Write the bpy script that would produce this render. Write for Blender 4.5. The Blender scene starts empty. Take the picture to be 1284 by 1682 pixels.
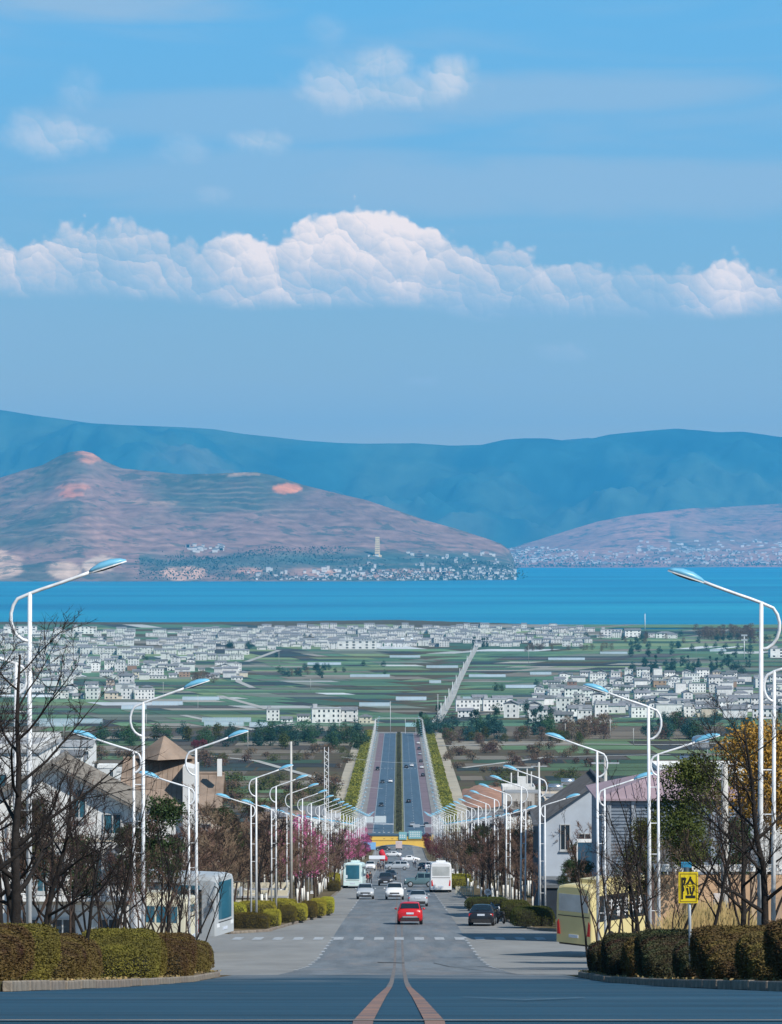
import bpy, bmesh, math, random
import numpy as np
from mathutils import Vector, Matrix
R = math.radians
rng = np.random.default_rng(7)
random.seed(7)
C = bpy.context.scene.collection
sc = bpy.context.scene

# ------------------------------------------------------------------ camera
F = 4800.0                      # focal length in photo pixels
VX, VY = 655.0, 899.0           # where the level street axis meets the horizon
CAMZ = 150.0                    # height over the lake
cd = bpy.data.cameras.new('camera')
cam = bpy.data.objects.new('camera', cd)
C.objects.link(cam)
cam.location = (0, 0, CAMZ)
cam.rotation_euler = (R(90), 0, 0)
cd.sensor_fit = 'HORIZONTAL'
cd.sensor_width = 36
cd.lens = F / 1284 * 36
cd.shift_x = (642 - VX) / 1284
cd.shift_y = (VY - 841) / 1284
cd.clip_start = 1.0
cd.clip_end = 200000
sc.camera = cam

# ------------------------------------------------------------------ colour, sun, world
sc.view_settings.view_transform = 'Standard'
sc.view_settings.look = 'None'
sc.view_settings.gamma = 1
sc.view_settings.exposure = 0.0
sc.view_settings.use_curve_mapping = False
sc.cycles.volume_bounces = 1
sc.cycles.max_bounces = 6
sc.cycles.diffuse_bounces = 2
sc.cycles.glossy_bounces = 2
sc.cycles.transparent_max_bounces = 8
SUN_EL, SUN_AZ = 43.0, 134.0    # azimuth clockwise from +Y (the view direction)
sd = Vector((math.sin(R(SUN_AZ)) * math.cos(R(SUN_EL)), math.cos(R(SUN_AZ)) * math.cos(R(SUN_EL)), math.sin(R(SUN_EL))))
sl = bpy.data.lights.new('sun', 'SUN')
sl.energy = 5.0
sl.angle = R(0.55)
sl.color = (1.0, 0.95, 0.87)
sun = bpy.data.objects.new('sun', sl)
C.objects.link(sun)
sun.rotation_euler = sd.to_track_quat('Z', 'Y').to_euler()

world = bpy.data.worlds.new('World')
sc.world = world
world.use_nodes = True
NT = world.node_tree
NT.nodes.clear()
world.cycles.sampling_method = 'MANUAL'
world.cycles.sample_map_resolution = 256

class G:
    """small helper for maths in a node tree"""
    def __init__(s, nt, dim='3D'): s.nt = nt; s.dim = dim
    def put(s, sock, v):
        if isinstance(v, bpy.types.NodeSocket): s.nt.links.new(v, sock)
        elif v is not None: sock.default_value = v
    def m(s, op, a, b=None, c=None, clamp=False):
        n = s.nt.nodes.new('ShaderNodeMath'); n.operation = op; n.use_clamp = clamp
        s.put(n.inputs[0], a); s.put(n.inputs[1], b); s.put(n.inputs[2], c)
        return n.outputs[0]
    def xyz(s, x, y, z=0.0):
        n = s.nt.nodes.new('ShaderNodeCombineXYZ')
        s.put(n.inputs[0], x); s.put(n.inputs[1], y); s.put(n.inputs[2], z)
        return n.outputs[0]
    def noise(s, v, scale, detail=5, rough=0.5, dist=0.0, lac=2.0):
        n = s.nt.nodes.new('ShaderNodeTexNoise'); n.noise_dimensions = s.dim
        s.put(n.inputs['Vector'], v)
        n.inputs['Scale'].default_value = scale; n.inputs['Detail'].default_value = detail
        n.inputs['Roughness'].default_value = rough; n.inputs['Distortion'].default_value = dist
        n.inputs['Lacunarity'].default_value = lac
        return n.outputs['Fac']
    def voro(s, v, scale, smooth=None):
        n = s.nt.nodes.new('ShaderNodeTexVoronoi'); n.voronoi_dimensions = s.dim
        s.put(n.inputs['Vector'], v); n.inputs['Scale'].default_value = scale
        if smooth is not None:
            n.feature = 'SMOOTH_F1'; n.inputs['Smoothness'].default_value = smooth
        return n.outputs['Distance']
    def mix(s, f, a, b):
        n = s.nt.nodes.new('ShaderNodeMix'); n.data_type = 'RGBA'; n.clamp_factor = True
        s.put(n.inputs[0], f)
        for i, v in ((6, a), (7, b)):
            if isinstance(v, (tuple, list)): v = tuple(v) + (1,) if len(v) == 3 else v
            s.put(n.inputs[i], v)
        return n.outputs[2]
    def ss(s, x, lo, hi):
        n = s.nt.nodes.new('ShaderNodeMapRange'); n.interpolation_type = 'SMOOTHSTEP'
        s.put(n.inputs[0], x); s.put(n.inputs[1], lo); s.put(n.inputs[2], hi)
        return n.outputs[0]
    def ramp(s, x, stops, interp='LINEAR'):
        n = s.nt.nodes.new('ShaderNodeValToRGB'); e = n.color_ramp.elements
        n.color_ramp.interpolation = interp
        while len(e) < len(stops): e.new(0.5)
        for q, (p, c) in zip(e, stops):
            q.position = p; q.color = tuple(c) + (1,) if len(c) == 3 else c
        s.put(n.inputs[0], x)
        return n.outputs[0]
    def vadd(s, a, b):
        n = s.nt.nodes.new('ShaderNodeVectorMath'); n.operation = 'ADD'
        s.put(n.inputs[0], a); s.put(n.inputs[1], b); return n.outputs[0]
    def curve(s, x, pts, x0, x1, y0, y1):
        """piecewise curve: x in [x0,x1] -> y, both mapped to 0..1 inside the node"""
        n = s.nt.nodes.new('ShaderNodeFloatCurve')
        cv = n.mapping.curves[0]
        n.mapping.use_clip = False
        P = [((px - x0) / (x1 - x0), (py - y0) / (y1 - y0)) for px, py in pts]
        while len(cv.points) < len(P): cv.points.new(0.5, 0.5)
        for q, p in zip(cv.points, P): q.location = p
        n.mapping.update()
        s.put(n.inputs['Value'], s.m('DIVIDE', s.m('SUBTRACT', x, x0), x1 - x0, clamp=True))
        return s.m('MULTIPLY_ADD', n.outputs[0], y1 - y0, y0)

g = G(NT, '2D')
tc = NT.nodes.new('ShaderNodeTexCoord')
sep = NT.nodes.new('ShaderNodeSeparateXYZ')
NT.links.new(tc.outputs['Generated'], sep.inputs[0])
dx, dy, dz = sep.outputs
az = g.m('ARCTAN2', dx, dy)
el = g.m('ARCSINE', dz)
# azimuth and elevation on a scale of 4.8 per radian: clouds keep their size all round the sky
pu = g.m('MULTIPLY_ADD', az, 4.8, 0.655)
pv = g.m('MULTIPLY_ADD', el, -4.8, 0.899)
P0 = g.xyz(pu, pv, 0.3)
sky = NT.nodes.new('ShaderNodeTexSky')
sky.sky_type = 'NISHITA'
sky.sun_disc = False
sky.sun_elevation = R(SUN_EL)
sky.sun_rotation = R(SUN_AZ)
sky.altitude = 2000
sky.air_density = 1.0
sky.dust_density = 0.35
sky.ozone_density = 3.0
hs = NT.nodes.new('ShaderNodeMix'); hs.data_type = 'RGBA'; hs.blend_type = 'MULTIPLY'
hs.inputs[0].default_value = 1.0
NT.links.new(sky.outputs[0], hs.inputs[6])
hs.inputs[7].default_value = (0.74, 1.13, 1.19, 1)
# the air low over the horizon is milky: same all round the sky, fading out by 20 degrees
edeg = g.m('DIVIDE', el, R(1))
low = g.ramp(g.m('DIVIDE', edeg, 12.0, clamp=True), [(0.0, (7.4, 6.3, 4.7)), (0.14, (6.8, 6.1, 4.9)), (0.30, (4.6, 5.6, 5.9)), (0.45, (3.1, 5.2, 6.8)), (0.66, (2.1, 4.9, 7.7)), (0.90, (1.6, 4.8, 8.3))])
skycol = g.mix(g.ss(edeg, 22.0, 9.0), hs.outputs[2], low)

n_big = g.noise(P0, 9.0, 7, 0.58)
n_mid = g.noise(P0, 26.0, 5, 0.55)
wx = g.noise(g.vadd(P0, (5.1, 2.3, 0)), 16.0, 4, 0.55)
Pw = g.vadd(P0, g.xyz(g.m('MULTIPLY', g.m('SUBTRACT', n_mid, 0.5), 0.022), g.m('MULTIPLY', g.m('SUBTRACT', wx, 0.5), 0.030), 0))
def cell(scale, off):
    """one size of billow: rounded distance to the billow's centre, and how far a point lies on its sunny side"""
    n = NT.nodes.new('ShaderNodeTexVoronoi'); n.voronoi_dimensions = '2D'; n.feature = 'F1'
    P_ = g.vadd(Pw, (off, off * .7, 0))
    g.put(n.inputs['Vector'], P_); n.inputs['Scale'].default_value = scale; n.inputs['Randomness'].default_value = 0.9
    d = NT.nodes.new('ShaderNodeVectorMath'); d.operation = 'SUBTRACT'
    NT.links.new(P_, d.inputs[0]); NT.links.new(n.outputs['Position'], d.inputs[1])
    e = NT.nodes.new('ShaderNodeVectorMath'); e.operation = 'DOT_PRODUCT'
    NT.links.new(d.outputs[0], e.inputs[0]); e.inputs[1].default_value = (0.55 * scale, -0.83 * scale, 0)
    return n.outputs['Distance'], e.outputs['Value']
cells = [cell(7.0, 3.1), cell(15.0, 7.7), cell(33.0, 1.3), cell(72.0, 4.9)]
fuzz = None
for (d_, s_), am in zip(cells, (0.044, 0.028, 0.016, 0.009)):
    v = g.m('MULTIPLY', g.m('SUBTRACT', 0.42, d_), am)
    fuzz = v if fuzz is None else g.m('ADD', fuzz, v)
bill = None
for (d_, s_), am in zip(cells, (0.42, 0.46, 0.30, 0.16)):
    v = g.m('MULTIPLY', s_, am)
    bill = v if bill is None else g.m('ADD', bill, v)

TOP = [(-5.0, .47), (-2.6, .40), (-1.6, .46), (-.8, .39), (-.3, .42), (0, .375), (.055, .385), (.10, .362), (.17, .366), (.24, .385), (.30, .398), (.35, .415), (.39, .383), (.45, .385), (.50, .372), (.53, .352), (.60, .342), (.655, .349), (.70, .372), (.745, .382), (.79, .40), (.87, .408), (.95, .425), (1.04, .432), (1.12, .450), (1.16, .430), (1.20, .422), (1.25, .432), (1.32, .46), (1.6, .44), (2.0, .41), (2.8, .46), (3.8, .42), (6.0, .47)]
top = g.curve(pu, TOP, -6.0, 6.0, 0.2, 0.7)
BOT = [(-5.0, .50), (-1.0, .485), (0, .49), (.3, .492), (.35, .503), (.70, .505), (.78, .524), (1.0, .522), (1.24, .522), (1.3, .51), (2.2, .50), (6.0, .50)]
bot = g.curve(pu, BOT, -6.0, 6.0, 0.2, 0.7)
tdist = g.m('ADD', g.m('SUBTRACT', pv, top), fuzz)
topmask = g.ss(g.m('ADD', tdist, g.m('MULTIPLY', g.m('SUBTRACT', n_big, 0.5), 0.02)), -0.004, 0.011)
botmask = g.ss(g.m('ADD', g.m('SUBTRACT', bot, pv), g.m('MULTIPLY', g.m('SUBTRACT', n_big, 0.5), 0.012)), -0.010, 0.014)
band = g.m('MULTIPLY', topmask, botmask)
THIN = [(-5, .6), (-.2, .85), (0, .95), (.25, .85), (.33, .72), (.38, .97), (.70, 1), (.80, .88), (.95, .72), (1.08, .62), (1.13, .9), (1.26, .95), (1.32, .5), (2, .8), (6, .6)]
band = g.m('MULTIPLY', band, g.curve(pu, THIN, -6.0, 6.0, 0.0, 1.2))

def blob(cx, cy, rx, ry, dens, soft=0.9, k=9.0):
    a = g.m('DIVIDE', g.m('SUBTRACT', pu, cx), rx)
    b = g.m('DIVIDE', g.m('SUBTRACT', pv, cy), ry)
    r = g.m('SQRT', g.m('ADD', g.m('MULTIPLY', a, a), g.m('MULTIPLY', b, b)))
    r = g.m('SUBTRACT', r, g.m('MULTIPLY', fuzz, k))
    r = g.m('ADD', r, g.m('MULTIPLY', g.m('SUBTRACT', n_big, 0.5), 1.15))
    return g.m('MULTIPLY', g.ss(r, 1.15, 1.15 - soft), dens)
blobs = None
for b in [(.55, .142, .095, .048, .62), (.62, .112, .07, .036, .62), (.735, .132, .058, .045, .85), (.65, .155, .14, .034, .60),
          (.115, .230, .105, .034, .62), (.055, .215, .04, .028, .35), (.13, .165, .04, .04, .25), (.423, .238, .05, .026, .68), (.30, .25, .05, .024, .35),
          (.35, .325, .035, .015, .3), (.54, .06, .05, .03, .2), (.92, .58, .06, .018, .22), (.69, .627, .03, .01, .2), (.70, .0, .05, .008, .3),
          (-.35, .16, .2, .06, .6), (1.62, .20, .25, .07, .6), (2.4, .1, .3, .08, .7), (-1.2, .2, .35, .08, .6), (-2.4, .15, .3, .07, .7), (3.6, .18, .4, .09, .6)]:
    v = blob(*b)
    blobs = v if blobs is None else g.m('MAXIMUM', blobs, v)
# thin veils
PS = g.xyz(g.m('MULTIPLY', pu, 0.42), g.m('MULTIPLY', pv, 2.6), 0.8)
nv = g.noise(PS, 3.2, 6, 0.55, 0.4)
def veil(cx, cy, rx, ry, dens):
    a = g.m('DIVIDE', g.m('SUBTRACT', pu, cx), rx)
    b = g.m('DIVIDE', g.m('SUBTRACT', pv, cy), ry)
    r = g.m('ADD', g.m('MULTIPLY', a, a), g.m('MULTIPLY', b, b))
    r = g.m('ADD', r, g.m('MULTIPLY', g.m('SUBTRACT', nv, 0.5), 4.2))
    return g.m('MULTIPLY', g.ss(r, 1.5, -0.3), dens)
veils = g.m('MULTIPLY', g.ss(nv, 0.42, 0.75), 0.26)
for b in [(.06, .018, .34, .038, .60), (.95, .17, .38, .045, .48), (1.0, .31, .60, .055, .52), (.42, .20, .32, .04, .38), (.45, .3, .55, .05, .40), (2.2, .3, .8, .06, .25), (-1.1, .3, .8, .06, .25)]:
    veils = g.m('MAXIMUM', veils, veil(*b))

# light and shade of the billows (the sky is seen, not lit: its clouds carry their own light)
hgt = g.m('DIVIDE', g.m('SUBTRACT', bot, pv), g.m('SUBTRACT', bot, g.m('SUBTRACT', top, 0.01)))
body_n = g.noise(g.vadd(P0, (3.3, 1.7, 0)), 4.5, 5, 0.55)
lit = g.m('ADD', g.m('MULTIPLY', bill, 0.60), g.m('MULTIPLY_ADD', hgt, 0.42, 0.27))
lit = g.m('ADD', lit, g.m('MULTIPLY', g.m('SUBTRACT', body_n, 0.5), 1.1))
lit = g.m('ADD', lit, g.m('MULTIPLY', g.m('SUBTRACT', n_big, 0.5), 0.35))
WARM = [(-6, .0), (-.2, .0), (.05, .06), (.2, -.02), (.32, -.10), (.42, .10), (.60, .20), (.72, .05), (.82, -.12), (1.05, -.20), (1.14, .02), (1.22, .18), (1.3, 0), (6, 0)]
lit = g.m('ADD', lit, g.curve(pu, WARM, -6.0, 6.0, -0.5, 0.5))
band = g.m('MULTIPLY', band, g.m('ADD', g.m('MULTIPLY', g.ss(hgt, -0.1, 0.5), 0.40), g.m('MULTIPLY_ADD', body_n, 0.7, 0.42), clamp=True))
rel = bill
K = 10.0
ccol = g.ramp(lit, [(0.0, (.42, .56, .69)), (0.30, (.56, .65, .74)), (0.56, (.82, .77, .78)), (0.94, (1.30, 1.06, .93))])
csc = NT.nodes.new('ShaderNodeVectorMath'); csc.operation = 'SCALE'
NT.links.new(ccol, csc.inputs[0]); csc.inputs[3].default_value = K
bcol = g.ramp(g.m('ADD', g.m('MULTIPLY', rel, 0.7), 0.5), [(0.2, (.44, .61, .76)), (0.8, (.80, .80, .85))])
bsc = NT.nodes.new('ShaderNodeVectorMath'); bsc.operation = 'SCALE'
NT.links.new(bcol, bsc.inputs[0]); bsc.inputs[3].default_value = K
c1 = g.mix(veils, skycol, (4.6, 5.7, 7.0))
c2 = g.mix(blobs, c1, bsc.outputs[0])
c3 = g.mix(band, c2, csc.outputs[0])
bg = NT.nodes.new('ShaderNodeBackground')
bg.inputs['Strength'].default_value = 0.10
NT.links.new(c3, bg.inputs['Color'])
wo = NT.nodes.new('ShaderNodeOutputWorld')
NT.links.new(bg.outputs[0], wo.inputs[0])

# ------------------------------------------------------------------ the ground profile along the street
PROF = [(-60, -4.0), (-20, -.6), (0, 1.5), (8, 1.9), (16, 2.6), (30, 4.63), (45, 6.83), (60, 9.03), (80, 11.9), (100, 14.62), (111, 16.12),
        (131, 18.8), (149, 20.95), (179, 24.0), (190, 25.05), (215, 27.5), (336, 39.8), (750, 80.0), (890, 91.4),
        (990, 96.7), (1200, 101.5), (1780, 113.6), (2200, 124.2), (2700, 137.0), (3200, 146.0), (4000, 148.0), (6400, 149.2)]
def H(d):
    if d <= PROF[0][0]: return PROF[0][1]
    for (a, ha), (b, hb) in zip(PROF, PROF[1:]):
        if d <= b: return ha + (hb - ha) * (d - a) / (b - a)
    return PROF[-1][1]
def gz(d): return CAMZ - H(d)
def dist_at(y):
    """distance at which the street ground appears on photo row y"""
    lo, hi = 10.0, 6400.0
    for _ in range(50):
        m = (lo + hi) / 2
        if VY + F * H(m) / m > y: lo = m
        else: hi = m
    return lo
def at(x, y):
    d = dist_at(y)
    return Vector(((x - VX) / F * d, d, gz(d)))
def up(x, y, d): return Vector(((x - VX) / F * d, d, CAMZ - (y - VY) / F * d))

# ------------------------------------------------------------------ materials
MATS = {}
def mat(name, col, rough=0.7, var=0.25, scale=3.0, bump=0.0, metal=0.0, spec=0.5, col2=None, coords='Object', stretch=None, detail=5, emit=None, rnd=0.0, stain=0.0):
    if name in MATS: return MATS[name]
    m = bpy.data.materials.new(name); m.use_nodes = True
    nt = m.node_tree; q = G(nt); b = nt.nodes['Principled BSDF']
    t = nt.nodes.new('ShaderNodeTexCoord')
    vec = t.outputs[coords]
    if coords == 'World':
        vec = None
    if stretch:
        mp = nt.nodes.new('ShaderNodeMapping'); mp.inputs['Scale'].default_value = stretch
        nt.links.new(vec, mp.inputs[0]); vec = mp.outputs[0]
    lo = col2 if col2 else tuple(c * (1 - var) for c in col)
    hi = tuple(min(1, c * (1 + var)) for c in col)
    n = q.noise(vec, scale, detail, 0.6)
    c = q.ramp(n, [(0.3, lo), (0.7, hi)])
    if stain > 0:
        mp2 = nt.nodes.new('ShaderNodeMapping'); mp2.inputs['Scale'].default_value = (1.6, 1.6, .22)
        nt.links.new(t.outputs['Object'], mp2.inputs[0])
        sn = q.ss(q.noise(mp2.outputs[0], 1.1, 7, 0.68), .50, .74)
        c = q.mix(q.m('MULTIPLY', sn, stain), c, (.20, .19, .17))
    if rnd > 0:
        oi = nt.nodes.new('ShaderNodeObjectInfo')
        hv = nt.nodes.new('ShaderNodeHueSaturation')
        nt.links.new(c, hv.inputs['Color'])
        nt.links.new(q.m('MULTIPLY_ADD', oi.outputs['Random'], rnd, 1 - rnd / 2), hv.inputs['Value'])
        nt.links.new(q.m('MULTIPLY_ADD', oi.outputs['Random'], rnd * 0.12, 0.5 - rnd * 0.06), hv.inputs['Hue'])
        c = hv.outputs[0]
    nt.links.new(c, b.inputs['Base Color'])
    b.inputs['Roughness'].default_value = rough
    b.inputs['Metallic'].default_value = metal
    b.inputs['Specular IOR Level'].default_value = spec
    if bump:
        bp = nt.nodes.new('ShaderNodeBump'); bp.inputs['Strength'].default_value = min(1, bump)
        bp.inputs['Distance'].default_value = 0.05
        nt.links.new(q.noise(vec, scale * 5, 4, 0.6), bp.inputs['Height'])
        nt.links.new(bp.outputs[0], b.inputs['Normal'])
    if emit:
        b.inputs['Emission Color'].default_value = (*emit, 1); b.inputs['Emission Strength'].default_value = 1
    MATS[name] = m
    return m

# ------------------------------------------------------------------ mesh helpers
class MB:
    def __init__(s): s.v = []; s.f = []
    def add(s, vs, fs):
        o = len(s.v); s.v.extend([tuple(v) for v in vs]); s.f.extend([tuple(i + o for i in f) for f in fs]); return s
    def box(s, x0, x1, y0, y1, z0, z1):
        vs = [(x0, y0, z0), (x1, y0, z0), (x1, y1, z0), (x0, y1, z0), (x0, y0, z1), (x1, y0, z1), (x1, y1, z1), (x0, y1, z1)]
        return s.add(vs, [(0, 3, 2, 1), (4, 5, 6, 7), (0, 1, 5, 4), (1, 2, 6, 5), (2, 3, 7, 6), (3, 0, 4, 7)])
    def quad(s, a, b, c, d): return s.add([a, b, c, d], [(0, 1, 2, 3)])
    def slab(s, a, b, c, d, t):
        """a quad a-b-c-d given thickness t along its own normal"""
        a, b, c, d = map(Vector, (a, b, c, d))
        n = (b - a).cross(d - a).normalized() * t
        vs = [a - n, b - n, c - n, d - n, a, b, c, d]
        return s.add(vs, [(0, 3, 2, 1), (4, 5, 6, 7), (0, 1, 5, 4), (1, 2, 6, 5), (2, 3, 7, 6), (3, 0, 4, 7)])
    def tube(s, pts, rad, n=8, cap=True):
        pts = [Vector(p) for p in pts]
        if not hasattr(rad, '__len__'): rad = [rad] * len(pts)
        o = len(s.v); k = len(pts)
        ref = Vector((0.123, 0.987, 0.1)).normalized()
        for i, p in enumerate(pts):
            t = (pts[min(i + 1, k - 1)] - pts[max(i - 1, 0)]).normalized()
            rr = ref if abs(t.dot(ref)) < 0.95 else Vector((1, 0, 0))
            u = t.cross(rr).normalized(); w = t.cross(u)
            for j in range(n):
                a = 2 * math.pi * j / n
                s.v.append(tuple(p + (u * math.cos(a) + w * math.sin(a)) * rad[i]))
        for i in range(k - 1):
            for j in range(n):
                a = o + i * n + j; b = o + i * n + (j + 1) % n
                s.f.append((a, b, b + n, a + n))
        if cap:
            s.f.append(tuple(o + j for j in range(n))[::-1]); s.f.append(tuple(o + (k - 1) * n + j for j in range(n)))
        return s
    def cyl(s, c, r, h, n=16, axis='Z', r2=None):
        c = Vector(c); e = {'X': Vector((h, 0, 0)), 'Y': Vector((0, h, 0)), 'Z': Vector((0, 0, h))}[axis]
        return s.tube([c, c + e], [r, r if r2 is None else r2], n)
    def loft(s, rings, cap=True):
        n = len(rings[0]); o = len(s.v)
        for r in rings: s.v.extend([tuple(p) for p in r])
        for i in range(len(rings) - 1):
            for j in range(n):
                a = o + i * n + j; b = o + i * n + (j + 1) % n
                s.f.append((a, b, b + n, a + n))
        if cap:
            s.f.append(tuple(o + j for j in range(n))[::-1]); s.f.append(tuple(o + (len(rings) - 1) * n + j for j in range(n)))
        return s
    def ell(s, c, rx, ry, rz, n=12, m=8):
        rings = []
        for i in range(1, m):
            th = math.pi * i / m
            rings.append([(c[0] + rx * math.sin(th) * math.cos(2 * math.pi * j / n), c[1] + ry * math.sin(th) * math.sin(2 * math.pi * j / n), c[2] - rz * math.cos(th)) for j in range(n)])
        return s.loft(rings)
    def mesh(s, name, m, smooth=False):
        me = bpy.data.meshes.new(name)
        me.from_pydata(s.v, [], s.f)
        if m: me.materials.append(m)
        if smooth: me.shade_smooth()
        me.update()
        return me
    def build(s, name, m, parent=None, smooth=False, loc=None):
        o = bpy.data.objects.new(name, s.mesh(name, m, smooth))
        C.objects.link(o)
        if parent: o.parent = parent; KIDS.setdefault(parent.name, []).append(o)
        if loc: o.location = loc
        return o
def link(name, me, parent=None, loc=None):
    o = bpy.data.objects.new(name, me); C.objects.link(o)
    if parent: o.parent = parent; KIDS.setdefault(parent.name, []).append(o)
    if loc: o.location = loc
    return o
KIDS = {}

def empty(name, loc, rz=0.0):
    o = bpy.data.objects.new(name, None); C.objects.link(o)
    o.location = loc; o.rotation_euler = (0, 0, rz); o.empty_display_size = 0.5
    return o
def tag(o, label=None, cat=None, group=None, kind=None):
    if label: o['label'] = label
    if cat: o['category'] = cat
    if group: o['group'] = group
    if kind: o['kind'] = kind
    return o
def struct(o, label, cat='ground'):
    o['kind'] = 'structure'; o['label'] = label; o['category'] = cat
    return o
def kids(o): return KIDS.get(o.name, [])
def copy_tree(o, parent=None):
    ch = kids(o)
    c = o.copy(); C.objects.link(c)
    if parent: c.parent = parent
    KIDS[c.name] = [copy_tree(k, c) for k in ch]
    return c
used = set()
def inst(proto, loc, rz=0.0, scale=None, label=None, group=None, mats=None):
    """the first use moves the prototype itself, later ones copy it with its parts"""
    if proto.name not in used:
        used.add(proto.name); o = proto
        INST_SRC[proto.name] = None
    else:
        o = copy_tree(proto)
        used.add(o.name)
    o.location = loc; o.rotation_euler = (0, 0, rz)
    if scale is not None: o.scale = scale if hasattr(scale, '__len__') else (scale,) * 3
    if label: o['label'] = label
    if group: o['group'] = group
    elif 'group' in o and group == '': del o['group']
    if mats:
        for k in [o] + kids(o):
            nm = k.name.split('.')[0]
            if nm in mats and k.type == 'MESH':
                k.material_slots[0].link = 'OBJECT'
                k.material_slots[0].material = mats[nm]
    return o
INST_SRC = {}
ORD = ['first', 'second', 'third', 'fourth', 'fifth', 'sixth', 'seventh', 'eighth', 'ninth', 'tenth', 'eleventh', 'twelfth', 'thirteenth', 'fourteenth', 'fifteenth', 'sixteenth', 'seventeenth', 'eighteenth', 'nineteenth']
TENS = {2: 'twenty', 3: 'thirty', 4: 'forty', 5: 'fifty', 6: 'sixty', 7: 'seventy', 8: 'eighty', 9: 'ninety'}
def ordi(k):
    """k counted from 1"""
    if k <= 19: return ORD[k - 1]
    if k >= 100: return 'hundred and ' + ordi(k - 100) if k > 100 else 'hundredth'
    t, u = divmod(k, 10)
    return TENS[t][:-1] + 'ieth' if u == 0 else TENS[t] + '-' + ORD[u - 1]

def leafmesh(name, centers, size, m, flat=0.0, aspect=0.6):
    """thousands of small leaf quads with random facing, built with numpy"""
    N = len(centers)
    a = rng.normal(size=(N, 3)); a[:, 2] *= (1 - flat); a /= np.linalg.norm(a, axis=1)[:, None] + 1e-9
    b = rng.normal(size=(N, 3)); b = np.cross(a, b); b /= np.linalg.norm(b, axis=1)[:, None] + 1e-9
    s = (size * rng.uniform(0.6, 1.3, N))[:, None] if np.isscalar(size) else size[:, None]
    c = np.asarray(centers)
    v = np.empty((N, 4, 3))
    v[:, 0] = c - a * s * .5; v[:, 1] = c + b * s * aspect * .5; v[:, 2] = c + a * s * .5; v[:, 3] = c - b * s * aspect * .5
    me = bpy.data.meshes.new(name)
    me.vertices.add(N * 4); me.vertices.foreach_set('co', v.reshape(-1))
    me.loops.add(N * 4); me.loops.foreach_set('vertex_index', np.arange(N * 4, dtype=np.int32))
    me.polygons.add(N); me.polygons.foreach_set('loop_start', np.arange(0, N * 4, 4, dtype=np.int32))
    me.update(); me.materials.append(m)
    return me
def gridmesh(name, V, nu, nv, m, cols=None, smooth=True):
    me = bpy.data.meshes.new(name)
    me.vertices.add(nu * nv); me.vertices.foreach_set('co', np.asarray(V, dtype=np.float64).reshape(-1))
    i = np.arange((nu - 1) * (nv - 1)); r = i // (nu - 1); c = i % (nu - 1)
    a = r * nu + c
    q = np.stack([a, a + 1, a + 1 + nu, a + nu], 1).astype(np.int32)
    me.loops.add(len(q) * 4); me.loops.foreach_set('vertex_index', q.reshape(-1))
    me.polygons.add(len(q)); me.polygons.foreach_set('loop_start', np.arange(0, len(q) * 4, 4, dtype=np.int32))
    me.update()
    if cols is not None:
        at_ = me.color_attributes.new('Col', 'FLOAT_COLOR', 'POINT')
        at_.data.foreach_set('color', np.concatenate([cols, np.ones((len(cols), 1))], 1).astype(np.float32).reshape(-1))
    if smooth: me.shade_smooth()
    me.materials.append(m)
    return me
def attrmat(name, rough=0.9, nscale=0.02, namp=0.3, coords='Object', spec=0.2, terr=0.0, scrub=0.0):
    m = bpy.data.materials.new(name); m.use_nodes = True; nt = m.node_tree; q = G(nt)
    b = nt.nodes['Principled BSDF']
    a = nt.nodes.new('ShaderNodeAttribute'); a.attribute_name = 'Col'
    t = nt.nodes.new('ShaderNodeTexCoord')
    n = q.noise(t.outputs[coords], nscale, 8, 0.62)
    hv = nt.nodes.new('ShaderNodeHueSaturation'); nt.links.new(a.outputs['Color'], hv.inputs['Color'])
    nt.links.new(q.m('MULTIPLY_ADD', n, namp * 3, 1 - namp * 1.5), hv.inputs['Value'])
    out = hv.outputs[0]
    if terr:
        sp = nt.nodes.new('ShaderNodeSeparateXYZ'); nt.links.new(t.outputs[coords], sp.inputs[0])
        n2 = q.noise(t.outputs[coords], 0.0016, 6, 0.6)
        w = q.m('SINE', q.m('ADD', q.m('MULTIPLY', sp.outputs[2], 0.20), q.m('MULTIPLY', n2, 26.0)))
        msk = q.ss(q.noise(t.outputs[coords], 0.0031, 4, 0.6), .42, .62)
        out = q.mix(q.m('MULTIPLY', q.m('MULTIPLY', q.ss(w, .1, .9), msk), terr), out, (.52, .33, .26))
        out = q.mix(q.m('MULTIPLY', q.m('MULTIPLY', q.ss(w, -.3, -.95), msk), terr), out, (.07, .06, .055))
    if scrub:
        s1 = q.ss(q.noise(t.outputs[coords], 0.0052, 8, 0.72), .53, .60)
        out = q.mix(q.m('MULTIPLY', s1, scrub), out, (.035, .07, .055))
    nt.links.new(out, b.inputs['Base Color'])
    b.inputs['Roughness'].default_value = rough; b.inputs['Specular IOR Level'].default_value = spec
    return m

def fbm2(x, y, seed=0, octaves=5, per=1.0):
    """cheap value noise for numpy arrays, 0..1"""
    r = np.random.default_rng(seed); T = r.random((256, 256))
    tot = np.zeros_like(x, dtype=float); amp = 0.5; norm = 0
    for o in range(octaves):
        X = x * per * 2 ** o + 17.3 * o; Y = y * per * 2 ** o + 9.1 * o
        xi = np.floor(X).astype(int); yi = np.floor(Y).astype(int); fx = X - xi; fy = Y - yi
        fx = fx * fx * (3 - 2 * fx); fy = fy * fy * (3 - 2 * fy)
        g00 = T[xi % 256, yi % 256]; g10 = T[(xi + 1) % 256, yi % 256]; g01 = T[xi % 256, (yi + 1) % 256]; g11 = T[(xi + 1) % 256, (yi + 1) % 256]
        tot += amp * ((g00 * (1 - fx) + g10 * fx) * (1 - fy) + (g01 * (1 - fx) + g11 * fx) * fy); norm += amp; amp *= 0.5
    return tot / norm

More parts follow.
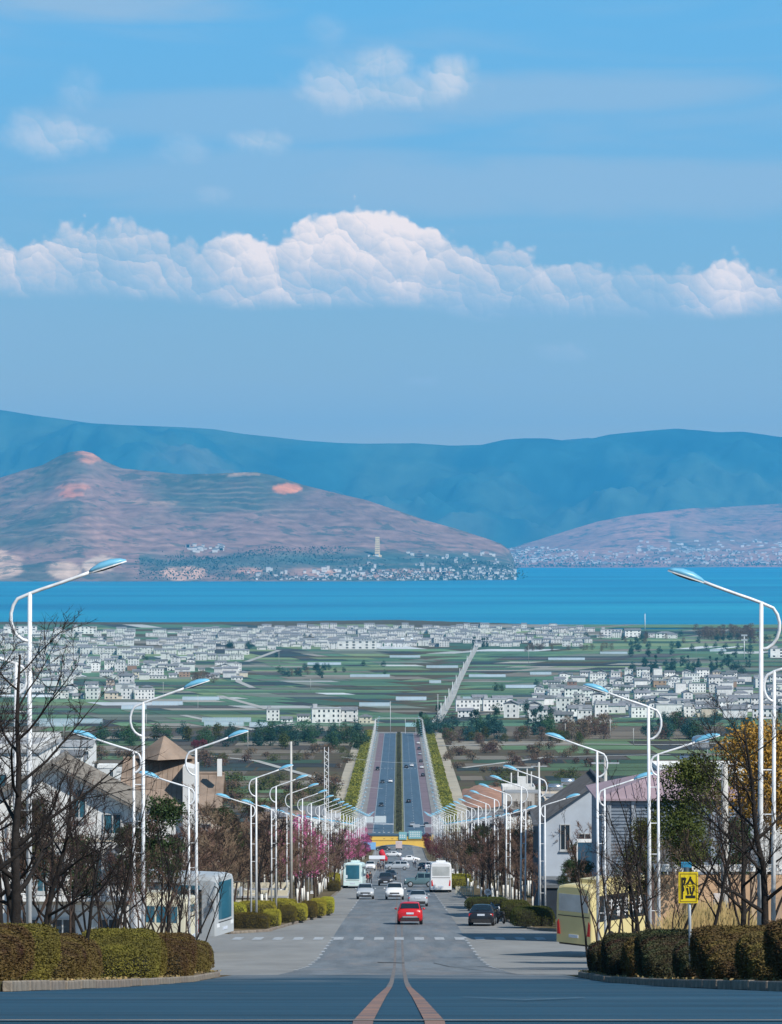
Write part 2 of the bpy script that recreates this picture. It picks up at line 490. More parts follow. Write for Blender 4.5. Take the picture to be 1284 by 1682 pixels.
# ------------------------------------------------------------------ lake and far land
water = bpy.data.materials.new('lake water'); water.use_nodes = True
q = G(water.node_tree); b = water.node_tree.nodes['Principled BSDF']
t = water.node_tree.nodes.new('ShaderNodeTexCoord')
mp = water.node_tree.nodes.new('ShaderNodeMapping'); mp.inputs['Scale'].default_value = (0.00022, 0.0011, 1)
water.node_tree.links.new(t.outputs['Object'], mp.inputs[0])
wn = q.noise(mp.outputs[0], 1.0, 6, 0.6, 0.6)
water.node_tree.links.new(q.ramp(wn, [(0.34, (0.003, 0.16, 0.31)), (0.50, (0.006, 0.23, 0.39)), (0.66, (0.02, 0.34, 0.48))]), b.inputs['Base Color'])
b.inputs['Roughness'].default_value = 0.45
b.inputs['Specular IOR Level'].default_value = 0.25
bp = water.node_tree.nodes.new('ShaderNodeBump'); bp.inputs['Strength'].default_value = 0.5; bp.inputs['Distance'].default_value = 0.6
water.node_tree.links.new(q.noise(t.outputs['Object'], 0.06, 6, 0.6), bp.inputs['Height'])
water.node_tree.links.new(bp.outputs[0], b.inputs['Normal'])
lake = MB().quad((-22000, 5100, 0), (22000, 5100, 0), (22000, 36000, 0), (-22000, 36000, 0)).build('lake', water)
struct(lake, 'wide blue lake stretching between the plain and the far hills', 'water')

def interp(x, pts):
    return np.interp(x, [p[0] for p in pts], [p[1] for p in pts])
def hill(name, sil, dr_pts, ds_pts, dback, colfn, seed, m, nu=520, nv=90, u0=-900, u1=2200, rough=1.0, floor=-8.0, power=1.25):
    """ridge whose crest follows sil (photo x -> photo row) at distance dr, rising from its shore at ds"""
    us = np.linspace(u0, u1, nu)
    ts = np.concatenate([np.linspace(0, 1, int(nv * .8)), np.linspace(1.02, 2, nv - int(nv * .8))])
    U, T = np.meshgrid(us, ts)
    y = interp(U, sil); dr = interp(U, dr_pts); ds = interp(U, ds_pts)
    zr = CAMZ + (VY - y) / F * dr
    D = np.where(T <= 1, ds + (dr - ds) * T, dr + (dback - dr) * (T - 1))
    X = (U - VX) / F * D
    n1 = fbm2(X, D, seed, 6, 1 / 2600.0); n2 = fbm2(X, D, seed + 3, 5, 1 / 700.0)
    rid = np.abs(n1 - 0.5) * 2
    shape = np.where(T <= 1, np.clip(T, 0, 1) ** power, np.clip(1 - (T - 1), 0, 1) ** 1.3)
    Z = zr * shape
    mid = np.sin(np.clip(T, 0, 2) * math.pi / 2 * 1.0) * np.clip(1 - np.abs(T - 1) , 0, 1)
    side = np.clip(T, 0, 1) * np.clip(1 - T, 0, 1) * 4
    Z = Z + zr * side * ((rid - 0.35) * 0.42 + (n2 - 0.5) * 0.22) * rough
    Z = Z + zr * 0.010 * (n2 - .5) * (T > .97)
    n3 = fbm2(X, D, seed + 5, 4, 1 / 210.0); Z = Z + zr * side * (n3 - .5) * .07 * rough + 14 * (n3 - .5) * (T > .02) * (T < .97)
    Z = np.where(zr < 2, -12.0, np.maximum(Z, np.where(T < 0.03, floor, 1.0 + np.minimum(40, zr * .3) * T * n2)))
    Z = np.minimum(Z, np.maximum(CAMZ + (VY - y - .6) / F * D, -12.0) + (T > .93) * 5)
    cols = colfn(U, T, X, D, Z, n1, n2)
    me = gridmesh(name, np.stack([X, D, Z], -1), nu, nv, m, cols.reshape(-1, 3))
    o = bpy.data.objects.new(name, me); C.objects.link(o)
    return o
hm = attrmat('hillside', nscale=0.013, namp=0.62, terr=.26, scrub=.65)
def px_y(Z, D): return VY - (Z - CAMZ) / D * F
def mixc(a, b, t): return a[None, None, :] * (1 - t[..., None]) + b[None, None, :] * t[..., None]
def near_hill_col(U, T, X, D, Z, n1, n2):
    base = mixc(np.array([.15, .105, .095]), np.array([.36, .20, .16]), np.clip((n1 - .3) * 2.4, 0, 1))
    # terraces: warm ploughed fields in bands
    Y = px_y(Z, D)
    band = np.clip((np.sin(Z / 5.5 + 7 * n1) - 0.45) * 2, 0, 1) * np.clip((n2 - .42) * 5, 0, 1)
    base = base * (1 - band[..., None] * .55) + np.array([.46, .27, .20])[None, None] * band[..., None] * .55
    green = np.clip((fbm2(X, D, 77, 5, 1 / 900.0) - .54) * 7, 0, 1)
    base = base * (1 - green[..., None] * .75) + np.array([.055, .10, .075])[None, None] * green[..., None] * .75
    low = np.clip((Y - 903) / 12, 0, 1) * (U > 230) * np.clip((fbm2(X, D, 5, 4, 1 / 500.0) - .36 + .12 * (U > 560)) * 6, 0, 1)
    base = base * (1 - low[..., None] * .8) + np.array([.05, .12, .11])[None, None] * low[..., None] * .8
    def patch(x0, x1, y0, y1, c, k=1.0):
        uu = U + 22 * (n1 - .5) + 26 * (n2 - .5); yy = Y + 7 * (fbm2(X, D, 13, 4, 1 / 420.0) - .5) * 2
        w = np.clip((1 - ((uu - (x0 + x1) / 2) / ((x1 - x0) / 2)) ** 2 - ((yy - (y0 + y1) / 2) / ((y1 - y0) / 2)) ** 2) * 3 + (fbm2(X, D, 15, 3, 1 / 120.0) - .5) * 2, 0, 1) * k
        w = w * np.clip((fbm2(X, D, 9, 4, 1 / 160.0) - .2) * 5, 0, 1)
        return w[..., None], np.array(c)[None, None]
    for a in [(438, 492, 793, 811, (.75, .27, .12)), (92, 152, 797, 806, (.62, .26, .16)), (98, 142, 808, 819, (.60, .22, .13)), (120, 170, 738, 763, (.60, .26, .15)), (200, 300, 820, 832, (.5, .3, .2), .6),
              (-60, 50, 902, 954, (.85, .55, .38), .85), (82, 142, 920, 954, (.80, .55, .38), .8), (140, 205, 915, 940, (.75, .55, .40), .9), (268, 350, 930, 955, (.80, .48, .34), 1.0), (395, 440, 932, 945, (.72, .38, .27), .8),
              (470, 560, 930, 948, (.62, .36, .26), .8), (560, 760, 935, 952, (.6, .33, .25), .7), (355, 425, 774, 781, (.5, .32, .2), .8)]:
        w, c = patch(*a); base = base * (1 - w) + c * w
    return np.clip(base, 0, 1)
def right_hill_col(U, T, X, D, Z, n1, n2):
    base = mixc(np.array([.28, .15, .125]), np.array([.56, .28, .19]), np.clip((n1 - .3) * 2.4, 0, 1))
    band = np.clip((np.sin(Z / 9 + 7 * n1) - 0.3) * 2, 0, 1) * np.clip((n2 - .4) * 5, 0, 1)
    base = base * (1 - band[..., None] * .5) + np.array([.6, .33, .22])[None, None] * band[..., None] * .5
    gr = np.clip((fbm2(X, D, 81, 5, 1 / 1500.0) - .5) * 7, 0, 1) * (U > 1100)
    return np.clip(base * (1 - gr[..., None] * .6) + np.array([.06, .12, .10])[None, None] * gr[..., None] * .6, 0, 1)
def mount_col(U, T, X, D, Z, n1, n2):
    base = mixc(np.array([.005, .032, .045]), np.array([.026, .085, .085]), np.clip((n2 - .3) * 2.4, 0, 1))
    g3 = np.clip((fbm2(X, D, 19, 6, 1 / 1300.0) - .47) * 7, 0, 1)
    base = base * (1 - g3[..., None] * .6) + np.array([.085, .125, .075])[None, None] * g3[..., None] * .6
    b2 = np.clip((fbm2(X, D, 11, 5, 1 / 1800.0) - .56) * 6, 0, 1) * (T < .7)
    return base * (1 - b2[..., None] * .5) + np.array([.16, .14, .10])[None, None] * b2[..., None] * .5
SIL1 = [(-900, 700), (-500, 730), (-200, 790), (-60, 792), (0, 785), (40, 772), (70, 764), (95, 750), (112, 743), (135, 740), (152, 744), (172, 757), (200, 769), (250, 774), (300, 779), (345, 778), (420, 775), (450, 781), (500, 797), (560, 812), (600, 821), (650, 838), (700, 855), (750, 869), (800, 885), (822, 893), (834, 901), (841, 911), (846, 928), (851, 960), (2200, 985)]
h1 = hill('near_hill', SIL1, [(-900, 17000), (850, 15200), (2200, 15200)], [(-900, 12857), (600, 12857), (740, 13200), (845, 13500), (2200, 15000)], 19500, near_hill_col, 21, hm, u0=-900, u1=905)
struct(h1, 'brownish terraced hill with red earth patches on the far shore, left', 'hill')
SIL2 = [(-400, 925), (600, 922), (790, 908), (845, 899), (860, 893), (880, 888), (930, 872), (980, 857), (1030, 847), (1060, 843), (1130, 835), (1200, 832), (1284, 827), (1500, 800), (2200, 780)]
h2 = hill('low_hill', SIL2, [(-400, 24000), (2200, 26500)], [(-400, 21500), (750, 21800), (1000, 21400), (1284, 22200), (2200, 21400)], 28500, right_hill_col, 41, hm, u0=300, u1=2200, nv=70)
struct(h2, 'low reddish hill rising behind the far lakeside town, right', 'hill')
SIL3 = [(-900, 672), (-300, 662), (0, 673), (60, 683), (150, 695), (200, 698), (300, 702), (350, 705), (400, 713), (450, 718), (500, 724), (560, 728), (600, 729), (680, 728), (740, 732), (790, 731), (830, 722), (860, 720), (900, 720), (940, 726), (970, 721), (1000, 714), (1060, 708), (1110, 704), (1150, 707), (1180, 710), (1220, 709), (1250, 713), (1284, 718), (1600, 700), (2200, 715)]
h3 = hill('mountain_ridge', SIL3, [(-900, 30500), (2200, 30500)], [(-900, 26500), (2200, 26800)], 34500, mount_col, 61, attrmat('mountain woods', nscale=0.0035, namp=0.6), nu=480, nv=110, rough=2.0, power=1.05)
struct(h3, 'long blue forested mountain ridge behind the lake', 'mountain')
h4 = hill('distant_peak', [(-900, 760), (840, 760), (905, 726), (930, 722), (965, 719), (1000, 722), (1060, 740), (2200, 760)], [(-900, 34500), (2200, 34500)], [(-900, 33000), (2200, 33000)], 35500, mount_col, 71, hm, nu=200, nv=24, u0=600, u1=1300)
struct(h4, 'faint farther peak showing behind the dip of the mountain ridge', 'mountain')

# ------------------------------------------------------------------ air
haze_m = bpy.data.materials.new('lake haze'); haze_m.use_nodes = True
haze_m.node_tree.nodes.clear()
pv_ = haze_m.node_tree.nodes.new('ShaderNodeVolumePrincipled')
HAZE_D = 3.5e-5
pv_.inputs['Density'].default_value = HAZE_D
pv_.inputs['Color'].default_value = (0.09, 0.58, 1.0, 1)
pv_.inputs['Anisotropy'].default_value = 0.0
ho = haze_m.node_tree.nodes.new('ShaderNodeOutputMaterial')
haze_m.node_tree.links.new(pv_.outputs[0], ho.inputs['Volume'])
haze = MB().box(-26000, 26000, -400, 36500, -22, 1720).build('haze', haze_m)
tag(haze, 'thin blue haze hanging over the lake and the far mountains', 'haze', kind='stuff')

# ------------------------------------------------------------------ ground sheet
DS = sorted(set([p[0] for p in PROF] + list(range(-60, 300, 4)) + list(range(300, 2000, 10)) + list(range(2000, 6400, 50)) + [d for d in (42, 110, 165, 175, 185, 240)]))
def ribbon(name, m, xl, xr, d0, d1, dz, thick=0.0, parent=None):
    """a strip of surface following the slope, between xl(d) and xr(d)"""
    fl = xl if callable(xl) else (lambda d: xl); fr = xr if callable(xr) else (lambda d: xr)
    ds = [d0] + [d for d in DS if d0 < d < d1] + [d1]
    mb = MB()
    top = [((fl(d), d, gz(d) + dz), (fr(d), d, gz(d) + dz)) for d in ds]
    for (a, b), (c, e) in zip(top, top[1:]): mb.add([a, b, e, c], [(0, 1, 2, 3)])
    if thick:
        lo = lambda p: (p[0], p[1], p[2] - thick)
        for (a, b), (c, e) in zip(top, top[1:]):
            mb.add([lo(a), a, c, lo(c)], [(0, 1, 2, 3)]); mb.add([b, lo(b), lo(e), e], [(0, 1, 2, 3)])
        a, b = top[0]; mb.add([lo(a), lo(b), b, a], [(0, 1, 2, 3)])
        a, b = top[-1]; mb.add([lo(a), a, b, lo(b)], [(0, 1, 2, 3)])
    return mb.build(name, m, parent)
def shore_d(px):
    y = np.interp(px, [-900, 0, 300, 650, 900, 960, 1050, 1284, 2200], [1024, 1021, 1022, 1018, 1026, 1032, 1034, 1030, 1024])
    return 149.2 * F / (y - VY)
# soil colours: procedural patchwork of fields
gm = bpy.data.materials.new('fields and soil'); gm.use_nodes = True
nt = gm.node_tree; q = G(nt); b = nt.nodes['Principled BSDF']
t = nt.nodes.new('ShaderNodeTexCoord'); sx = nt.nodes.new('ShaderNodeSeparateXYZ'); nt.links.new(t.outputs['Object'], sx.inputs[0])
nn = q.noise(t.outputs['Object'], 0.05, 7, 0.6)
soil = q.ramp(nn, [(0.3, (.07, .05, .035)), (0.5, (.12, .095, .06)), (0.7, (.10, .11, .045))])
n_fine = q.noise(t.outputs['Object'], 1.2, 4, 0.6)
soil = q.mix(q.m('MULTIPLY', n_fine, 0.35), soil, (.05, .045, .03))
nt.links.new(soil, b.inputs['Base Color']); b.inputs['Roughness'].default_value = 0.95; b.inputs['Specular IOR Level'].default_value = 0.1
us = np.concatenate([np.linspace(-2200, 0, 12), np.linspace(20, 1284, 80), np.linspace(1400, 3400, 12)])
vs = []; dl = [-60, -20, 0, 8] + [d for d in DS if d > 8]
for d in dl:
    for u in us:
        sd_ = shore_d(u)
        dd = min(d, sd_) if d > 4000 else d
        w = max(dd, 40.0)
        x = (u - VX) / F * w
        if abs(x) < 0: pass
        x *= 1.0 if d > 300 else (1 + (300 - max(d, 0)) / 40.0)
        z = gz(dd)
        if d >= sd_: z = 0.5 if d < sd_ + 55 else -6.0
        if d >= sd_ + 55: dd = sd_ + 30; x = (u - VX) / F * dd
        vs.append((x, dd, z))
me = gridmesh('ground', vs, len(us), len(dl), gm, smooth=False)
ground = bpy.data.objects.new('ground', me); C.objects.link(ground)
struct(ground, 'sloping plain of brown earth and rough grass running down to the lake', 'ground')
# ------------------------------------------------------------------ street surfaces
M_navy = mat('fresh asphalt', (.018, .062, .100), .68, .5, .5, bump=.6, spec=.3, stretch=(.22, 1.5, 1), detail=10)  # dark blue near the camera, blending to grey farther down the street
M_asph = mat('asphalt', (.165, .185, .20), .8, .28, .5, bump=.5, spec=.3, stretch=(1.6, .10, 1), detail=9)
nf = M_navy.node_tree; qf = G(nf); bf = nf.nodes['Principled BSDF']; tf = nf.nodes.new('ShaderNodeTexCoord')
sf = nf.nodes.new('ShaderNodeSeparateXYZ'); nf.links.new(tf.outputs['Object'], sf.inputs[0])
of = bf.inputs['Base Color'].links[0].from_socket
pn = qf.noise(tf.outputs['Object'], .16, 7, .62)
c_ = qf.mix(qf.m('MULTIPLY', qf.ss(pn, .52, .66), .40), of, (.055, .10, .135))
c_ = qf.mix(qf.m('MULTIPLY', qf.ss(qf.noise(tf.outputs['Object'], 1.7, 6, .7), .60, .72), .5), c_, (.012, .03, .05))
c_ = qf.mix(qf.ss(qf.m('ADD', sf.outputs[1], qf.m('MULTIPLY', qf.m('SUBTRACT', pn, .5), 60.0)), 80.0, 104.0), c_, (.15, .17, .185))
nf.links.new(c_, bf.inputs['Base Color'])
nt_a = M_asph.node_tree; qa = G(nt_a); ba = nt_a.nodes['Principled BSDF']; ta = nt_a.nodes.new('ShaderNodeTexCoord')
ma = nt_a.nodes.new('ShaderNodeMapping'); ma.inputs['Scale'].default_value = (.9, .016, 1); nt_a.links.new(ta.outputs['Object'], ma.inputs[0])
old = ba.inputs['Base Color'].links[0].from_socket
w1 = qa.ss(qa.noise(ma.outputs[0], 1.0, 5, .55), .48, .70)
w2 = qa.ss(qa.noise(ta.outputs['Object'], .045, 6, .6), .45, .65)
c_ = qa.mix(qa.m('MULTIPLY', w1, .55), old, (.26, .235, .22)); c_ = qa.mix(qa.m('MULTIPLY', w2, .35), c_, (.10, .125, .15))
nt_a.links.new(c_, ba.inputs['Base Color'])
M_park = mat('pale concrete lane', (.255, .255, .245), .85, .16, .30, bump=.3, spec=.25, stretch=(1, .35, 1))
M_far = mat('far asphalt', (.075, .125, .175), .75, .12, .12, spec=.3, stretch=(3, .3, 1))
M_pink = mat('red cycle lane', (.20, .155, .175), .85, .15, .1, spec=.2)
M_white = mat('road paint', (.42, .44, .45), .8, .3, 3.5, col2=(.22, .24, .26))
M_yel = mat('yellow road paint', (.24, .13, .085), .8, .4, 1.0, col2=(.10, .09, .10))
M_crack = mat('crack', (.03, .035, .04), .9)
M_earth = mat('pavement earth', (.15, .105, .065), .95, .45, .9, bump=.8, spec=.1, col2=(.06, .065, .025))
M_kerb = mat('kerb stone', (.21, .175, .14), .9, .45, 2.5, bump=.5, rnd=.12)
M_path = mat('pale path', (.42, .37, .28), .95, .2, .1)
M_verge = mat('verge', (.16, .16, .075), .95, .35, .2)

navy = ribbon('road', M_navy, -60, 60, -60, 42, .004); struct(navy, 'dark fresh asphalt in the foreground of the street', 'road')
fr2 = ribbon('road', M_navy, -5.62, 5.62, 42, 99, .004); struct(fr2, 'dark blue asphalt strip between the nearest kerbs', 'road')
KL = [(42, 5.6), (93, 5.7), (97, 6.0), (100, 6.6), (102, 7.6), (104, 30), (184, 30), (188, 10.6), (192, 8.6), (215, 6.9), (235, 5.5), (250, 6.2), (262, 7.1), (880, 7.1), (892, 12), (900, 15)]
KR = [(42, 5.6), (93, 5.7), (97, 6.0), (100, 6.6), (102, 7.6), (104, 30), (186, 30), (190, 11.0), (196, 9.0), (215, 7.8), (240, 7.0), (262, 7.0), (880, 7.1), (892, 12), (900, 15)]
kl = lambda d: float(np.interp(d, [p[0] for p in KL], [p[1] for p in KL]))
kr = lambda d: float(np.interp(d, [p[0] for p in KR], [p[1] for p in KR]))
DS = sorted(set(DS + [p[0] for p in KL] + [p[0] for p in KR] + list(np.arange(90, 106, 1.0)) + list(np.arange(184, 262, 3.0))))
o = ribbon('road', M_park, lambda d: -kl(d), kr, 99, 900, .002); struct(o, 'pale grey outer lanes and side lots of the street', 'road')
o = ribbon('road', M_asph, -4.1, 4.1, 99, 900, .006); struct(o, 'grey asphalt lanes running down the hill', 'road')
o = ribbon('road', M_far, -15, 15, 900, 985, .004); struct(o, 'crossroads beyond the yellow gate', 'road')
for s_, nm in ((-1, 'left'), (1, 'right')):
    a, b = sorted((s_ * 1.7, s_ * 9.0)); o = ribbon('road', M_far, a, b, 985, 1790, .010); struct(o, 'far %s carriageway between median and cycle lane' % nm, 'road')
    a, b = sorted((s_ * 9.0, s_ * 12.1)); o = ribbon('cycle_lane', M_pink, a, b, 985, 1790, .010); struct(o, 'faded red cycle lane on the %s of the far road' % nm, 'road')
    a, b = sorted((s_ * 12.1, s_ * 15.0)); o = ribbon('pavement', M_park, a, b, 985, 1790, .14, .14); struct(o, 'pale pavement on the %s of the far road' % nm, 'pavement')
    a, b = sorted((s_ * 21.5, s_ * 26.0)); o = ribbon('path', M_path, a, b, 985, 1790, .02); struct(o, 'sandy path outside the yellow shrubs on the %s' % nm, 'path')
    a, b = sorted((s_ * 15.0, s_ * 21.5)); o = ribbon('verge', M_verge, a, b, 985, 1790, .02); struct(o, 'verge under the yellow shrubs on the %s' % nm, 'ground')
o = ribbon('median', M_verge, -1.7, 1.7, 985, 1785, .15, .15); struct(o, 'raised median strip of the far road', 'ground')
o = ribbon('road', M_park, -60, 60, 1790, 1812, .012); struct(o, 'pale cross street closing the far end of the road', 'road')
pav = []
for s_, nm in ((-1, 'left'), (1, 'right')):
    k = kl if s_ < 0 else kr
    for (d0, d1, w) in ((42, 103, 34), (188, 888, 30)):
        if s_ < 0: o = ribbon('pavement', M_earth, -w if d0 < 100 else -30.5, lambda d: -k(d) - .16, d0, d1, .15, .15)
        else: o = ribbon('pavement', M_earth, lambda d: k(d) + .16, w if d0 < 100 else 30.5, d0, d1, .15, .15)
        struct(o, 'raised %s pavement of earth and grass %s' % (nm, 'beside the foreground' if d0 < 100 else 'beyond the side street'), 'pavement')
        pav.append((s_, d0, d1, k, o))
# kerb stones, each its own piece
ks = bpy.data.meshes.new('kerb_stone')
bm = bmesh.new(); bmesh.ops.create_cube(bm, size=1)
for v in bm.verts: v.co = Vector((v.co.x * .15, v.co.y * 2.36, v.co.z * .17))
bmesh.ops.bevel(bm, geom=bm.edges[:], offset=.018, segments=1, affect='EDGES'); bm.to_mesh(ks); bm.free(); ks.materials.append(M_kerb)
for s_, d0, d1, k, par in pav:
    d = d0 + .2; dend = min(d1, 264)
    while d < dend:
        x0 = k(d); x1 = k(min(d + 1, d1)); L = math.hypot(1, (x1 - x0))
        bend = abs(k(d + 2.4) - k(d)) > .5
        n = max(1, int(round(L / 2.4)))
        for j in range(n):
            f = (j + .5) / n if bend else 1.2
            if abs(x0 + (x1 - x0) * f) > 13: continue
            x = s_ * (x0 + (x1 - x0) * f + .08); y = d + f
            st = link('kerb_stone', ks, par)
            st.location = (x, y, gz(y) + .075 + rng.uniform(-.008, .008))
            sl_ = math.atan2(-(H(y + .5) - H(y - .5)), 1)
            st.rotation_euler = (sl_, 0, math.atan2(-s_ * (x1 - x0), 1) + rng.uniform(-.02, .02))
        d += 1 if bend else 2.42
o = ribbon('kerb', M_kerb, lambda d: -kl(d) - .16, lambda d: -kl(d), 264, 888, .17, .17); struct(o, 'pale kerb line along the left of the street', 'kerb')
o = ribbon('kerb', M_kerb, kr, lambda d: kr(d) + .16, 264, 888, .17, .17); struct(o, 'pale kerb line along the right of the street', 'kerb')

def marks(name, quads, m, dz=.014):
    mb = MB()
    for (x0, x1, d0, d1) in quads:
        ds = [d0] + [d for d in DS if d0 < d < d1] + [d1]
        for a, b in zip(ds, ds[1:]):
            mb.add([(x0, a, gz(a) + dz), (x1, a, gz(a) + dz), (x1, b, gz(b) + dz), (x0, b, gz(b) + dz)], [(0, 1, 2, 3)])
    return mb.build(name, m)
o = marks('lane_markings', [(s_ * 4.1 - .09, s_ * 4.1 + .09, d, d + 1.7) for s_ in (-1, 1) for d in np.arange(116, 184, 4.6)] + [(s_ * 4.1 - .07, s_ * 4.1 + .07, d, d + 4) for s_ in (-1, 1) for d in np.arange(250, 880, 10)] , M_white)
struct(o, 'dashed white lane lines on both sides of the street', 'road marking')
o = marks('zebra_crossing', [(x, x + .58, 177.5, 182) for x in np.arange(-10.2, 8.6, 1.24)], M_white, .018); struct(o, 'worn zebra crossing bars across the street at the side road', 'road marking')
o = marks('zebra_crossing', [(x, x + .5, 880, 884) for x in np.arange(-6.5, 6.6, 1.2)], M_white, .018); struct(o, 'worn zebra crossing bars in front of the yellow gate', 'road marking')
o = marks('stop_line', [(-6.0, -.4, 236, 236.7), (-4.6, -2.2, 239, 239.4), (.4, 4.0, 255, 255.5), (-7, -.5, 872, 873)], M_white, .018); struct(o, 'white stop lines across the left lanes', 'road marking')
o = marks('yellow_line', [(-.26, -.14, 60, 880), (.14, .26, 60, 880)], mat('faded yellow paint', (.17, .15, .14), .8, .3, 1.5), .010); struct(o, 'almost worn away double line farther down the street', 'road marking')
o = marks('yellow_line', [(-.25, -.14, 12, 60), (.14, .25, 12, 60)], M_yel, .010); struct(o, 'worn double yellow line along the middle of the street', 'road marking')
o = marks('lane_markings', [(s_ * x - .08, s_ * x + .08, 990, 1785) for s_ in (-1, 1) for x in (1.95, 8.8)] + [(s_ * 5.3 - .07, s_ * 5.3 + .07, d, d + 6) for s_ in (-1, 1) for d in np.arange(995, 1780, 15)], M_white, .02)
struct(o, 'white edge and lane lines of the far road', 'road marking')
o = marks('lane_markings', [(x, x + .7, d, d + 3) for d in (990, 1395) for x in np.arange(-8.6, 8.8, 1.6) if abs(x) > 2], M_white, .022); struct(o, 'white crossing bars on the far road', 'road marking')
mb = MB()
def crack(pts, w):
    for (a, b) in zip(pts, pts[1:]):
        p, r = at(*a), at(*b); n = 6
        for i in range(n):
            u = p.lerp(r, i / n); v = p.lerp(r, (i + 1) / n)
            u.z = gz(u.y) + .02; v.z = gz(v.y) + .02
            mb.add([(u.x, u.y - w, gz(u.y - w) + .02), (v.x, v.y - w, gz(v.y - w) + .02), (v.x, v.y + w, gz(v.y + w) + .02), (u.x, u.y + w, gz(u.y + w) + .02)], [(0, 1, 2, 3)])
crack([(620, 1581), (664, 1582)], .5); crack([(712, 1582), (750, 1589), (800, 1596), (860, 1601)], .35); crack([(784, 1588), (808, 1589)], .5)
o = mb.build('tar_seams', M_crack); struct(o, 'dark tar seams across the asphalt', 'road marking')
mb = MB(); crack([(250, 1634), (330, 1630), (420, 1633), (520, 1629)], .12); crack([(760, 1640), (860, 1645), (960, 1641)], .12); crack([(560, 1618), (600, 1619), (640, 1617)], .2)
o = mb.build('pale_scuffs', mat('pale scuff', (.10, .16, .20), .8, .3, 2)); struct(o, 'pale scuff lines across the dark foreground asphalt', 'road marking')
# foreground chalky line at the crest of the road
o = marks('stop_line', [(-5.5, 5.5, 16.0, 16.25)], mat('old paint', (.22, .19, .16), .8, .4, 3), .012); struct(o, 'worn pale line across the road at the bottom edge', 'road marking')

# ------------------------------------------------------------------ field patchwork on the plain
fv = []; ff = []; fc = []
PAL = [(.040, .090, .055), (.055, .125, .070), (.080, .155, .075), (.125, .18, .080), (.035, .040, .042), (.065, .06, .055), (.13, .115, .09), (.20, .19, .16), (.32, .34, .33), (.42, .46, .48), (.030, .05, .050), (.11, .13, .10)]
PW = np.array([.16, .20, .20, .10, .07, .05, .05, .04, .03, .015, .08, .12]); PW /= PW.sum()
row = 1000.0
while row < 5500:
    y = VY + F * H(row) / row
    pxh = rng.uniform(1.6, 5.5) if row > 1850 else rng.uniform(3, 9)
    # distance step that spans pxh photo rows
    step = 4.0
    while VY + F * H(row + step) / (row + step) > y - pxh and step < 400: step += 2
    nxt = row + step
    scale = row / F
    u = -700.0
    while u < 2000:
        w = float(rng.lognormal(math.log(75 if row > 1850 else 120), .65))
        x0, x1 = (u - VX) * scale, (u + w - VX) * scale
        u += w
        inner = 27.0 if row < 1830 else (6 if row < 1900 else 0)
        if row < 1830:
            if x0 < 0 < x1: continue
            if x0 < 0: x1 = min(x1, -inner)
            else: x0 = max(x0, inner)
            if abs(x0) < inner and abs(x1) < inner or x1 <= x0: continue
        if rng.random() < .06: continue
        if row < 1830:
            k = rng.choice([4, 5, 6, 6, 7, 0, 3, 2, 10]); c = np.array(PAL[k]) * (1.0, .92, .85)
        else: c = np.array(PAL[rng.choice(len(PAL), p=PW)])
        c = c * rng.uniform(.8, 1.25) * (1.55 if row > 1850 else 1.25); c = c * .82 + .18 * c.mean() * np.array([1.08, 1.0, .86])
        gap = min(3.0, step * .12)
        a0, a1 = row, nxt - gap
        cuts = [a0] + [d for d in DS if a0 < d < a1] + [a1]
        sk = 0 if row < 1830 else (.42 if x0 > 0 else -.25)
        for p, r_ in zip(cuts, cuts[1:]):
            k0 = len(fv); e0 = sk * (p - row); e1 = sk * (r_ - row)
            fv += [(x0 + .5 + e0, p, gz(p) + .12), (x1 - .8 + e0, p, gz(p) + .12), (x1 - .8 + e1, r_, gz(r_) + .12), (x0 + .5 + e1, r_, gz(r_) + .12)]
            ff.append((k0, k0 + 1, k0 + 2, k0 + 3)); fc += [c] * 4
    row = nxt
me = bpy.data.meshes.new('fields'); me.from_pydata(fv, [], ff)
ca = me.color_attributes.new('Col', 'FLOAT_COLOR', 'POINT')
ca.data.foreach_set('color', np.concatenate([np.array(fc), np.ones((len(fc), 1))], 1).astype(np.float32).reshape(-1))
me.materials.append(attrmat('crop rows', nscale=.03, namp=.35))
o = bpy.data.objects.new('fields', me); C.objects.link(o); struct(o, 'patchwork of long green and brown crop fields on the plain', 'fields')
mb = MB()
def lane(pts, w, dz=.3):
    for (a, b) in zip(pts, pts[1:]):
        p, r = at(*a), at(*b); n = max(2, int((r - p).length / 40))
        for i in range(n):
            u = p.lerp(r, i / n); v = p.lerp(r, (i + 1) / n)
            t_ = Vector((v.y - u.y, -(v.x - u.x), 0)).normalized() * w / 2
            P4 = [u - t_, v - t_, v + t_, u + t_]
            mb.add([(c.x, c.y, gz(c.y) + dz) for c in P4], [(0, 1, 2, 3)])
lane([(716, 1188), (730, 1165), (752, 1120), (768, 1088), (786, 1056)], 7)
lane([(360, 1143), (440, 1165)], 7); lane([(387, 1088), (392, 1120), (415, 1130)], 7); lane([(405, 1087), (458, 1068)], 8)
lane([(30, 1205), (250, 1196), (480, 1192), (610, 1190)], 6); lane([(700, 1226), (900, 1222), (1100, 1224), (1284, 1218)], 6)
lane([(560, 1290), (420, 1250), (300, 1238), (150, 1232)], 4); lane([(760, 1262), (900, 1244), (1100, 1240)], 4)
lane([(300, 1175), (420, 1200), (480, 1188)], 6); lane([(1030, 1150), (1284, 1140)], 5)
o = mb.build('farm_lanes', mat('lane concrete', (.42, .41, .37), .9, .15, .05)); struct(o, 'pale concrete farm lanes crossing the fields', 'road')
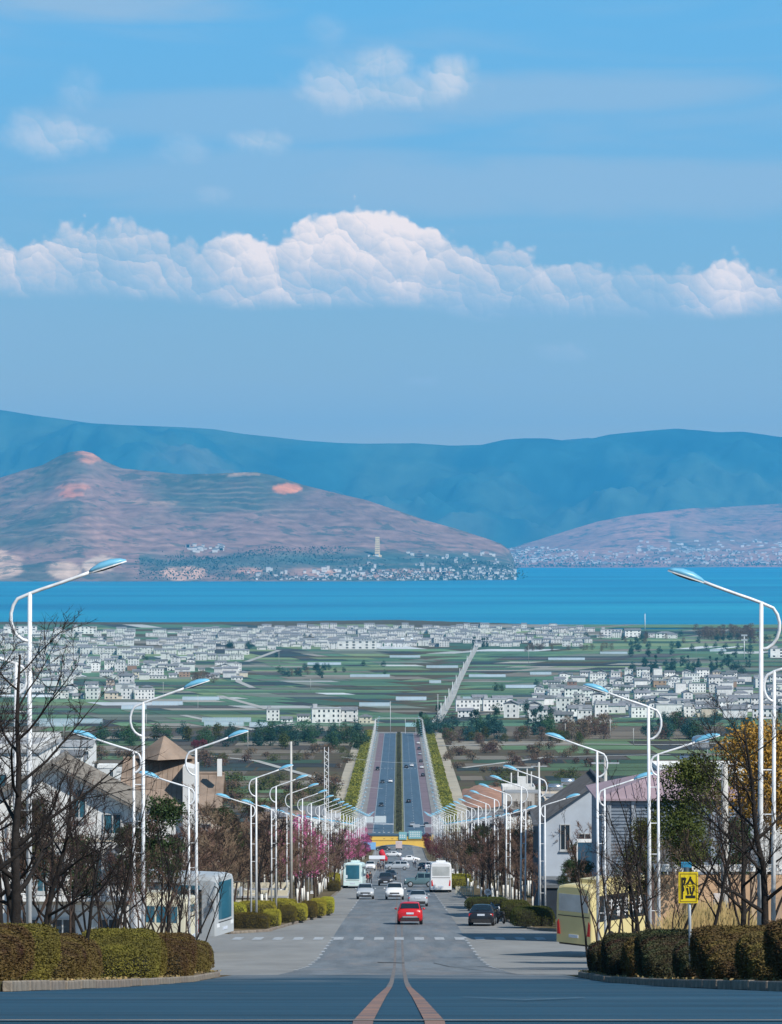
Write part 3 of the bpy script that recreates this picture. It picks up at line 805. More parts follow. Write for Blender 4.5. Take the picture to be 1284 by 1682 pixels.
# bare earth heap
vs = []
N1, N2 = 60, 24
for j in range(N2):
    for i in range(N1):
        u = 752 + (842 - 752) * i / (N1 - 1); v = 1333 - (1333 - 1287) * j / (N2 - 1)
        p = at(u, v); w = math.sin(math.pi * i / (N1 - 1)) * math.sin(math.pi * j / (N2 - 1))
        vs.append((p.x, p.y, p.z + .1 + 3.6 * max(-.15, w - .55 * float(fbm2(np.array(p.x / 9 + 50), np.array(p.y / 30), 3)))))
me = gridmesh('earth_mound', vs, N1, N2, mat('red earth', (.36, .19, .12), .95, .3, .15, bump=.5)); o = bpy.data.objects.new('earth_mound', me); C.objects.link(o)
struct(o, 'heap of bare orange earth right of the far road', 'earth mound')

# ------------------------------------------------------------------ street lamps
M_pole = mat('white lamp pole', (.76, .78, .80), .45, .12, 3, stain=.4)
M_head = mat('blue lamp head', (.17, .47, .66), .35, .08, 3)
M_rim = mat('lamp rim', (.75, .76, .76), .4, .05, 3)
M_lens = mat('lamp lens', (.05, .05, .055), .25, .1, 3)
def lamp_arm(root, x0, ztop, sgn, reach, rise, bulge, drop, r=.045, n=8):
    """ring-shaped brace on the back of the pole running over its top into the arm"""
    ang = math.atan2(rise, reach)
    pts = [(x0, 0, ztop - drop)]
    for k in range(1, 8):
        a = math.pi * k / 9
        pts.append((x0 - sgn * bulge * math.sin(a) * 1.0, 0, ztop - drop + drop * (1 - math.cos(a)) / 2 * 1.02))
    pts.append((x0 + sgn * .02, 0, ztop + .02))
    for k in range(1, 6):
        f = k / 5; pts.append((x0 + sgn * (reach * .62) * f, 0, ztop + .03 + rise * .66 * f - .06 * f * (1 - f)))
    MB().tube(pts, r, n).build('arm', M_pole, root, True)
    hx, hz = x0 + sgn * reach * .60, ztop + .03 + rise * .64
    L = 1.02; c, s = math.cos(ang), math.sin(ang)
    def P(a, w, h): return (hx + sgn * (a * c - h * s * 1), w, hz + a * s + h * c)
    rings = []; rim = []; lens = []
    for a, w, h in ((0, .05, .05), (.1, .10, .10), (.35, .15, .17), (.65, .16, .17), (.88, .11, .11), (L, .02, .03)):
        rings.append([P(a, -w, 0), P(a, -w * .8, h * .6), P(a, 0, h), P(a, w * .8, h * .6), P(a, w, 0)])
        rim.append([P(a, -w * 1.06, -.035), P(a, -w * 1.06, -.001), P(a, w * 1.06, -.001), P(a, w * 1.06, -.035)])
        if .05 < a < .95: lens.append([P(a, -w * .8, -.075 if .2 < a < .8 else -.05), P(a, -w * .8, -.036), P(a, w * .8, -.036), P(a, w * .8, -.075 if .2 < a < .8 else -.05)])
    hd = MB().loft(rings).build('lamp_head', M_head, root, True)
    MB().loft(rim).build('rim', M_rim, hd); MB().loft(lens).build('lens', M_lens, hd)
def make_lamp(double=True, short=False):
    root = empty('street_lamp', (0, 0, 0)); tag(root, 'white street lamp', 'street lamp')
    MB().cyl((0, 0, 0), .085, 10.15, 12, r2=.055).build('pole', M_pole, root, True)
    MB().box(-.2, .2, -.2, .2, 0, .05).box(-.14, .14, -.14, .14, .05, .3).build('base_plate', M_pole, root)
    lamp_arm(root, 0, 10.1, 1, 2.6, .85, .5, 1.25)
    if double:
        MB().cyl((-.36, 0, 0), .07, 8.3, 10, r2=.045).build('pole', M_pole, root, True)
        lamp_arm(root, -.36, 8.25, -1, 2.4, .7, -.0 + .28, .8, .04)
        for z in (2.2, 4.4, 5.6, 7.0):
            MB().tube([(0, 0, z), (-.36, 0, z)], .018, 6).build('tie', M_pole, root)
    return root
lampA = make_lamp(True); lampB = make_lamp(False)

ST = [77, 111.5, 141, 200, 232] + list(np.arange(264, 880, 31.5))
for s_, side in ((-1, 'left'), (1, 'right')):
    for i, d in enumerate(ST):
        dd = d + (2 if s_ > 0 else 0)
        o_ = inst(lampA, (s_ * 9.75, dd, gz(dd) + .14), (0 if s_ < 0 else math.pi) + rng.uniform(-.05, .05),
             label='white double-pole street lamp, %s from the camera in the %s row' % (ordi(i + 1), side), group='street lamps lining the hill street')
        o_.rotation_euler[0] = rng.uniform(-.006, .006); o_.rotation_euler[1] = rng.uniform(-.006, .006)
for s_, side in ((-1, 'left'), (1, 'right')):
    for i, d in enumerate(np.arange(905, 1785, 26)):
        d = float(d)
        inst(lampB, (s_ * 13.9, d, gz(d) + .14), 0 if s_ < 0 else math.pi,
             label='slim white street lamp, %s far road edge, %s beyond the yellow gate' % (side, ordi(i + 1)), group='street lamps along the far road')

# ------------------------------------------------------------------ tree building
def frame(t):
    r = Vector((0, 0, 1)) if abs(t.z) < .9 else Vector((1, 0, 0))
    u = t.cross(r).normalized(); return u, t.cross(u)
def grow(seed, h, spread, trunk_r, nl=6, nb=6, nt_=8, stems=1, upw=.5, base=.3, sub=True, droop=0.0, tww=.006):
    """returns trunk MB, twig MB (slivers) and the twig tip positions"""
    rn = random.Random(seed); tr = MB(); tw = MB(); tips = []
    def curve(p, t, L, n, wob, lift):
        pts = [p.copy()]; d = t.copy()
        for i in range(n):
            d = (d + Vector((rn.gauss(0, wob), rn.gauss(0, wob), rn.gauss(0, wob * .6) + lift))).normalized()
            p = p + d * (L / n); pts.append(p.copy())
        return pts
    def sliver(a, b, w):
        t = (b - a).normalized(); u, v = frame(t); th = rn.uniform(0, 6.28); o = (u * math.cos(th) + v * math.sin(th)) * w; o2 = t.cross(o).normalized() * w
        tw.add([a - o, a + o, a + o2, b], [(0, 1, 3), (1, 2, 3), (2, 0, 3)])
    for s in range(stems):
        t0 = Vector((rn.gauss(0, .08 + .16 * (stems > 1)), rn.gauss(0, .08 + .16 * (stems > 1)), 1)).normalized()
        H_ = h * rn.uniform(.75, .9)
        tp = curve(Vector((rn.gauss(0, .05 * stems), rn.gauss(0, .05 * stems), 0)), t0, H_, 9, .06, .05)
        rad = [trunk_r * (1 - .82 * i / 9) for i in range(10)]; rad[0] *= 1.25
        tr.tube(tp, rad, 7)
        for i in range(nl):
            f = base + (1 - base) * (i + rn.random()) / nl * .97
            k = f * 9; k0 = min(int(k), 8); p = tp[k0].lerp(tp[k0 + 1], k - k0)
            ang = i * 2.4 + rn.uniform(-.5, .5)
            L = spread * (1.15 - .6 * f) * rn.uniform(.7, 1.15)
            t = Vector((math.cos(ang), math.sin(ang), upw + rn.uniform(-.1, .35))).normalized()
            lp = curve(p, t, L, 6, .10, .07 - droop)
            r0 = trunk_r * (1 - .8 * f) * .62
            tr.tube(lp, [r0 * (1 - .8 * j / 6) for j in range(7)], 5, False)
            for j in range(nb):
                f2 = .25 + .75 * (j + rn.random()) / nb
                k = f2 * 6; k0 = min(int(k), 5); p2 = lp[k0].lerp(lp[k0 + 1], k - k0)
                t2 = ((lp[k0 + 1] - lp[k0]).normalized() + Vector((rn.gauss(0, .55), rn.gauss(0, .55), rn.gauss(.15, .4)))).normalized()
                L2 = L * .5 * rn.uniform(.6, 1.1) * (1.2 - .5 * f2)
                bp_ = curve(p2, t2, L2, 4, .14, .05 - droop)
                r1 = max(.008, r0 * .42 * (1 - .5 * f2))
                tr.tube(bp_, [r1 * (1 - .7 * m_ / 4) for m_ in range(5)], 4, False)
                for m_ in range(nt_):
                    f3 = .15 + .85 * (m_ + rn.random()) / nt_
                    k = f3 * 4; k1 = min(int(k), 3); p3 = bp_[k1].lerp(bp_[k1 + 1], k - k1)
                    t3 = ((bp_[k1 + 1] - bp_[k1]).normalized() + Vector((rn.gauss(0, .6), rn.gauss(0, .6), rn.gauss(.12, .4)))).normalized()
                    L3 = L2 * .5 * rn.uniform(.5, 1.2); e = p3 + t3 * L3
                    sliver(p3, e, tww + r1 * .25); tips.append(e)
                    if sub:
                        for _ in range(3):
                            q_ = p3.lerp(e, rn.uniform(.2, .9)); e2 = q_ + (t3 + Vector((rn.gauss(0, .6), rn.gauss(0, .6), rn.gauss(.1, .4)))).normalized() * L3 * .5
                            sliver(q_, e2, tww * .85); tips.append(e2)
    return tr, tw, tips
M_bark = mat('bark', (.028, .024, .022), .9, .4, 6, bump=.6, spec=.15)
M_barkb = mat('brown bark', (.075, .052, .042), .9, .4, 6, bump=.6, spec=.15)
M_twig = mat('twigs', (.036, .028, .026), .9, .3, 2, spec=.1, rnd=.5)
M_twigr = mat('reddish twigs', (.20, .125, .095), .9, .3, 2, spec=.1, rnd=.5)
M_lime = mat('lime wash', (.72, .71, .66), .8, .15, 6, bump=.3)
def bare_tree(seed, h, spread, r, red=False, lime=False, **kw):
    root = empty('bare_tree', (0, 0, 0)); tag(root, 'bare tree', 'tree')
    tr, tw, tips = grow(seed, h, spread, r, **kw)
    tr.build('trunk', M_barkb if red else M_bark, root, True)
    o = tw.build('twigs', M_twigr if red else M_twig, root); o['kind'] = 'stuff'
    if lime: MB().tube([(0, 0, 0), (0.01, 0, .6), (.02, 0, 1.2)], [r * 1.42, r * 1.2, r * 1.12], 9).build('lime_wash', M_lime, root, True)
    return root, tips
def crown_pts(seed, blobs, n, shell=.55):
    """points inside a set of ellipsoids (cx,cy,cz,rx,ry,rz), denser near their skins"""
    rn = np.random.default_rng(seed); out = []
    vol = np.array([b[3] * b[4] * b[5] for b in blobs]) ** .67; vol /= vol.sum()
    for b, w in zip(blobs, vol):
        k = max(4, int(n * w)); d = rn.normal(size=(k, 3)); d /= np.linalg.norm(d, axis=1)[:, None]
        rr = (shell + (1 - shell) * rn.random(k)) ** 1.0 * (1 + .12 * rn.normal(size=k))
        out.append(d * rr[:, None] * np.array(b[3:6]) + np.array(b[:3]))
    return np.concatenate(out)
def blobs_for(seed, h0, h1, rad, n, size=(.32, .6), flat=.8, peaked=0.0):
    rn = np.random.default_rng(seed); L = []
    for _ in range(n):
        a = rn.uniform(0, 6.283); f = rn.random(); z = h0 + (h1 - h0) * f
        env = math.sin(math.pi * (.15 + .8 * f)) ** .8 * (1 - peaked * f)
        q_ = rad * env * math.sqrt(rn.random()) * .85; s = rad * rn.uniform(*size)
        L.append((q_ * math.cos(a), q_ * math.sin(a), z, s, s, s * flat))
    return L
def leafy(name, seed, h, rad, nleaf, lsize, m, base=.3, nb=18, trunk_r=.12, peaked=0.0, stuffname='leaves', size=(.32, .6), flat=.8, cat='tree'):
    root = empty(name, (0, 0, 0)); tag(root, name.replace('_', ' '), cat)
    tr, tw, tips = grow(seed, h * .92, rad * .9, trunk_r, nl=5, nb=2, nt_=0, base=base * .8)
    tr.build('trunk', M_bark, root, True)
    P_ = crown_pts(seed, blobs_for(seed, h * base, h * .93, rad, nb, size, flat, peaked), nleaf)
    o = link(stuffname, leafmesh(stuffname, P_, lsize, m), root); o['kind'] = 'stuff'
    return root
M_ever = mat('evergreen leaves', (.035, .060, .022), .8, .45, .9, spec=.15, rnd=.4)
M_olive = mat('olive leaves', (.080, .085, .020), .8, .5, .8, spec=.15, rnd=.3, col2=(.030, .045, .015))
M_gold = mat('golden leaves', (.38, .22, .045), .8, .35, 1.2, spec=.15)
M_green = mat('green leaves', (.05, .10, .045), .8, .4, .4, spec=.15, rnd=.5)
M_blue = mat('blue green leaves', (.030, .080, .070), .8, .4, .4, spec=.15, rnd=.5)
M_brown = mat('brown leaves', (.15, .10, .070), .9, .35, .4, spec=.1, rnd=.5)
M_pinkb = mat('pink blossom', (.52, .14, .30), .8, .3, .8, spec=.15, rnd=.3)
M_plum = mat('plum red leaves', (.16, .035, .055), .8, .35, .8, spec=.15, rnd=.3)
M_hedge = mat('hedge leaves', (.115, .095, .018), .8, .35, 1.2, spec=.2, rnd=.25, col2=(.07, .055, .016))
M_hedgey = mat('yellow hedge leaves', (.34, .31, .035), .8, .3, 1.0, spec=.2, rnd=.2, col2=(.16, .15, .025))
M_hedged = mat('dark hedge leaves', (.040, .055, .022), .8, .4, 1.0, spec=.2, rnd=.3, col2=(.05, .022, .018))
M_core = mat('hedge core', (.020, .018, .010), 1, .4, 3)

# ------------------------------------------------------------------ clipped hedges
def rbox(lx, ly, lz, n=14, e=.32, seed=0, wob=.05):
    """surface points and normals of a clipped, slightly lumpy block"""
    rn = np.random.default_rng(seed)
    V = []; m_ = n
    us = np.linspace(0, 2 * math.pi, 4 * m_, endpoint=False); vs_ = np.linspace(0, math.pi / 2, m_)
    def sg(c, p): return np.sign(c) * np.abs(c) ** p
    for v in vs_:
        V.append([(sg(math.cos(v), e) * sg(math.cos(u), e) * lx / 2, sg(math.cos(v), e) * sg(math.sin(u), e) * ly / 2, sg(math.sin(v), e * 1.1) * lz) for u in us])
    V = np.array(V)
    nz = fbm2(V[..., 0] * 1.3 + 50 + V[..., 2], V[..., 1] * 1.3 + 50 - V[..., 2], seed, 4)
    return V * (1 + wob * (nz[..., None] - .5) * 2)
def make_hedge(seed, lx, ly, lz, m, e=.32, dens=1500):
    root = empty('clipped_hedge', (0, 0, 0)); tag(root, 'clipped hedge', 'hedge')
    V = rbox(lx, ly, lz, 14, e, seed)
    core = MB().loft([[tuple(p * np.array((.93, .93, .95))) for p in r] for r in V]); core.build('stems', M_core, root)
    n = int(dens * (lx * ly + 2 * lz * (lx + ly)))
    rn = np.random.default_rng(seed); R_, C_ = V.shape[:2]
    # area weighted sampling of the surface
    A = V[:-1]; B = V[1:]; A2 = np.roll(A, -1, 1); B2 = np.roll(B, -1, 1)
    area = np.linalg.norm(np.cross(A2 - A, B - A), axis=-1).reshape(-1); area /= area.sum()
    k = rn.choice(len(area), n, p=area); i, j = k // C_, k % C_; s, t = rn.random((2, n, 1))
    P_ = (A[i, j] * (1 - s) + A2[i, j] * s) * (1 - t) + (B[i, j] * (1 - s) + B2[i, j] * s) * t
    P_ = P_ * (1 + rn.normal(size=(n, 1)) * .018); P_[:, 2] = np.maximum(P_[:, 2], .03)
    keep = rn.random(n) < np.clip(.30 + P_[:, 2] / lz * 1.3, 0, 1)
    o = link('leaves', leafmesh('leaves', P_[keep], .058, m), root); o['kind'] = 'stuff'
    return root
def hedge_at(proto, x, d, label, rz=0, sc_=1, group='clipped hedges along the street', mats=None):
    inst(proto, (x, d, gz(d) + .13), rz, (1, 1, .60 if d < 58 else .68 if d < 68 else .78), label, group, mats)
M_hedger = mat('reddish hedge leaves', (.11, .085, .022), .8, .35, 1.2, spec=.2, rnd=.25, col2=(.06, .032, .020))
HA = [make_hedge(3, 1.8, 4.8, 1.17, M_hedge, .40), make_hedge(4, 2.05, 6.2, 1.2, M_hedge, .30), make_hedge(5, 1.75, 4.4, 1.12, M_hedge, .46)]
X = -7.15
LH = [(46.5, 0, 'leftmost dark clipped hedge at the bottom left edge, partly out of frame'), (51.5, 1, 'brown-green hedge block at the left frame edge under the big bare trees'), (57.2, 0, 'tall brown-green hedge block left of the white-painted trunk, second from the frame edge'), (63.0, 2, 'narrow brownish hedge block immediately left of the white-painted trunk'),
      (72.5, 1, 'flat-topped hedge block immediately right of the white-painted trunk at left'), (79, 0, 'rounded hedge block behind the flat-topped one, in front of the cream minibus'), (85.0, 1, 'low hedge block in the middle of the left row, below the white lamp pole'), (91, 0, 'hedge block second from the kerb corner in the near left row'), (96, 2, 'round-ended hedge block at the left kerb corner, last of the near left row')]
for i, (d, k, l) in enumerate(LH): hedge_at(HA[k], X - (.0 if d < 90 else .05) + (.16, -.1, .05, -.2, .12, -.12, .1, -.1, .1)[i], d, l, rng.uniform(-.05, .05), group='hedge blocks along the near left kerb', mats={'leaves': (M_hedger, M_hedge, M_hedger, M_hedger, M_hedge, M_hedge, M_hedger, M_hedge, M_hedger)[i]})
RH = [(47, 1, 'dark hedge block at the bottom right frame edge'), (53, 0, 'dark hedge block under the right lamp pole, next to the frame edge'), (59, 1, 'dark hedge block right of the white-painted trunk on the right'), (66, 2, 'dark hedge block behind the foot of the yellow sign pole'), (74, 1, 'green-topped hedge block left of the yellow sign pole'), (81, 0, 'dark brown hedge block in front of the yellow bus, third from the corner'), (86.5, 1, 'dark hedge block in front of the yellow bus, second from the corner'), (91.5, 2, 'rounded dark hedge block at the right kerb corner under the yellow bus'), (96, 2, 'last dark hedge block of the near right row, at the side street')]
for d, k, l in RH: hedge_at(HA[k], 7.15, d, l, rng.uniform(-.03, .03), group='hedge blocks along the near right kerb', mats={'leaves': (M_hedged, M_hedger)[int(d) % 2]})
ML = [(406, 1529, 2.9, 1.5, .95, M_hedge, 'box-shaped brown-fronted hedge at the near end of the left traffic island'), (444, 1525, 1.3, 3, .9, M_hedgey, 'yellow-green hedge block behind the box-shaped one on the left island'), (470, 1519, 1.3, 3.4, .9, M_hedge, 'darker hedge block third along the left island'), (488, 1516, 1.3, 4, .9, M_hedgey, 'yellow hedge block in the middle of the left island'), (505, 1511, 1.3, 4, .9, M_hedge, 'hedge block fifth along the left island'), (520, 1508, 1.3, 5, .9, M_hedgey, 'bright yellow hedge block sixth along the left island'), (535, 1504, 1.2, 5, .9, M_hedgey, 'bright yellow rounded hedge block at the far tip of the left island')]
for i, (x, y, w, l, h, m_, lab) in enumerate(ML):
    p = at(x, y); hh = make_hedge(30 + i, w, l, h, m_, .4, 700); inst(hh, (p.x, p.y + l / 2, p.z + .13), 0, label=lab, group='hedges of the left traffic island')
for i, (x, y, w, l, h) in enumerate([(378, 1512, 2.2, 3, .95), (420, 1508, 3, 3, .95), (462, 1503, 2.4, 3, .9)]):
    p = at(x, y); hh = make_hedge(40 + i, w, l, h, M_hedgey, .4, 600); inst(hh, (p.x, p.y + l / 2, p.z + .13), 0, label='light yellow-green hedge behind the left island, %s from the left' % ordi(i + 1), group='back row of yellow hedges, left')
for i, (x, y, w, l, h, m_, lab) in enumerate([(876, 1525, 3.0, 3, 1.15, M_olive, 'rounded green hedge by the white-painted trunk at the right island tip'), (848, 1514, 2.2, 4, 1.1, M_olive, 'green hedge behind the parked motorcycle on the right'), (800, 1496, 3.8, 2, .9, M_olive, 'low green hedge right behind the black sedan'), (758, 1461, 2.8, 6, 1.3, M_hedgey, 'yellowish hedge right of the white coach'),
      (548, 1466, 1.5, 3, 1.0, M_hedge, 'box hedge immediately left of the white oncoming coach'), (545, 1455, 2.0, 6, 1.1, M_hedgey, 'hedge behind the box hedge left of the oncoming coach')]):
    p = at(x, y); hh = make_hedge(50 + i, w, l, h, m_, .45, 600); inst(hh, (p.x, p.y + l / 2, p.z + .13), 0, label=lab, group='hedges beside the parked vehicles')
# long planting along the far road: nobody could count these
def strip_leaves(x0, x1, d0, d1, h, n, size, m, name, label, cat, core=True):
    rn = np.random.default_rng(int(abs(x0) * 100)); y = rn.uniform(d0, d1, n); x = rn.uniform(x0, x1, n)
    top_ = h * (.5 + .8 * fbm2(x / 2.5 + 99, y / 9 + 99, 8, 3)); z = np.array([gz(v) for v in y]) + .1 + top_ * np.sqrt(rn.random(n))
    o = link(name, leafmesh(name, np.stack([x, y, z], 1), size, m)); tag(o, label, cat, kind='stuff')
strip_leaves(-1.0, 1.0, 990, 1780, 1.4, 22000, .42, mat('median leaves', (.055, .06, .025), .85, .4, .3, col2=(.03, .03, .018)), 'median_hedge', 'dark green hedge filling the median of the far road', 'hedge')
M_shrub = mat('shrub leaves', (.26, .24, .04), .85, .3, .18, spec=.1, col2=(.05, .085, .025))
strip_leaves(15.2, 21, 990, 1785, 2.3, 26000, .75, M_shrub, 'shrubs', 'yellow-green shrubs along the right edge of the far road', 'shrubs')
strip_leaves(-21, -15.2, 990, 1785, 2.3, 26000, .75, M_shrub, 'shrubs', 'yellow-green shrubs along the left edge of the far road', 'shrubs')
# ------------------------------------------------------------------ vehicles
M_glass = mat('dark car glass', (.012, .022, .030), .08, .1, 2, spec=.9)
M_glassb = mat('blue coach glass', (.03, .13, .19), .08, .2, 1, spec=.9)
M_tyre = mat('tyre rubber', (.018, .018, .018), .9, .2, 9)
M_rimm = mat('wheel rim', (.45, .46, .47), .35, .1, 9, metal=.6)
M_red_l = mat('red tail lamp', (.55, .02, .02), .25, .1, 9)
M_clear = mat('head lamp glass', (.75, .78, .80), .12, .1, 9)
M_plate = mat('number plate', (.55, .60, .68), .5, .3, 30)
M_black = mat('black plastic', (.02, .02, .022), .6, .2, 9)
PAINT = {k: mat(k + ' paint', c, .28, .04, .8, spec=.6) for k, c in dict(red=(.55, .015, .02), white=(.74, .75, .76), silver=(.38, .42, .46), black=(.016, .018, .024), grey=(.16, .19, .21), dark=(.035, .04, .05), teal=(.10, .17, .19)).items()}
def wheel(root, x, y, r=.33, w=.22):
    s = 1 if x > 0 else -1
    x0 = x - w / 2
    rings = []
    for xx, rr in ((x0, r * .9), (x0 + .03, r), (x0 + w - .03, r), (x0 + w, r * .9)):
        rings.append([(xx, y + rr * math.cos(2 * math.pi * j / 20), r + rr * math.sin(2 * math.pi * j / 20)) for j in range(20)])
    wh = MB().loft(rings).build('wheel', M_tyre, root, False)
    xo = x + s * (w / 2 + .004)
    m = MB()
    m.loft([[(xo, y + .62 * r * math.cos(2 * math.pi * j / 16), r + .62 * r * math.sin(2 * math.pi * j / 16)) for j in range(16)], [(xo + s * .015, y + .5 * r * math.cos(2 * math.pi * j / 16), r + .5 * r * math.sin(2 * math.pi * j / 16)) for j in range(16)]])
    m.build('rim', M_rimm, wh)
def body_ring(y, zl, zb, zt, wb, wt):
    return [(-wb * .88, y, zl), (-wb * .98, y, zl + .12), (-wb, y, (zl + zb) * .5), (-wb * .97, y, zb), (-wt, y, zt - .03), (-wt * .6, y, zt + .01), (0, y, zt + .025), (wt * .6, y, zt + .01), (wt, y, zt - .03), (wb * .97, y, zb), (wb, y, (zl + zb) * .5), (wb * .98, y, zl + .12), (wb * .88, y, zl)]
def shrinkq(P4, k, k2=None, off=.012):
    P4 = [Vector(p) for p in P4]; k2 = k if k2 is None else k2
    a, b, c, d = P4
    def B(s, t): return (a * (1 - s) + b * s) * (1 - t) + (d * (1 - s) + c * s) * t
    n = (b - a).cross(d - a).normalized() * off
    return [B(k, k2) + n, B(1 - k, k2) + n, B(1 - k, 1 - k2) + n, B(k, 1 - k2) + n]
SHAPES = {
 'sedan': dict(st=[(-2.32, .38, .74, .80, .74, .58), (-2.24, .24, .88, .96, .86, .74), (-1.62, .2, .93, 1.02, .90, .76), (-.88, .2, .95, 1.42, .91, .60), (.15, .2, .95, 1.45, .91, .60), (1.05, .2, .92, 1.02, .91, .76), (2.05, .22, .74, .80, .87, .66), (2.30, .34, .58, .62, .76, .52)], wx=.80, wy=1.38, r=.32),
 'hatch': dict(st=[(-1.98, .40, .80, .90, .76, .62), (-1.90, .26, .96, 1.06, .87, .74), (-1.45, .22, 1.00, 1.50, .90, .62), (-.4, .22, 1.00, 1.58, .90, .64), (.35, .22, .98, 1.54, .90, .62), (1.05, .22, .98, 1.10, .90, .76), (1.85, .26, .80, .90, .87, .68), (2.05, .40, .64, .68, .76, .54)], wx=.79, wy=1.25, r=.33),
 'suv': dict(st=[(-2.26, .44, .92, 1.00, .80, .66), (-2.18, .30, 1.06, 1.16, .92, .80), (-1.82, .28, 1.08, 1.62, .94, .68), (-.6, .28, 1.08, 1.70, .94, .68), (.35, .28, 1.06, 1.68, .94, .67), (1.0, .28, 1.04, 1.16, .94, .80), (2.0, .30, .92, 1.02, .91, .74), (2.26, .42, .72, .78, .80, .58)], wx=.83, wy=1.35, r=.36),
 'jeep': dict(st=[(-2.0, .45, 1.0, 1.05, .80, .74), (-1.95, .34, 1.12, 1.80, .86, .70), (-.6, .34, 1.12, 1.84, .88, .72), (.25, .34, 1.12, 1.82, .88, .70), (.62, .34, 1.10, 1.20, .88, .76), (1.75, .36, 1.02, 1.12, .86, .74), (1.98, .46, .86, .92, .80, .66)], wx=.80, wy=1.2, r=.38),
}
def make_car(shape, paint, name='car', cat='car', mirror=True):
    S = SHAPES[shape]; st = S['st']
    root = empty(name, (0, 0, 0)); tag(root, name, cat)
    rings = [body_ring(*s) for s in st]
    m = MB().loft(rings); body = m.build('body', paint, root, True)
    n = len(st)
    # find the roof stations
    roof = [i for i, s in enumerate(st) if s[3] > 1.3 and s[3] - s[2] > .35]
    ia, ib = roof[0], roof[-1]
    def panel(i, j, a, b, k, k2, nm, flip=False):
        P4 = [rings[i][a], rings[i][b], rings[j][b], rings[j][a]]
        if flip: P4 = P4[::-1]
        MB().add(shrinkq(P4, k, k2), [(0, 1, 2, 3)]).build(nm, M_glass, root)
    # rear and front screens (between belt station and roof station), upper skin from left to right
    def screen(i, j, nm, front):
        A, B_ = rings[i], rings[j]
        wA = A[8][0] * .93; wB = B_[8][0] * .93
        f0, f1 = (.12, .92) if abs(st[j][3] - st[i][3]) > .2 else (.2, .8)
        def Pm(w, f):
            z = (A[6][2] - .01) * (1 - f) + (B_[6][2] - .01) * f; y = A[6][1] * (1 - f) + B_[6][1] * f
            return (w * (wA * (1 - f) + wB * f), y + (.02 if front else -.02), z + .012)
        rows = [[Pm(w, f) for w in (-1, -.5, 0, .5, 1)] for f in (f0, (f0 + f1) / 2, f1)]
        mm = MB()
        for r_ in range(2):
            for c_ in range(4): mm.add([rows[r_][c_], rows[r_][c_ + 1], rows[r_ + 1][c_ + 1], rows[r_ + 1][c_]], [(0, 1, 2, 3)])
        mm.build(nm, M_glass, root)
    screen(ia - 1, ia, 'rear_window', False); screen(ib + 1, ib, 'windscreen', True)
    for s in (0, 1):
        a, b = (3, 4) if s == 0 else (9, 8)
        for i in range(ia, ib):
            P4 = [rings[i][a], rings[i + 1][a], rings[i + 1][b], rings[i][b]]
            if s == 0: P4 = [P4[1], P4[0], P4[3], P4[2]]
            MB().add(shrinkq(P4, .05, .12), [(0, 1, 2, 3)]).build('side_window', M_glass, root)
        # quarter panes
        for i, j in ((ia - 1, ia), (ib, ib + 1)):
            P4 = [rings[i][a], rings[j][a], rings[j][b], rings[i][b]]
            if s == 0: P4 = [P4[1], P4[0], P4[3], P4[2]]
            MB().add(shrinkq(P4, .14, .2), [(0, 1, 2, 3)]).build('side_window', M_glass, root)
        sx = -1 if s == 0 else 1
        w = st[1][4]; zt = st[1][2]
        for y, mt, nm, z in ((st[1][0], M_red_l, 'tail_lamp', zt - .10), (st[-2][0] + .10, M_clear, 'headlight', st[-2][2] - .10)):
            dy = -.045 if mt is M_red_l else .05
            MB().box(sx * w * .60 if sx > 0 else -w * .985, w * .985 if sx > 0 else -w * .60, y + min(dy, -dy) * .9 if mt is M_red_l else y - .10, y + abs(dy) * .5, z - .09, z + .08).build(nm, mt, root)
        if mirror: MB().ell((sx * (w + .13), st[ib + 1][0] - .25, st[ib][2] + .08), .10, .06, .075, 8, 6).build('mirror', paint, root, True)
        for y in (-S['wy'], S['wy']): wheel(root, sx * S['wx'], y, S['r'])
    yr = st[0][0] - .012; yf = st[-1][0] + .012; zl = st[0][1]
    MB().box(-.26, .26, yr - .02, yr + .03, zl + .33, zl + .46).build('number_plate', M_plate, root)
    MB().box(-.26, .26, yf - .03, yf + .02, zl - .02 + .05, zl + .16).build('number_plate', M_plate, root)
    MB().box(-.66, .66, yr - .05, yr + .25, zl - .12, zl + .10).build('bumper', M_black, root)
    MB().box(-.60, .60, yf - .25, yf + .035, zl - .12, zl + .02).build('bumper', M_black, root)
    MB().box(-.48, .48, yf - .1, yf + .010, zl + .17, zl + .30).build('grille', M_black, root)
    return root
def car_at(proto, x, y, rz, label, mats=None, group='', dx=0.0, sc_=None, z=0.0):
    p = at(x, y)
    o = inst(proto, (p.x + dx, p.y, p.z + .01 + z), rz, sc_, label, group, mats)
    sl_ = -(H(p.y + 2) - H(p.y - 2)) / 4
    # pitch with the slope
    M_ = Matrix.Rotation(math.atan(sl_), 4, 'X') @ Matrix.Rotation(rz, 4, 'Z')
    o.rotation_euler = M_.to_euler()
    return o
PI = math.pi
def bm_(k): return {'body': PAINT[k], 'mirror': PAINT[k]}
carH = make_car('hatch', PAINT['red']); carS = make_car('sedan', PAINT['black']); carU = make_car('suv', PAINT['white']); carJ = make_car('jeep', PAINT['teal'])

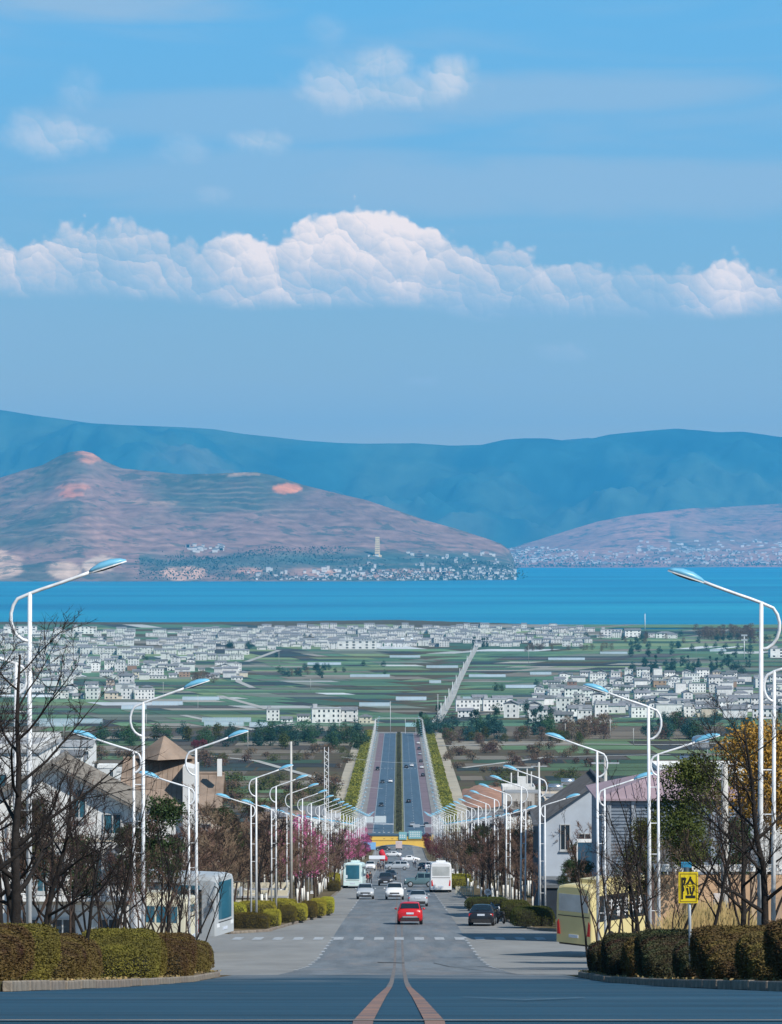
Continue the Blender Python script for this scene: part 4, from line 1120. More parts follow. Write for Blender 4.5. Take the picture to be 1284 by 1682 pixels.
off = 2.0
def body_y(x, y, L=2.1):
    """photo row of the nearest wheels -> row of the car's middle"""
    d = dist_at(y) + L
    return VY + F * H(d) / d
red = car_at(carH, 673, body_y(673, 1519), 0, 'red hatchback driving away down the hill, nearest car to the camera', bm_('red'))
MB().box(-.52, .52, -2.06, -1.99, .50, .60).build('chrome_strip', mat('chrome', (.6, .6, .6), .2, .1, 9, metal=.7), red)
car_at(carS, 792, body_y(792, 1521), R(-4), 'black sedan parked by the right kerb, seen from behind', bm_('black'))
car_at(carS, 686, body_y(686, 1489), 0, 'silver sedan just ahead of the red hatchback', bm_('silver'))
car_at(carU, 648, body_y(648, 1478), PI, 'white SUV coming uphill beside the silver hatchback, left of the centre line', bm_('white'))
car_at(carH, 600, body_y(600, 1477), PI, 'silver hatchback coming uphill in front of the white coach on the left', bm_('silver'))
car_at(carU, 633, body_y(633, 1455), PI, 'dark grey SUV coming uphill behind the white SUV', bm_('dark'))
car_at(carS, 641, body_y(641, 1446), PI, 'dark sedan following the dark grey SUV uphill', bm_('dark'))
car_at(carJ, 689, 1457, R(90), 'grey off-road car turning across the street left of the white coach', bm_('teal'))
car_at(carU, 652, 1429, R(90), 'silver SUV standing across the street at the crossing', bm_('silver'))
car_at(carS, 640, 1427, R(78), 'grey sedan standing left of the silver SUV at the crossing', bm_('grey'))
car_at(carU, 608, body_y(608, 1430), PI, 'white SUV parked on the left beyond the coach', bm_('white'))
car_at(carU, 706, body_y(706, 1431), 0, 'white SUV with dark window standing right of the crossing', bm_('white'))
car_at(carS, 694, body_y(694, 1430), PI, 'black sedan beside the white SUV right of the crossing', bm_('black'))
car_at(carS, 674, 1415, R(-84), 'white sedan crossing the street beyond the SUVs, lower of the two', bm_('white'))
car_at(carS, 645, 1407, R(84), 'white sedan crossing the street just below the yellow gate, upper of the two', bm_('white'))
for x, y, rz, k, pr, lab in [(628, 1397, 90, 'dark', carS, 'dark car crossing under the left part of the yellow gate'), (626, 1324, 180, 'black', carS, 'black car low on the left far carriageway'), (628, 1286, 180, 'dark', carS, 'dark car in the middle of the left far carriageway'), (641, 1285, 180, 'white', carS, 'white car in the middle of the left far carriageway next to the median'), (620, 1265, 180, 'black', carU, 'black car on the left cycle lane of the far road'),
                             (667, 1261, 0, 'black', carS, 'black car high on the right far carriageway'), (676, 1259, 0, 'white', carS, 'small white car beside the black car high on the far road'), (671, 1318, 0, 'black', carS, 'black car low on the right far carriageway'), (677, 1357, 0, 'silver', carS, 'silver car at the near end of the right far carriageway'), (700, 1357, 0, 'dark', carS, 'dark car at the near end of the right cycle lane')]:
    car_at(pr, x, y, R(rz), lab, bm_(k), 'cars on the far road')
for i, (y, k) in enumerate([(1222, 'white'), (1231, 'dark'), (1240, 'silver'), (1252, 'dark'), (1262, 'white'), (1275, 'black')]):  # cars added in place of the tree shadows on the far cycle lane
    d = dist_at(y); car_at(carS, VX + 10.9 / d * F, y, 0, 'added car in place of a tree shadow on the right cycle lane, %s from the near end' % ordi(6 - i), bm_(k), 'cars added in place of tree shadows')

# coaches
def make_coach(L, W, Hh, paint, glassm, name, nwin=6, dark_band=True, front_low=1.15, side_text=False):
    root = empty(name, (0, 0, 0)); tag(root, name.replace('_', ' '), 'bus')
    def ring(y, k, kz, zlow=.32):
        w = W / 2 * k; zt = .32 + (Hh - .32) * kz; c = .22
        return [(-w, y, zlow), (-w * 1.0, y, 1.2), (-w * .985, y, zt * .72), (-w * .95, y, zt - c * 1.2), (-w * .86, y, zt - c * .35), (-w * .6, y, zt), (0, y, zt + .03), (w * .6, y, zt), (w * .86, y, zt - c * .35), (w * .95, y, zt - c * 1.2), (w * .985, y, zt * .72), (w, y, 1.2), (w, y, zlow)]
    st = [(-L / 2, .93, .955), (-L / 2 + .06, .98, .985), (-L / 2 + .2, 1, 1), (0, 1, 1), (L / 2 - .3, 1, 1), (L / 2 - .08, .98, .985), (L / 2, .93, .955)]
    rings = [ring(*s) for s in st]
    MB().loft(rings).build('body', paint, root, False)
    # skirt and wheels
    for s in (-1, 1):
        for y in (-L * .27, L * .30): wheel(root, s * (W / 2 - .13), y, .48, .28)
        # side windows, each a pane of its own
        y0, y1 = -L / 2 + .5, L / 2 - .9; wv = (y1 - y0) / nwin
        for i in range(nwin):
            xo = s * (W / 2 * .997 + .006); zt = Hh * .845
            P4 = [(xo, y0 + wv * i + .05, 1.45), (xo, y0 + wv * (i + 1) - .05, 1.45), (xo - s * W / 2 * .02, y0 + wv * (i + 1) - .05, zt), (xo - s * W / 2 * .02, y0 + wv * i + .05, zt)]
            MB().slab(*(P4 if s > 0 else P4[::-1]), .02).build('side_window', glassm, root)
        MB().tube([(s * W / 2 * .95, L / 2 - .1, Hh - .55), (s * (W / 2 + .30), L / 2 + .25, Hh - .6), (s * (W / 2 + .30), L / 2 + .25, Hh - .9)], .03, 6).build('mirror_arm', M_black, root)
        MB().box(s * (W / 2 + .30) - .1, s * (W / 2 + .30) + .1, L / 2 + .2, L / 2 + .3, Hh - 1.35, Hh - .85).build('mirror', paint, root)
        MB().box(*sorted((s * W * .30, s * W * .44)), L / 2 - .06, L / 2 + .015, .75, .95).build('headlight', M_clear, root)
        MB().slab((s * W * .36, -L / 2 - .012, .75), (s * W * .44, -L / 2 - .012, .75), (s * W * .445, -L / 2 - .012, 1.35), (s * W * .405, -L / 2 - .012, 1.5), .03).build('tail_lamp', M_red_l, root)
    # windscreen over the rounded front
    n = 8; rows = []
    for z in np.linspace(front_low, Hh * .90, 5):
        rows.append([(W / 2 * .95 * u, L / 2 + .02 - .10 * abs(u) ** 3 - .03, z) for u in np.linspace(-1, 1, n)])
    m = MB()
    for r_ in range(4):
        for c_ in range(n - 1): m.add([rows[r_][c_ + 1], rows[r_][c_], rows[r_ + 1][c_], rows[r_ + 1][c_ + 1]], [(0, 1, 2, 3)])
    m2 = m; o = m2.build('windscreen', glassm, root); o.location.y = .05
    MB().box(-W * .40, W * .40, -L / 2 - .02, -L / 2 + .02, 1.95, Hh * .86).build('rear_window', glassm if name not in ('white_coach', 'yellow_bus') else mat('painted reflection glass', (.42, .44, .44), .2, .2, 1), root)  # whitish reflection on the rear window is put into the glass colour
    MB().box(-W * .42, W * .42, -L / 2 - .03, -L / 2 + .02, 1.70, 1.74).build('trim_strip', M_black, root)
    MB().box(-.3, .3, -L / 2 - .03, -L / 2 + .02, .62, .78).build('number_plate', M_plate, root)
    MB().box(-.3, .3, L / 2 - .03, L / 2 + .03, .55, .7).build('number_plate', M_plate, root)
    MB().box(-W * .46, W * .46, -L / 2 + .2, -L / 2 + .5, .2, .33).build('bumper', M_black, root)
    MB().box(-.55, .55, -L / 2 + 1.2, -L / 2 + 3.0, Hh + .02, Hh + .22).build('roof_unit', paint, root)
    MB().box(-W * .34, W * .34, L / 2 - .03, L / 2 + .012, .98, 1.03).build('grille', M_black, root)
    return root
M_cream = mat('cream coach paint', (.70, .66, .50), .35, .06, .7, spec=.5)
M_yellowb = mat('yellow bus paint', (.62, .52, .25), .35, .08, .5, spec=.5)
M_mint = mat('mint coach paint', (.60, .74, .72), .35, .06, .7, spec=.5)
cw = make_coach(11, 2.5, 3.5, PAINT['white'], M_glassb, 'white_coach')
p = at(723, body_y(723, 1466, 5.5)); inst(cw, (p.x, p.y, p.z), 0, label='white coach parked at the right kerb, seen from behind'); cw.rotation_euler = (-.10, 0, 0)
cm = make_coach(10.5, 2.45, 3.2, M_mint, M_glassb, 'coach')
p = at(582, body_y(582, 1459, 5.2)); inst(cm, (p.x, p.y, p.z), 0, label='pale mint and white coach facing uphill at the left kerb'); cm.rotation_euler = (Matrix.Rotation(-.10, 4, 'X') @ Matrix.Rotation(PI - .03, 4, 'Z')).to_euler()
MB().slab((.35, 5.26, 1.25), (.95, 5.26, 1.25), (.95, 5.26, 1.65), (.35, 5.26, 1.65), .01).build('route_card', mat('paper card', (.6, .7, .75), .8, .1, 5), cm)
cy = make_coach(6.6, 2.4, 3.3, M_yellowb, M_glass, 'yellow_bus', nwin=2)
d_ = 150.0; xx = (984 - VX) / F * d_
inst(cy, (xx + .9, d_ + 2.6, CAMZ - (1556 - VY) / F * (d_ + 1)), R(-42), label='yellow bus parked behind the right hedge with white writing on its black window')
# illegible white writing on the long side window, built as strokes
mt_w = mat('white lettering', (.75, .75, .75), .6, .05, 3)
mb = MB(); rn = random.Random(3)
def stroke(mb, p, q_, w, pl, t=.012):
    """a stroke in the plane pl(u, v)->point"""
    (a, b), (c, e) = p, q_; L = math.hypot(c - a, e - b) or 1e-6; nx, ny = -(e - b) / L * w / 2, (c - a) / L * w / 2
    P4 = [pl(a + nx, b + ny), pl(a - nx, b - ny), pl(c - nx, e - ny), pl(c + nx, e + ny)]
    mb.slab(*P4, t)
for i in range(5):
    u0 = -1.9 + i * .62
    pl = lambda u, v, u0=u0: (1.232, u0 + u, v)
    for a, b in [((0, 2.45), (.36, 2.45)), ((.18, 2.55), (.18, 2.05)), ((0, 2.25), (.4, 2.25)), ((.02, 2.05), (.34, 2.05)), ((.05, 2.38), (.0, 2.15))][:rn.randint(3, 5)]: stroke(mb, a, b, .07, pl)
    for a, b in [((0, 1.85), (.3, 1.85)), ((.1, 1.95), (.1, 1.65)), ((.26, 1.95), (.2, 1.65))][:rn.randint(2, 3)]: stroke(mb, a, b, .06, pl)
mb.build('lettering', mt_w, cy)
cv = make_coach(6.2, 2.1, 2.7, M_cream, M_glassb, 'cream_minibus', nwin=4)
d_ = 150.0; inst(cv, ((222 - VX) / F * d_, d_, CAMZ - (1556 - VY) / F * d_), R(78), label='cream minibus parked sideways behind the near left hedge')
cb = make_coach(10.5, 2.5, 3.5, mat('grey white coach paint', (.42, .45, .47), .4, .1, .6), M_glassb, 'white_grey_coach', nwin=6)
for sx in (1,):
    MB().box(1.252, 1.27, 3.35, 4.45, .45, 2.75).build('door', M_glass, cb); MB().box(1.252, 1.275, -4.6, 3.2, 2.95, 3.05).build('trim_strip', M_black, cb)
    for yy in (-3.6, -2.2, -.8, .6): MB().box(1.253, 1.268, yy, yy + 1.25, .5, 1.15).build('luggage_door', mat('grey panel', (.35, .37, .38), .4, .1, 1), cb)
d_ = 150.0; inst(cb, ((364 - VX) / F * d_ - 5.1, d_ + 7.5, CAMZ - (1550 - VY) / F * (d_ + 4)), R(-110), label='white and grey coach with blue windscreen standing left of the kerb corner')

# motorcycles by the black sedan
def make_moto(col, label):
    r = empty('motorcycle', (0, 0, 0)); tag(r, label, 'motorcycle', 'motorcycles parked beside the black sedan')
    for y in (-.62, .62):
        w_ = MB().loft([[(x, y + rr * math.cos(2 * PI * j / 16), .29 + rr * math.sin(2 * PI * j / 16)) for j in range(16)] for x, rr in ((-.06, .24), (-.03, .29), (.03, .29), (.06, .24))]).build('wheel', M_tyre, r)
        MB().cyl((-.07, y, .29), .14, .14, 12, 'X').build('rim', M_rimm, w_)
    MB().loft([[(w * math.cos(a), y, z + h * math.sin(a)) for a in np.linspace(0, 2 * PI, 10, endpoint=False)] for y, w, z, h in ((-.75, .05, .72, .05), (-.5, .17, .66, .13), (-.1, .16, .55, .16), (.2, .12, .50, .14), (.45, .16, .72, .25), (.55, .05, .9, .08))]).build('body', col, r, True)
    MB().loft([[(w * math.cos(a), y, .80 + .07 * math.sin(a)) for a in np.linspace(0, 2 * PI, 8, endpoint=False)] for y, w in ((-.7, .08), (-.5, .15), (0, .13), (.1, .05))]).build('seat', M_black, r, True)
    MB().tube([(0, .62, .3), (0, .42, 1.0)], .035, 6).tube([(-.34, .36, 1.05), (0, .42, 1.0), (.34, .36, 1.05)], .02, 6).build('handlebar', M_black, r)
    MB().ell((0, .52, .92), .10, .07, .09).build('headlight', M_clear, r, True)
    return r
for i, (x, y, rz, c_, lab) in enumerate([(822, 1517, 20, M_black, 'black motorcycle parked right behind the black sedan'), (831, 1510, 60, PAINT['white'], 'white motorcycle parked next to the hedge right of the black one'), (815, 1503, 35, PAINT['grey'], 'grey motorcycle parked beyond the black sedan')]):
    p = at(x, y); mo = make_moto(c_, lab); mo.location = (p.x, p.y, p.z + .01); mo.rotation_euler = (-.1, 0, R(rz))

# ------------------------------------------------------------------ people
M_skin = mat('skin', (.42, .25, .17), .6, .1, 5)
def skinmesh(name, verts, edges, radii, m, parent, sub=1):
    me = bpy.data.meshes.new(name); me.from_pydata([tuple(v) for v in verts], edges, [])
    me.materials.append(m)
    o = bpy.data.objects.new(name, me); C.objects.link(o)
    sk = o.modifiers.new('skin', 'SKIN'); sk.use_smooth_shade = True
    for v, r_ in zip(me.skin_vertices[0].data, radii): v.radius = (r_, r_) if not hasattr(r_, '__len__') else r_
    me.skin_vertices[0].data[0].use_root = True
    ss_ = o.modifiers.new('sub', 'SUBSURF'); ss_.levels = ss_.render_levels = sub
    o.parent = parent; KIDS.setdefault(parent.name, []).append(o)
    return o
def person(label, x, y, rz, coat, trousers, hair, stride=.16, armf=.15, bag=None, hgt=1.7):
    r = empty('person', (0, 0, 0)); tag(r, label, 'person', 'people standing on the street')
    k = hgt / 1.7
    J = dict(pel=(0, 0, .93), sp=(0, .01, 1.12), ch=(0, 0, 1.33), nk=(0, 0, 1.45), hd=(0, .01, 1.52), ht=(0, .015, 1.66),
             hL=(-.10, 0, .90), kL=(-.11, stride * .7, .50), aL=(-.11, stride, .09), tL=(-.11, stride + .15, .04), hR=(.10, 0, .90), kR=(.11, -stride * .2, .50), aR=(.11, -stride, .10), tR=(.11, -stride + .14, .04),
             sL=(-.18, 0, 1.39), eL=(-.24, -armf * .5, 1.13), wL=(-.25, armf * .5, .90), gL=(-.25, armf * .6, .80), sR=(.18, 0, 1.39), eR=(.24, armf * .2, 1.13), wR=(.25, armf, .92), gR=(.25, armf * 1.1, .82))
    J = {a: Vector(b) * k for a, b in J.items()}
    names = list(J); ix = {n_: i for i, n_ in enumerate(names)}
    E = [('pel', 'sp'), ('sp', 'ch'), ('ch', 'nk'), ('nk', 'hd'), ('hd', 'ht'), ('pel', 'hL'), ('hL', 'kL'), ('kL', 'aL'), ('aL', 'tL'), ('pel', 'hR'), ('hR', 'kR'), ('kR', 'aR'), ('aR', 'tR'), ('ch', 'sL'), ('sL', 'eL'), ('eL', 'wL'), ('wL', 'gL'), ('ch', 'sR'), ('sR', 'eR'), ('eR', 'wR'), ('wR', 'gR')]
    rad = dict(pel=(.15, .11), sp=(.13, .10), ch=(.16, .11), nk=.055, hd=.085, ht=.075, hL=.085, kL=.055, aL=.04, tL=.035, hR=.085, kR=.055, aR=.04, tR=.035, sL=.06, eL=.042, wL=.03, gL=.035, sR=.06, eR=.042, wR=.03, gR=.035)
    skinmesh('body', [J[n_] for n_ in names], [(ix[a], ix[b]) for a, b in E], [rad[n_] for n_ in names], M_skin, r)
    cn = ['pel', 'sp', 'ch', 'sL', 'eL', 'wL', 'sR', 'eR', 'wR']; ci = {n_: i for i, n_ in enumerate(cn)}
    up_ = lambda v: tuple(a + .022 for a in v) if hasattr(v, '__len__') else v + .02
    skinmesh('jacket', [J[n_] for n_ in cn], [(ci[a], ci[b]) for a, b in E if a in ci and b in ci], [up_(rad[n_]) for n_ in cn], coat, r)
    tn = ['pel', 'hL', 'kL', 'aL', 'hR', 'kR', 'aR']; ti = {n_: i for i, n_ in enumerate(tn)}
    skinmesh('trousers', [J[n_] for n_ in tn], [(ti[a], ti[b]) for a, b in E if a in ti and b in ti], [up_(rad[n_]) for n_ in tn], trousers, r)
    MB().ell(J['ht'] + Vector((0, -.02, .0)), .098, .11, .10, 10, 8).build('hair', hair, r, True)
    for s in ('L', 'R'): MB().ell((J['a' + s] + J['t' + s]) / 2 + Vector((0, .02, -.02)), .055, .14, .05, 8, 6).build('shoe', M_black, r, True)
    if bag: MB().box(.22, .36, -.1, .2, .45, .8).build('bag', bag, r)
    p = at(x, y); r.location = (p.x, p.y, p.z + .01); r.rotation_euler = (0, 0, R(rz))
cl = lambda n_, c_: mat(n_, c_, .85, .15, 4)
M_hair = cl('dark hair', (.012, .010, .010))
person('person in dark coat standing alone right of the oncoming coach', 608, 1452, 200, cl('dark coat', (.03, .03, .035)), cl('dark trousers', (.025, .025, .03)), M_hair)
person('person in red jacket by the door of the oncoming coach', 603, 1454, 120, cl('red jacket', (.45, .08, .08)), cl('grey trousers', (.15, .15, .17)), M_hair, .05)
person('person in pink top beside the coach door, leftmost of the passengers', 599, 1456, 60, cl('pink top', (.62, .30, .30)), cl('pale trousers', (.45, .43, .42)), M_hair, .05)
for i, (x, y, c_) in enumerate([(621, 1430, (.05, .05, .06)), (625, 1431, (.10, .10, .12)), (630, 1430, (.25, .25, .27)), (634, 1427, (.06, .05, .05)), (679, 1424, (.45, .48, .52)), (682, 1425, (.35, .38, .42))]):
    person(['person in black standing below the red canopy, leftmost', 'person in dark grey standing below the red canopy, second', 'person in grey standing below the red canopy, third', 'person in brown-black at the right of the group by the canopy', 'person in pale blue walking between the cars at the crossing, left one', 'person in grey-blue walking between the cars at the crossing, right one'][i], x, y, 60 * i, cl('cloth %d' % i, c_), cl('trousers %d' % i, (.06, .06, .08)), M_hair, .08)

# ------------------------------------------------------------------ signs, poles, gate
M_sy = mat('yellow sign', (.80, .60, .02), .45, .08, 3); M_sb = mat('sign black', (.012, .012, .012), .6, .1, 9); M_galv = mat('galvanised steel', (.50, .53, .56), .4, .1, 5, metal=.3)
d_ = 64.5; bx = (1130 - VX) / F * d_; base = gz(d_) + .15
sg = empty('warning_sign', (bx, d_, base)); tag(sg, 'yellow sign board with one black character on a thin pole', 'sign')
zt = CAMZ - (1432 - VY) / F * d_ - base; zb_ = CAMZ - (1483 - VY) / F * d_ - base
MB().tube([(.06, .03, 0), (.02, .03, zt - .02)], .032, 10).build('pole', M_galv, sg, True)
W2 = 16 * d_ / F
MB().box(-W2, W2, -.03, 0, zb_, zt).build('board', M_sy, sg)
fr = MB(); b_ = .018
fr.box(-W2 + .03, W2 - .03, -.036, -.028, zt - .045, zt - .03).box(-W2 + .03, W2 - .03, -.036, -.028, zb_ + .03, zb_ + .045).box(-W2 + .03, -W2 + .045, -.036, -.028, zb_ + .046, zt - .046).box(W2 - .045, W2 - .03, -.036, -.028, zb_ + .046, zt - .046)
fr.build('border', mat('sign border', (.25, .17, .02), .6, .1, 5), sg)
ch = MB(); hh_ = zt - zb_
def pl(u, v): return (-W2 + (u) * 2 * W2, -.034, zb_ + v * hh_)
def stk(*pts, w=.030):
    for a, b in zip(pts, pts[1:]):
        L = math.hypot((b[0] - a[0]) * 2 * W2, (b[1] - a[1]) * hh_); ux, uy = (b[0] - a[0]) * 2 * W2 / L, (b[1] - a[1]) * hh_ / L
        e = w * .35
        A = (-W2 + a[0] * 2 * W2 - ux * e, zb_ + a[1] * hh_ - uy * e); B = (-W2 + b[0] * 2 * W2 + ux * e, zb_ + b[1] * hh_ + uy * e)
        nx, ny = -uy * w / 2, ux * w / 2; y_ = -.034 - .0006 * len(ch.f) / 6
        ch.slab((A[0] + nx, y_, A[1] + ny), (A[0] - nx, y_, A[1] - ny), (B[0] - nx, y_, B[1] - ny), (B[0] + nx, y_, B[1] + ny), .008)
fc_ = bpy.data.curves.new('glyph', 'FONT'); fc_.body = '\u9669'; fc_.extrude = .004; fc_.offset = .022; fc_.size = 1.0
fo = bpy.data.objects.new('glyph', fc_); C.objects.link(fo)
bpy.context.view_layer.update()
gme = bpy.data.meshes.new_from_object(fo.evaluated_get(bpy.context.evaluated_depsgraph_get()))
bpy.data.objects.remove(fo)
gv = [v.co.copy() for v in gme.vertices]
if len(gv) > 60:
    ax, bx_ = min(v.x for v in gv), max(v.x for v in gv); ay, by = min(v.y for v in gv), max(v.y for v in gv)
    for v in gme.vertices:
        u = (v.co.x - ax) / (bx_ - ax); w_ = (v.co.y - ay) / (by - ay)
        v.co = Vector((-W2 + (.14 + .74 * u) * 2 * W2, -.033 - v.co.z, zb_ + (.13 + .74 * w_) * hh_))
    gme.materials.clear(); gme.materials.append(M_sb); gme.name = 'character'
    link('character', gme, sg)
else:
    stk((.20, .84), (.20, .14), w=.045); stk((.20, .82), (.37, .82), (.29, .62), (.37, .45), (.36, .34), (.27, .31))
    stk((.60, .86), (.42, .60)); stk((.60, .86), (.84, .58)); stk((.50, .58), (.74, .58), w=.03)
    stk((.45, .47), (.52, .30), w=.035); stk((.60, .50), (.66, .30), w=.035); stk((.82, .48), (.66, .19), w=.038); stk((.40, .16), (.84, .16), w=.045)
    ch.build('character', M_sb, sg)
print('glyph verts', len(gv))

# the small blue sign behind it
d2 = 96.0; b2 = gz(d2) + .15; s2 = empty('blue_sign', ((1127 - VX) / F * d2, d2, b2)); tag(s2, 'small blue sign on a dark post behind the yellow sign', 'sign')
z1 = CAMZ - (1417 - VY) / F * d2 - b2; z0 = CAMZ - (1425 - VY) / F * d2 - b2
MB().cyl((0, 0, 0), .10, z0 + .02, 10).build('post', mat('dark post', (.03, .05, .07), .6, .1, 5), s2, True)
MB().box(-.17, .17, -.04, .02, z0, z1 + .03).build('panel', mat('blue panel', (.03, .25, .45), .5, .1, 5), s2)
# round sign
d2 = dist_at(1493); b2 = gz(d2) + .15; s3 = empty('round_sign', ((801 - VX) / F * d2, d2, b2)); tag(s3, 'round white traffic sign with worn black figures behind the black sedan', 'sign')
zc = CAMZ - (1465 - VY) / F * d2 - b2
MB().cyl((0, .02, 0), .045, zc, 8).build('pole', M_galv, s3, True)
MB().cyl((0, -.03, zc), .29, .03, 28, 'Y').build('disc', mat('sign white', (.80, .80, .82), .5, .04, 5), s3)
ch = MB()
for a, b in [((-.15, .10), (-.03, .10)), ((-.03, .10), (-.08, .01)), ((-.08, .01), (-.03, -.07)), ((-.03, -.07), (-.15, -.09)), ((.04, .10), (.14, .04)), ((.14, .10), (.05, .0)), ((.04, -.05), (.16, -.07))]:
    stroke(ch, (a[0], zc + a[1]), (b[0], zc + b[1]), .035, lambda u, v: (u, -.036 - .0005 * len(ch.f) / 6, v), .006)
ch.build('figures', M_sb, s3)
# white picket fence by the white coach
d2 = dist_at(1473); pf = empty('picket_fence', ((763 - VX) / F * d2, d2, gz(d2) + .13)); tag(pf, 'short cream picket fence right of the white coach', 'fence')
M_pick = mat('cream pickets', (.62, .60, .48), .7, .1, 3)
for z in (.25, .85): MB().box(-.98, .98, -.02, .02, z, z + .08).build('rail', M_pick, pf)
for i in range(11): MB().box(-.97 + i * .185, -.87 + i * .185, -.05, -.021, .05, 1.05).build('picket', M_pick, pf)
# yellow gate
d2 = 886.0; s_ = d2 / F
gt = empty('yellow_gate', (0, d2, gz(d2))); tag(gt, 'yellow gate beam with shallow arch spanning the street', 'gate')
M_gate = mat('yellow gate paint', (.82, .52, .10), .6, .08, .3)
def gx(x): return (x - VX) * s_
def gh(y): return CAMZ - (y - VY) * s_ - gz(d2)
x0, x1 = gx(598), gx(708); N = 24; top_ = []; lo_ = []
for i in range(N + 1):
    f = i / N; x = x0 + (x1 - x0) * f; a = abs(f - .5) * 2
    top_.append((x, gh(1373))); lo_.append((x, gh(1386.5 + 9.5 * a ** 2.2)))
m = MB(); rings = [[(t[0], -.5, l[1]), (t[0], -.5, t[1]), (t[0], .5, t[1]), (t[0], .5, l[1])] for t, l in zip(top_, lo_)]
m.loft(rings).build('beam', M_gate, gt)
MB().box(x0 - .1, x1 + .1, -.62, .62, gh(1373) + .002, gh(1370.5)).build('cap', mat('gate cap', (.05, .09, .13), .6, .1, 2), gt)
MB().box(x0 + .2, x1 - .2, -.56, -.502, gh(1380.5), gh(1379.7)).build('trim', mat('gate trim', (.30, .17, .04), .6, .1, 2), gt)
for f in (.1, .3, .42, .5, .66, .82, .93): MB().box(x0 + (x1 - x0) * f - .3, x0 + (x1 - x0) * f + .3, -.54, -.502, gh(1377.5), gh(1376.5)).build('rivet_plate', mat('gate plate', (.45, .27, .07), .6, .1, 2), gt)
for x in (x0 - .9, x1 + .1): MB().box(x, x + .8, -.6, .6, -.3, gh(1371)).build('pillar', M_gate, gt)
for xa, xb, ya, yb, lab in ((655, 668, 1366, 1378.5, 'small pale teal direction board on top of the yellow gate'), (671, 692.5, 1364, 1377, 'wide pale teal direction board on top of the yellow gate, right one')):
    gs = empty('direction_board', (gx((xa + xb) / 2), d2 - .75, gz(d2) + gh(yb))); tag(gs, lab, 'sign', 'direction boards over the yellow gate')
    w = (xb - xa) * s_ / 2; h = (yb - ya) * s_
    MB().box(-w, w, -.05, .05, 0, h).build('board', mat('teal board', (.22, .46, .50), .6, .1, 1), gs)
    MB().box(-w * .5, -w * .42, .051, .13, 0, h).box(w * .42, w * .5, .051, .13, 0, h).build('bracket', M_galv, gs)
    t_ = MB()
    for r_ in range(3 if w > 1.5 else 2):
        z = h * (.25 + .25 * r_); k = 6 if w > 1.5 else 3
        for j in range(k):
            u = -w * .8 + 1.6 * w * j / k
            t_.slab((u, -.056, z), (u + w * 1.0 / k, -.056, z), (u + w * 1.0 / k, -.056, z + h * .13), (u, -.056, z + h * .13), .004)
    t_.build('lettering', mt_w, gs)
# white overhead sign gantry on the far road
d3 = dist_at(1366) + 12; s_3 = d3 / F
gn = empty('sign_gantry', ((600 - VX) * s_3, d3, gz(d3))); tag(gn, 'white cantilever sign gantry with two blank boards over the left far carriageway', 'sign')
gq = lambda y: CAMZ - (y - VY) * s_3 - gz(d3)
MB().cyl((0, 0, 0), .2, gq(1337), 10).build('post', M_pole, gn, True)
MB().tube([(0, 0, gq(1353)), (46 * s_3, 0, gq(1353.5))], .11, 8).tube([(0, 0, gq(1343)), (30 * s_3, 0, gq(1343.5))], .11, 8).build('arm', M_pole, gn, True)
for a, b in ((1, 13), (15, 34)): MB().box(a * s_3, b * s_3, -.22, -.12, gq(1351), gq(1340 if a > 9 else 1341)).build('board', mat('blank white board', (.60, .66, .68), .6, .05, 1), gn)
gn2 = empty('sign_gantry', ((722 - VX) * s_3, d3 - 6, gz(d3 - 6))); tag(gn2, 'white cantilever arm with small grey boards over the right far carriageway', 'sign')
MB().cyl((0, 0, 0), .2, gq(1337), 10).build('post', M_pole, gn2, True)
MB().tube([(0, 0, gq(1353)), (-44 * s_3, 0, gq(1354))], .10, 8).build('arm', M_pole, gn2, True)
for a, b in ((-44, -33), (-24, -14)): MB().box(a * s_3, b * s_3, -.2, -.12, gq(1356.5), gq(1351.5)).build('board', M_galv, gn2)
# frame at the far end of the road
d4 = 1786.0; s4 = d4 / F
fg = empty('road_portal', (0, d4, gz(d4))); tag(fg, 'thin white portal frame standing over the far end of the road', 'gate')
for x in (-14.6, 14.6): MB().tube([(x, 0, 0), (x, 0, 8.2)], .16, 8).build('post', M_pole, fg)
MB().tube([(-14.6, 0, 8.2), (-12.5, 0, 9.4), (12.5, 0, 9.4), (14.6, 0, 8.2)], .15, 8).build('beam', M_pole, fg)
MB().box(3.8, 10.5, -.1, .1, 4.2, 6.6).build('board', mat('pale cyan board', (.35, .58, .60), .6, .1, 1), fg)
MB().box(3.8, 4.0, .1, .25, 0, 9.3).box(10.3, 10.5, .1, .25, 0, 9.3).build('board_post', M_pole, fg)
# red canopy, white stall and van by the gate
p = at(628, 1414)
cp = empty('red_canopy', (p.x, p.y, p.z)); tag(cp, 'bright red inflated canopy standing above a white stall at the crossing', 'canopy')
MB().loft([[(w * math.cos(a) + ox, w * .7 * math.sin(a), z) for a in np.linspace(0, 2 * PI, 12, endpoint=False)] for z, w, ox in ((0, .9, .3), (.8, 1.0, .25), (1.3, .75, .1), (1.7, .8, -.1), (2.3, .65, -.2), (2.8, .2, -.1))]).build('cloth', mat('red cloth', (.55, .012, .03), .7, .15, .8), cp, True)
MB().cyl((.9, 0, 0), .04, 1.6, 8).build('pole', M_galv, cp); MB().cyl((-.6, 0, 0), .04, 1.5, 8).build('pole', M_galv, cp)
p = at(619, 1428)
stl = empty('white_stall', (p.x, p.y, p.z)); tag(stl, 'white awning stall in front of the red canopy at the crossing', 'stall')
MB().slab((-1.5, -1, 2.1), (1.5, -1, 2.1), (1.5, 1, 2.5), (-1.5, 1, 2.5), .06).build('awning', PAINT['white'], stl)
for x in (-1.4, 1.4):
    for y in (-.9, .9): MB().cyl((x, y, 0), .035, 2.0, 6).build('post', M_galv, stl)
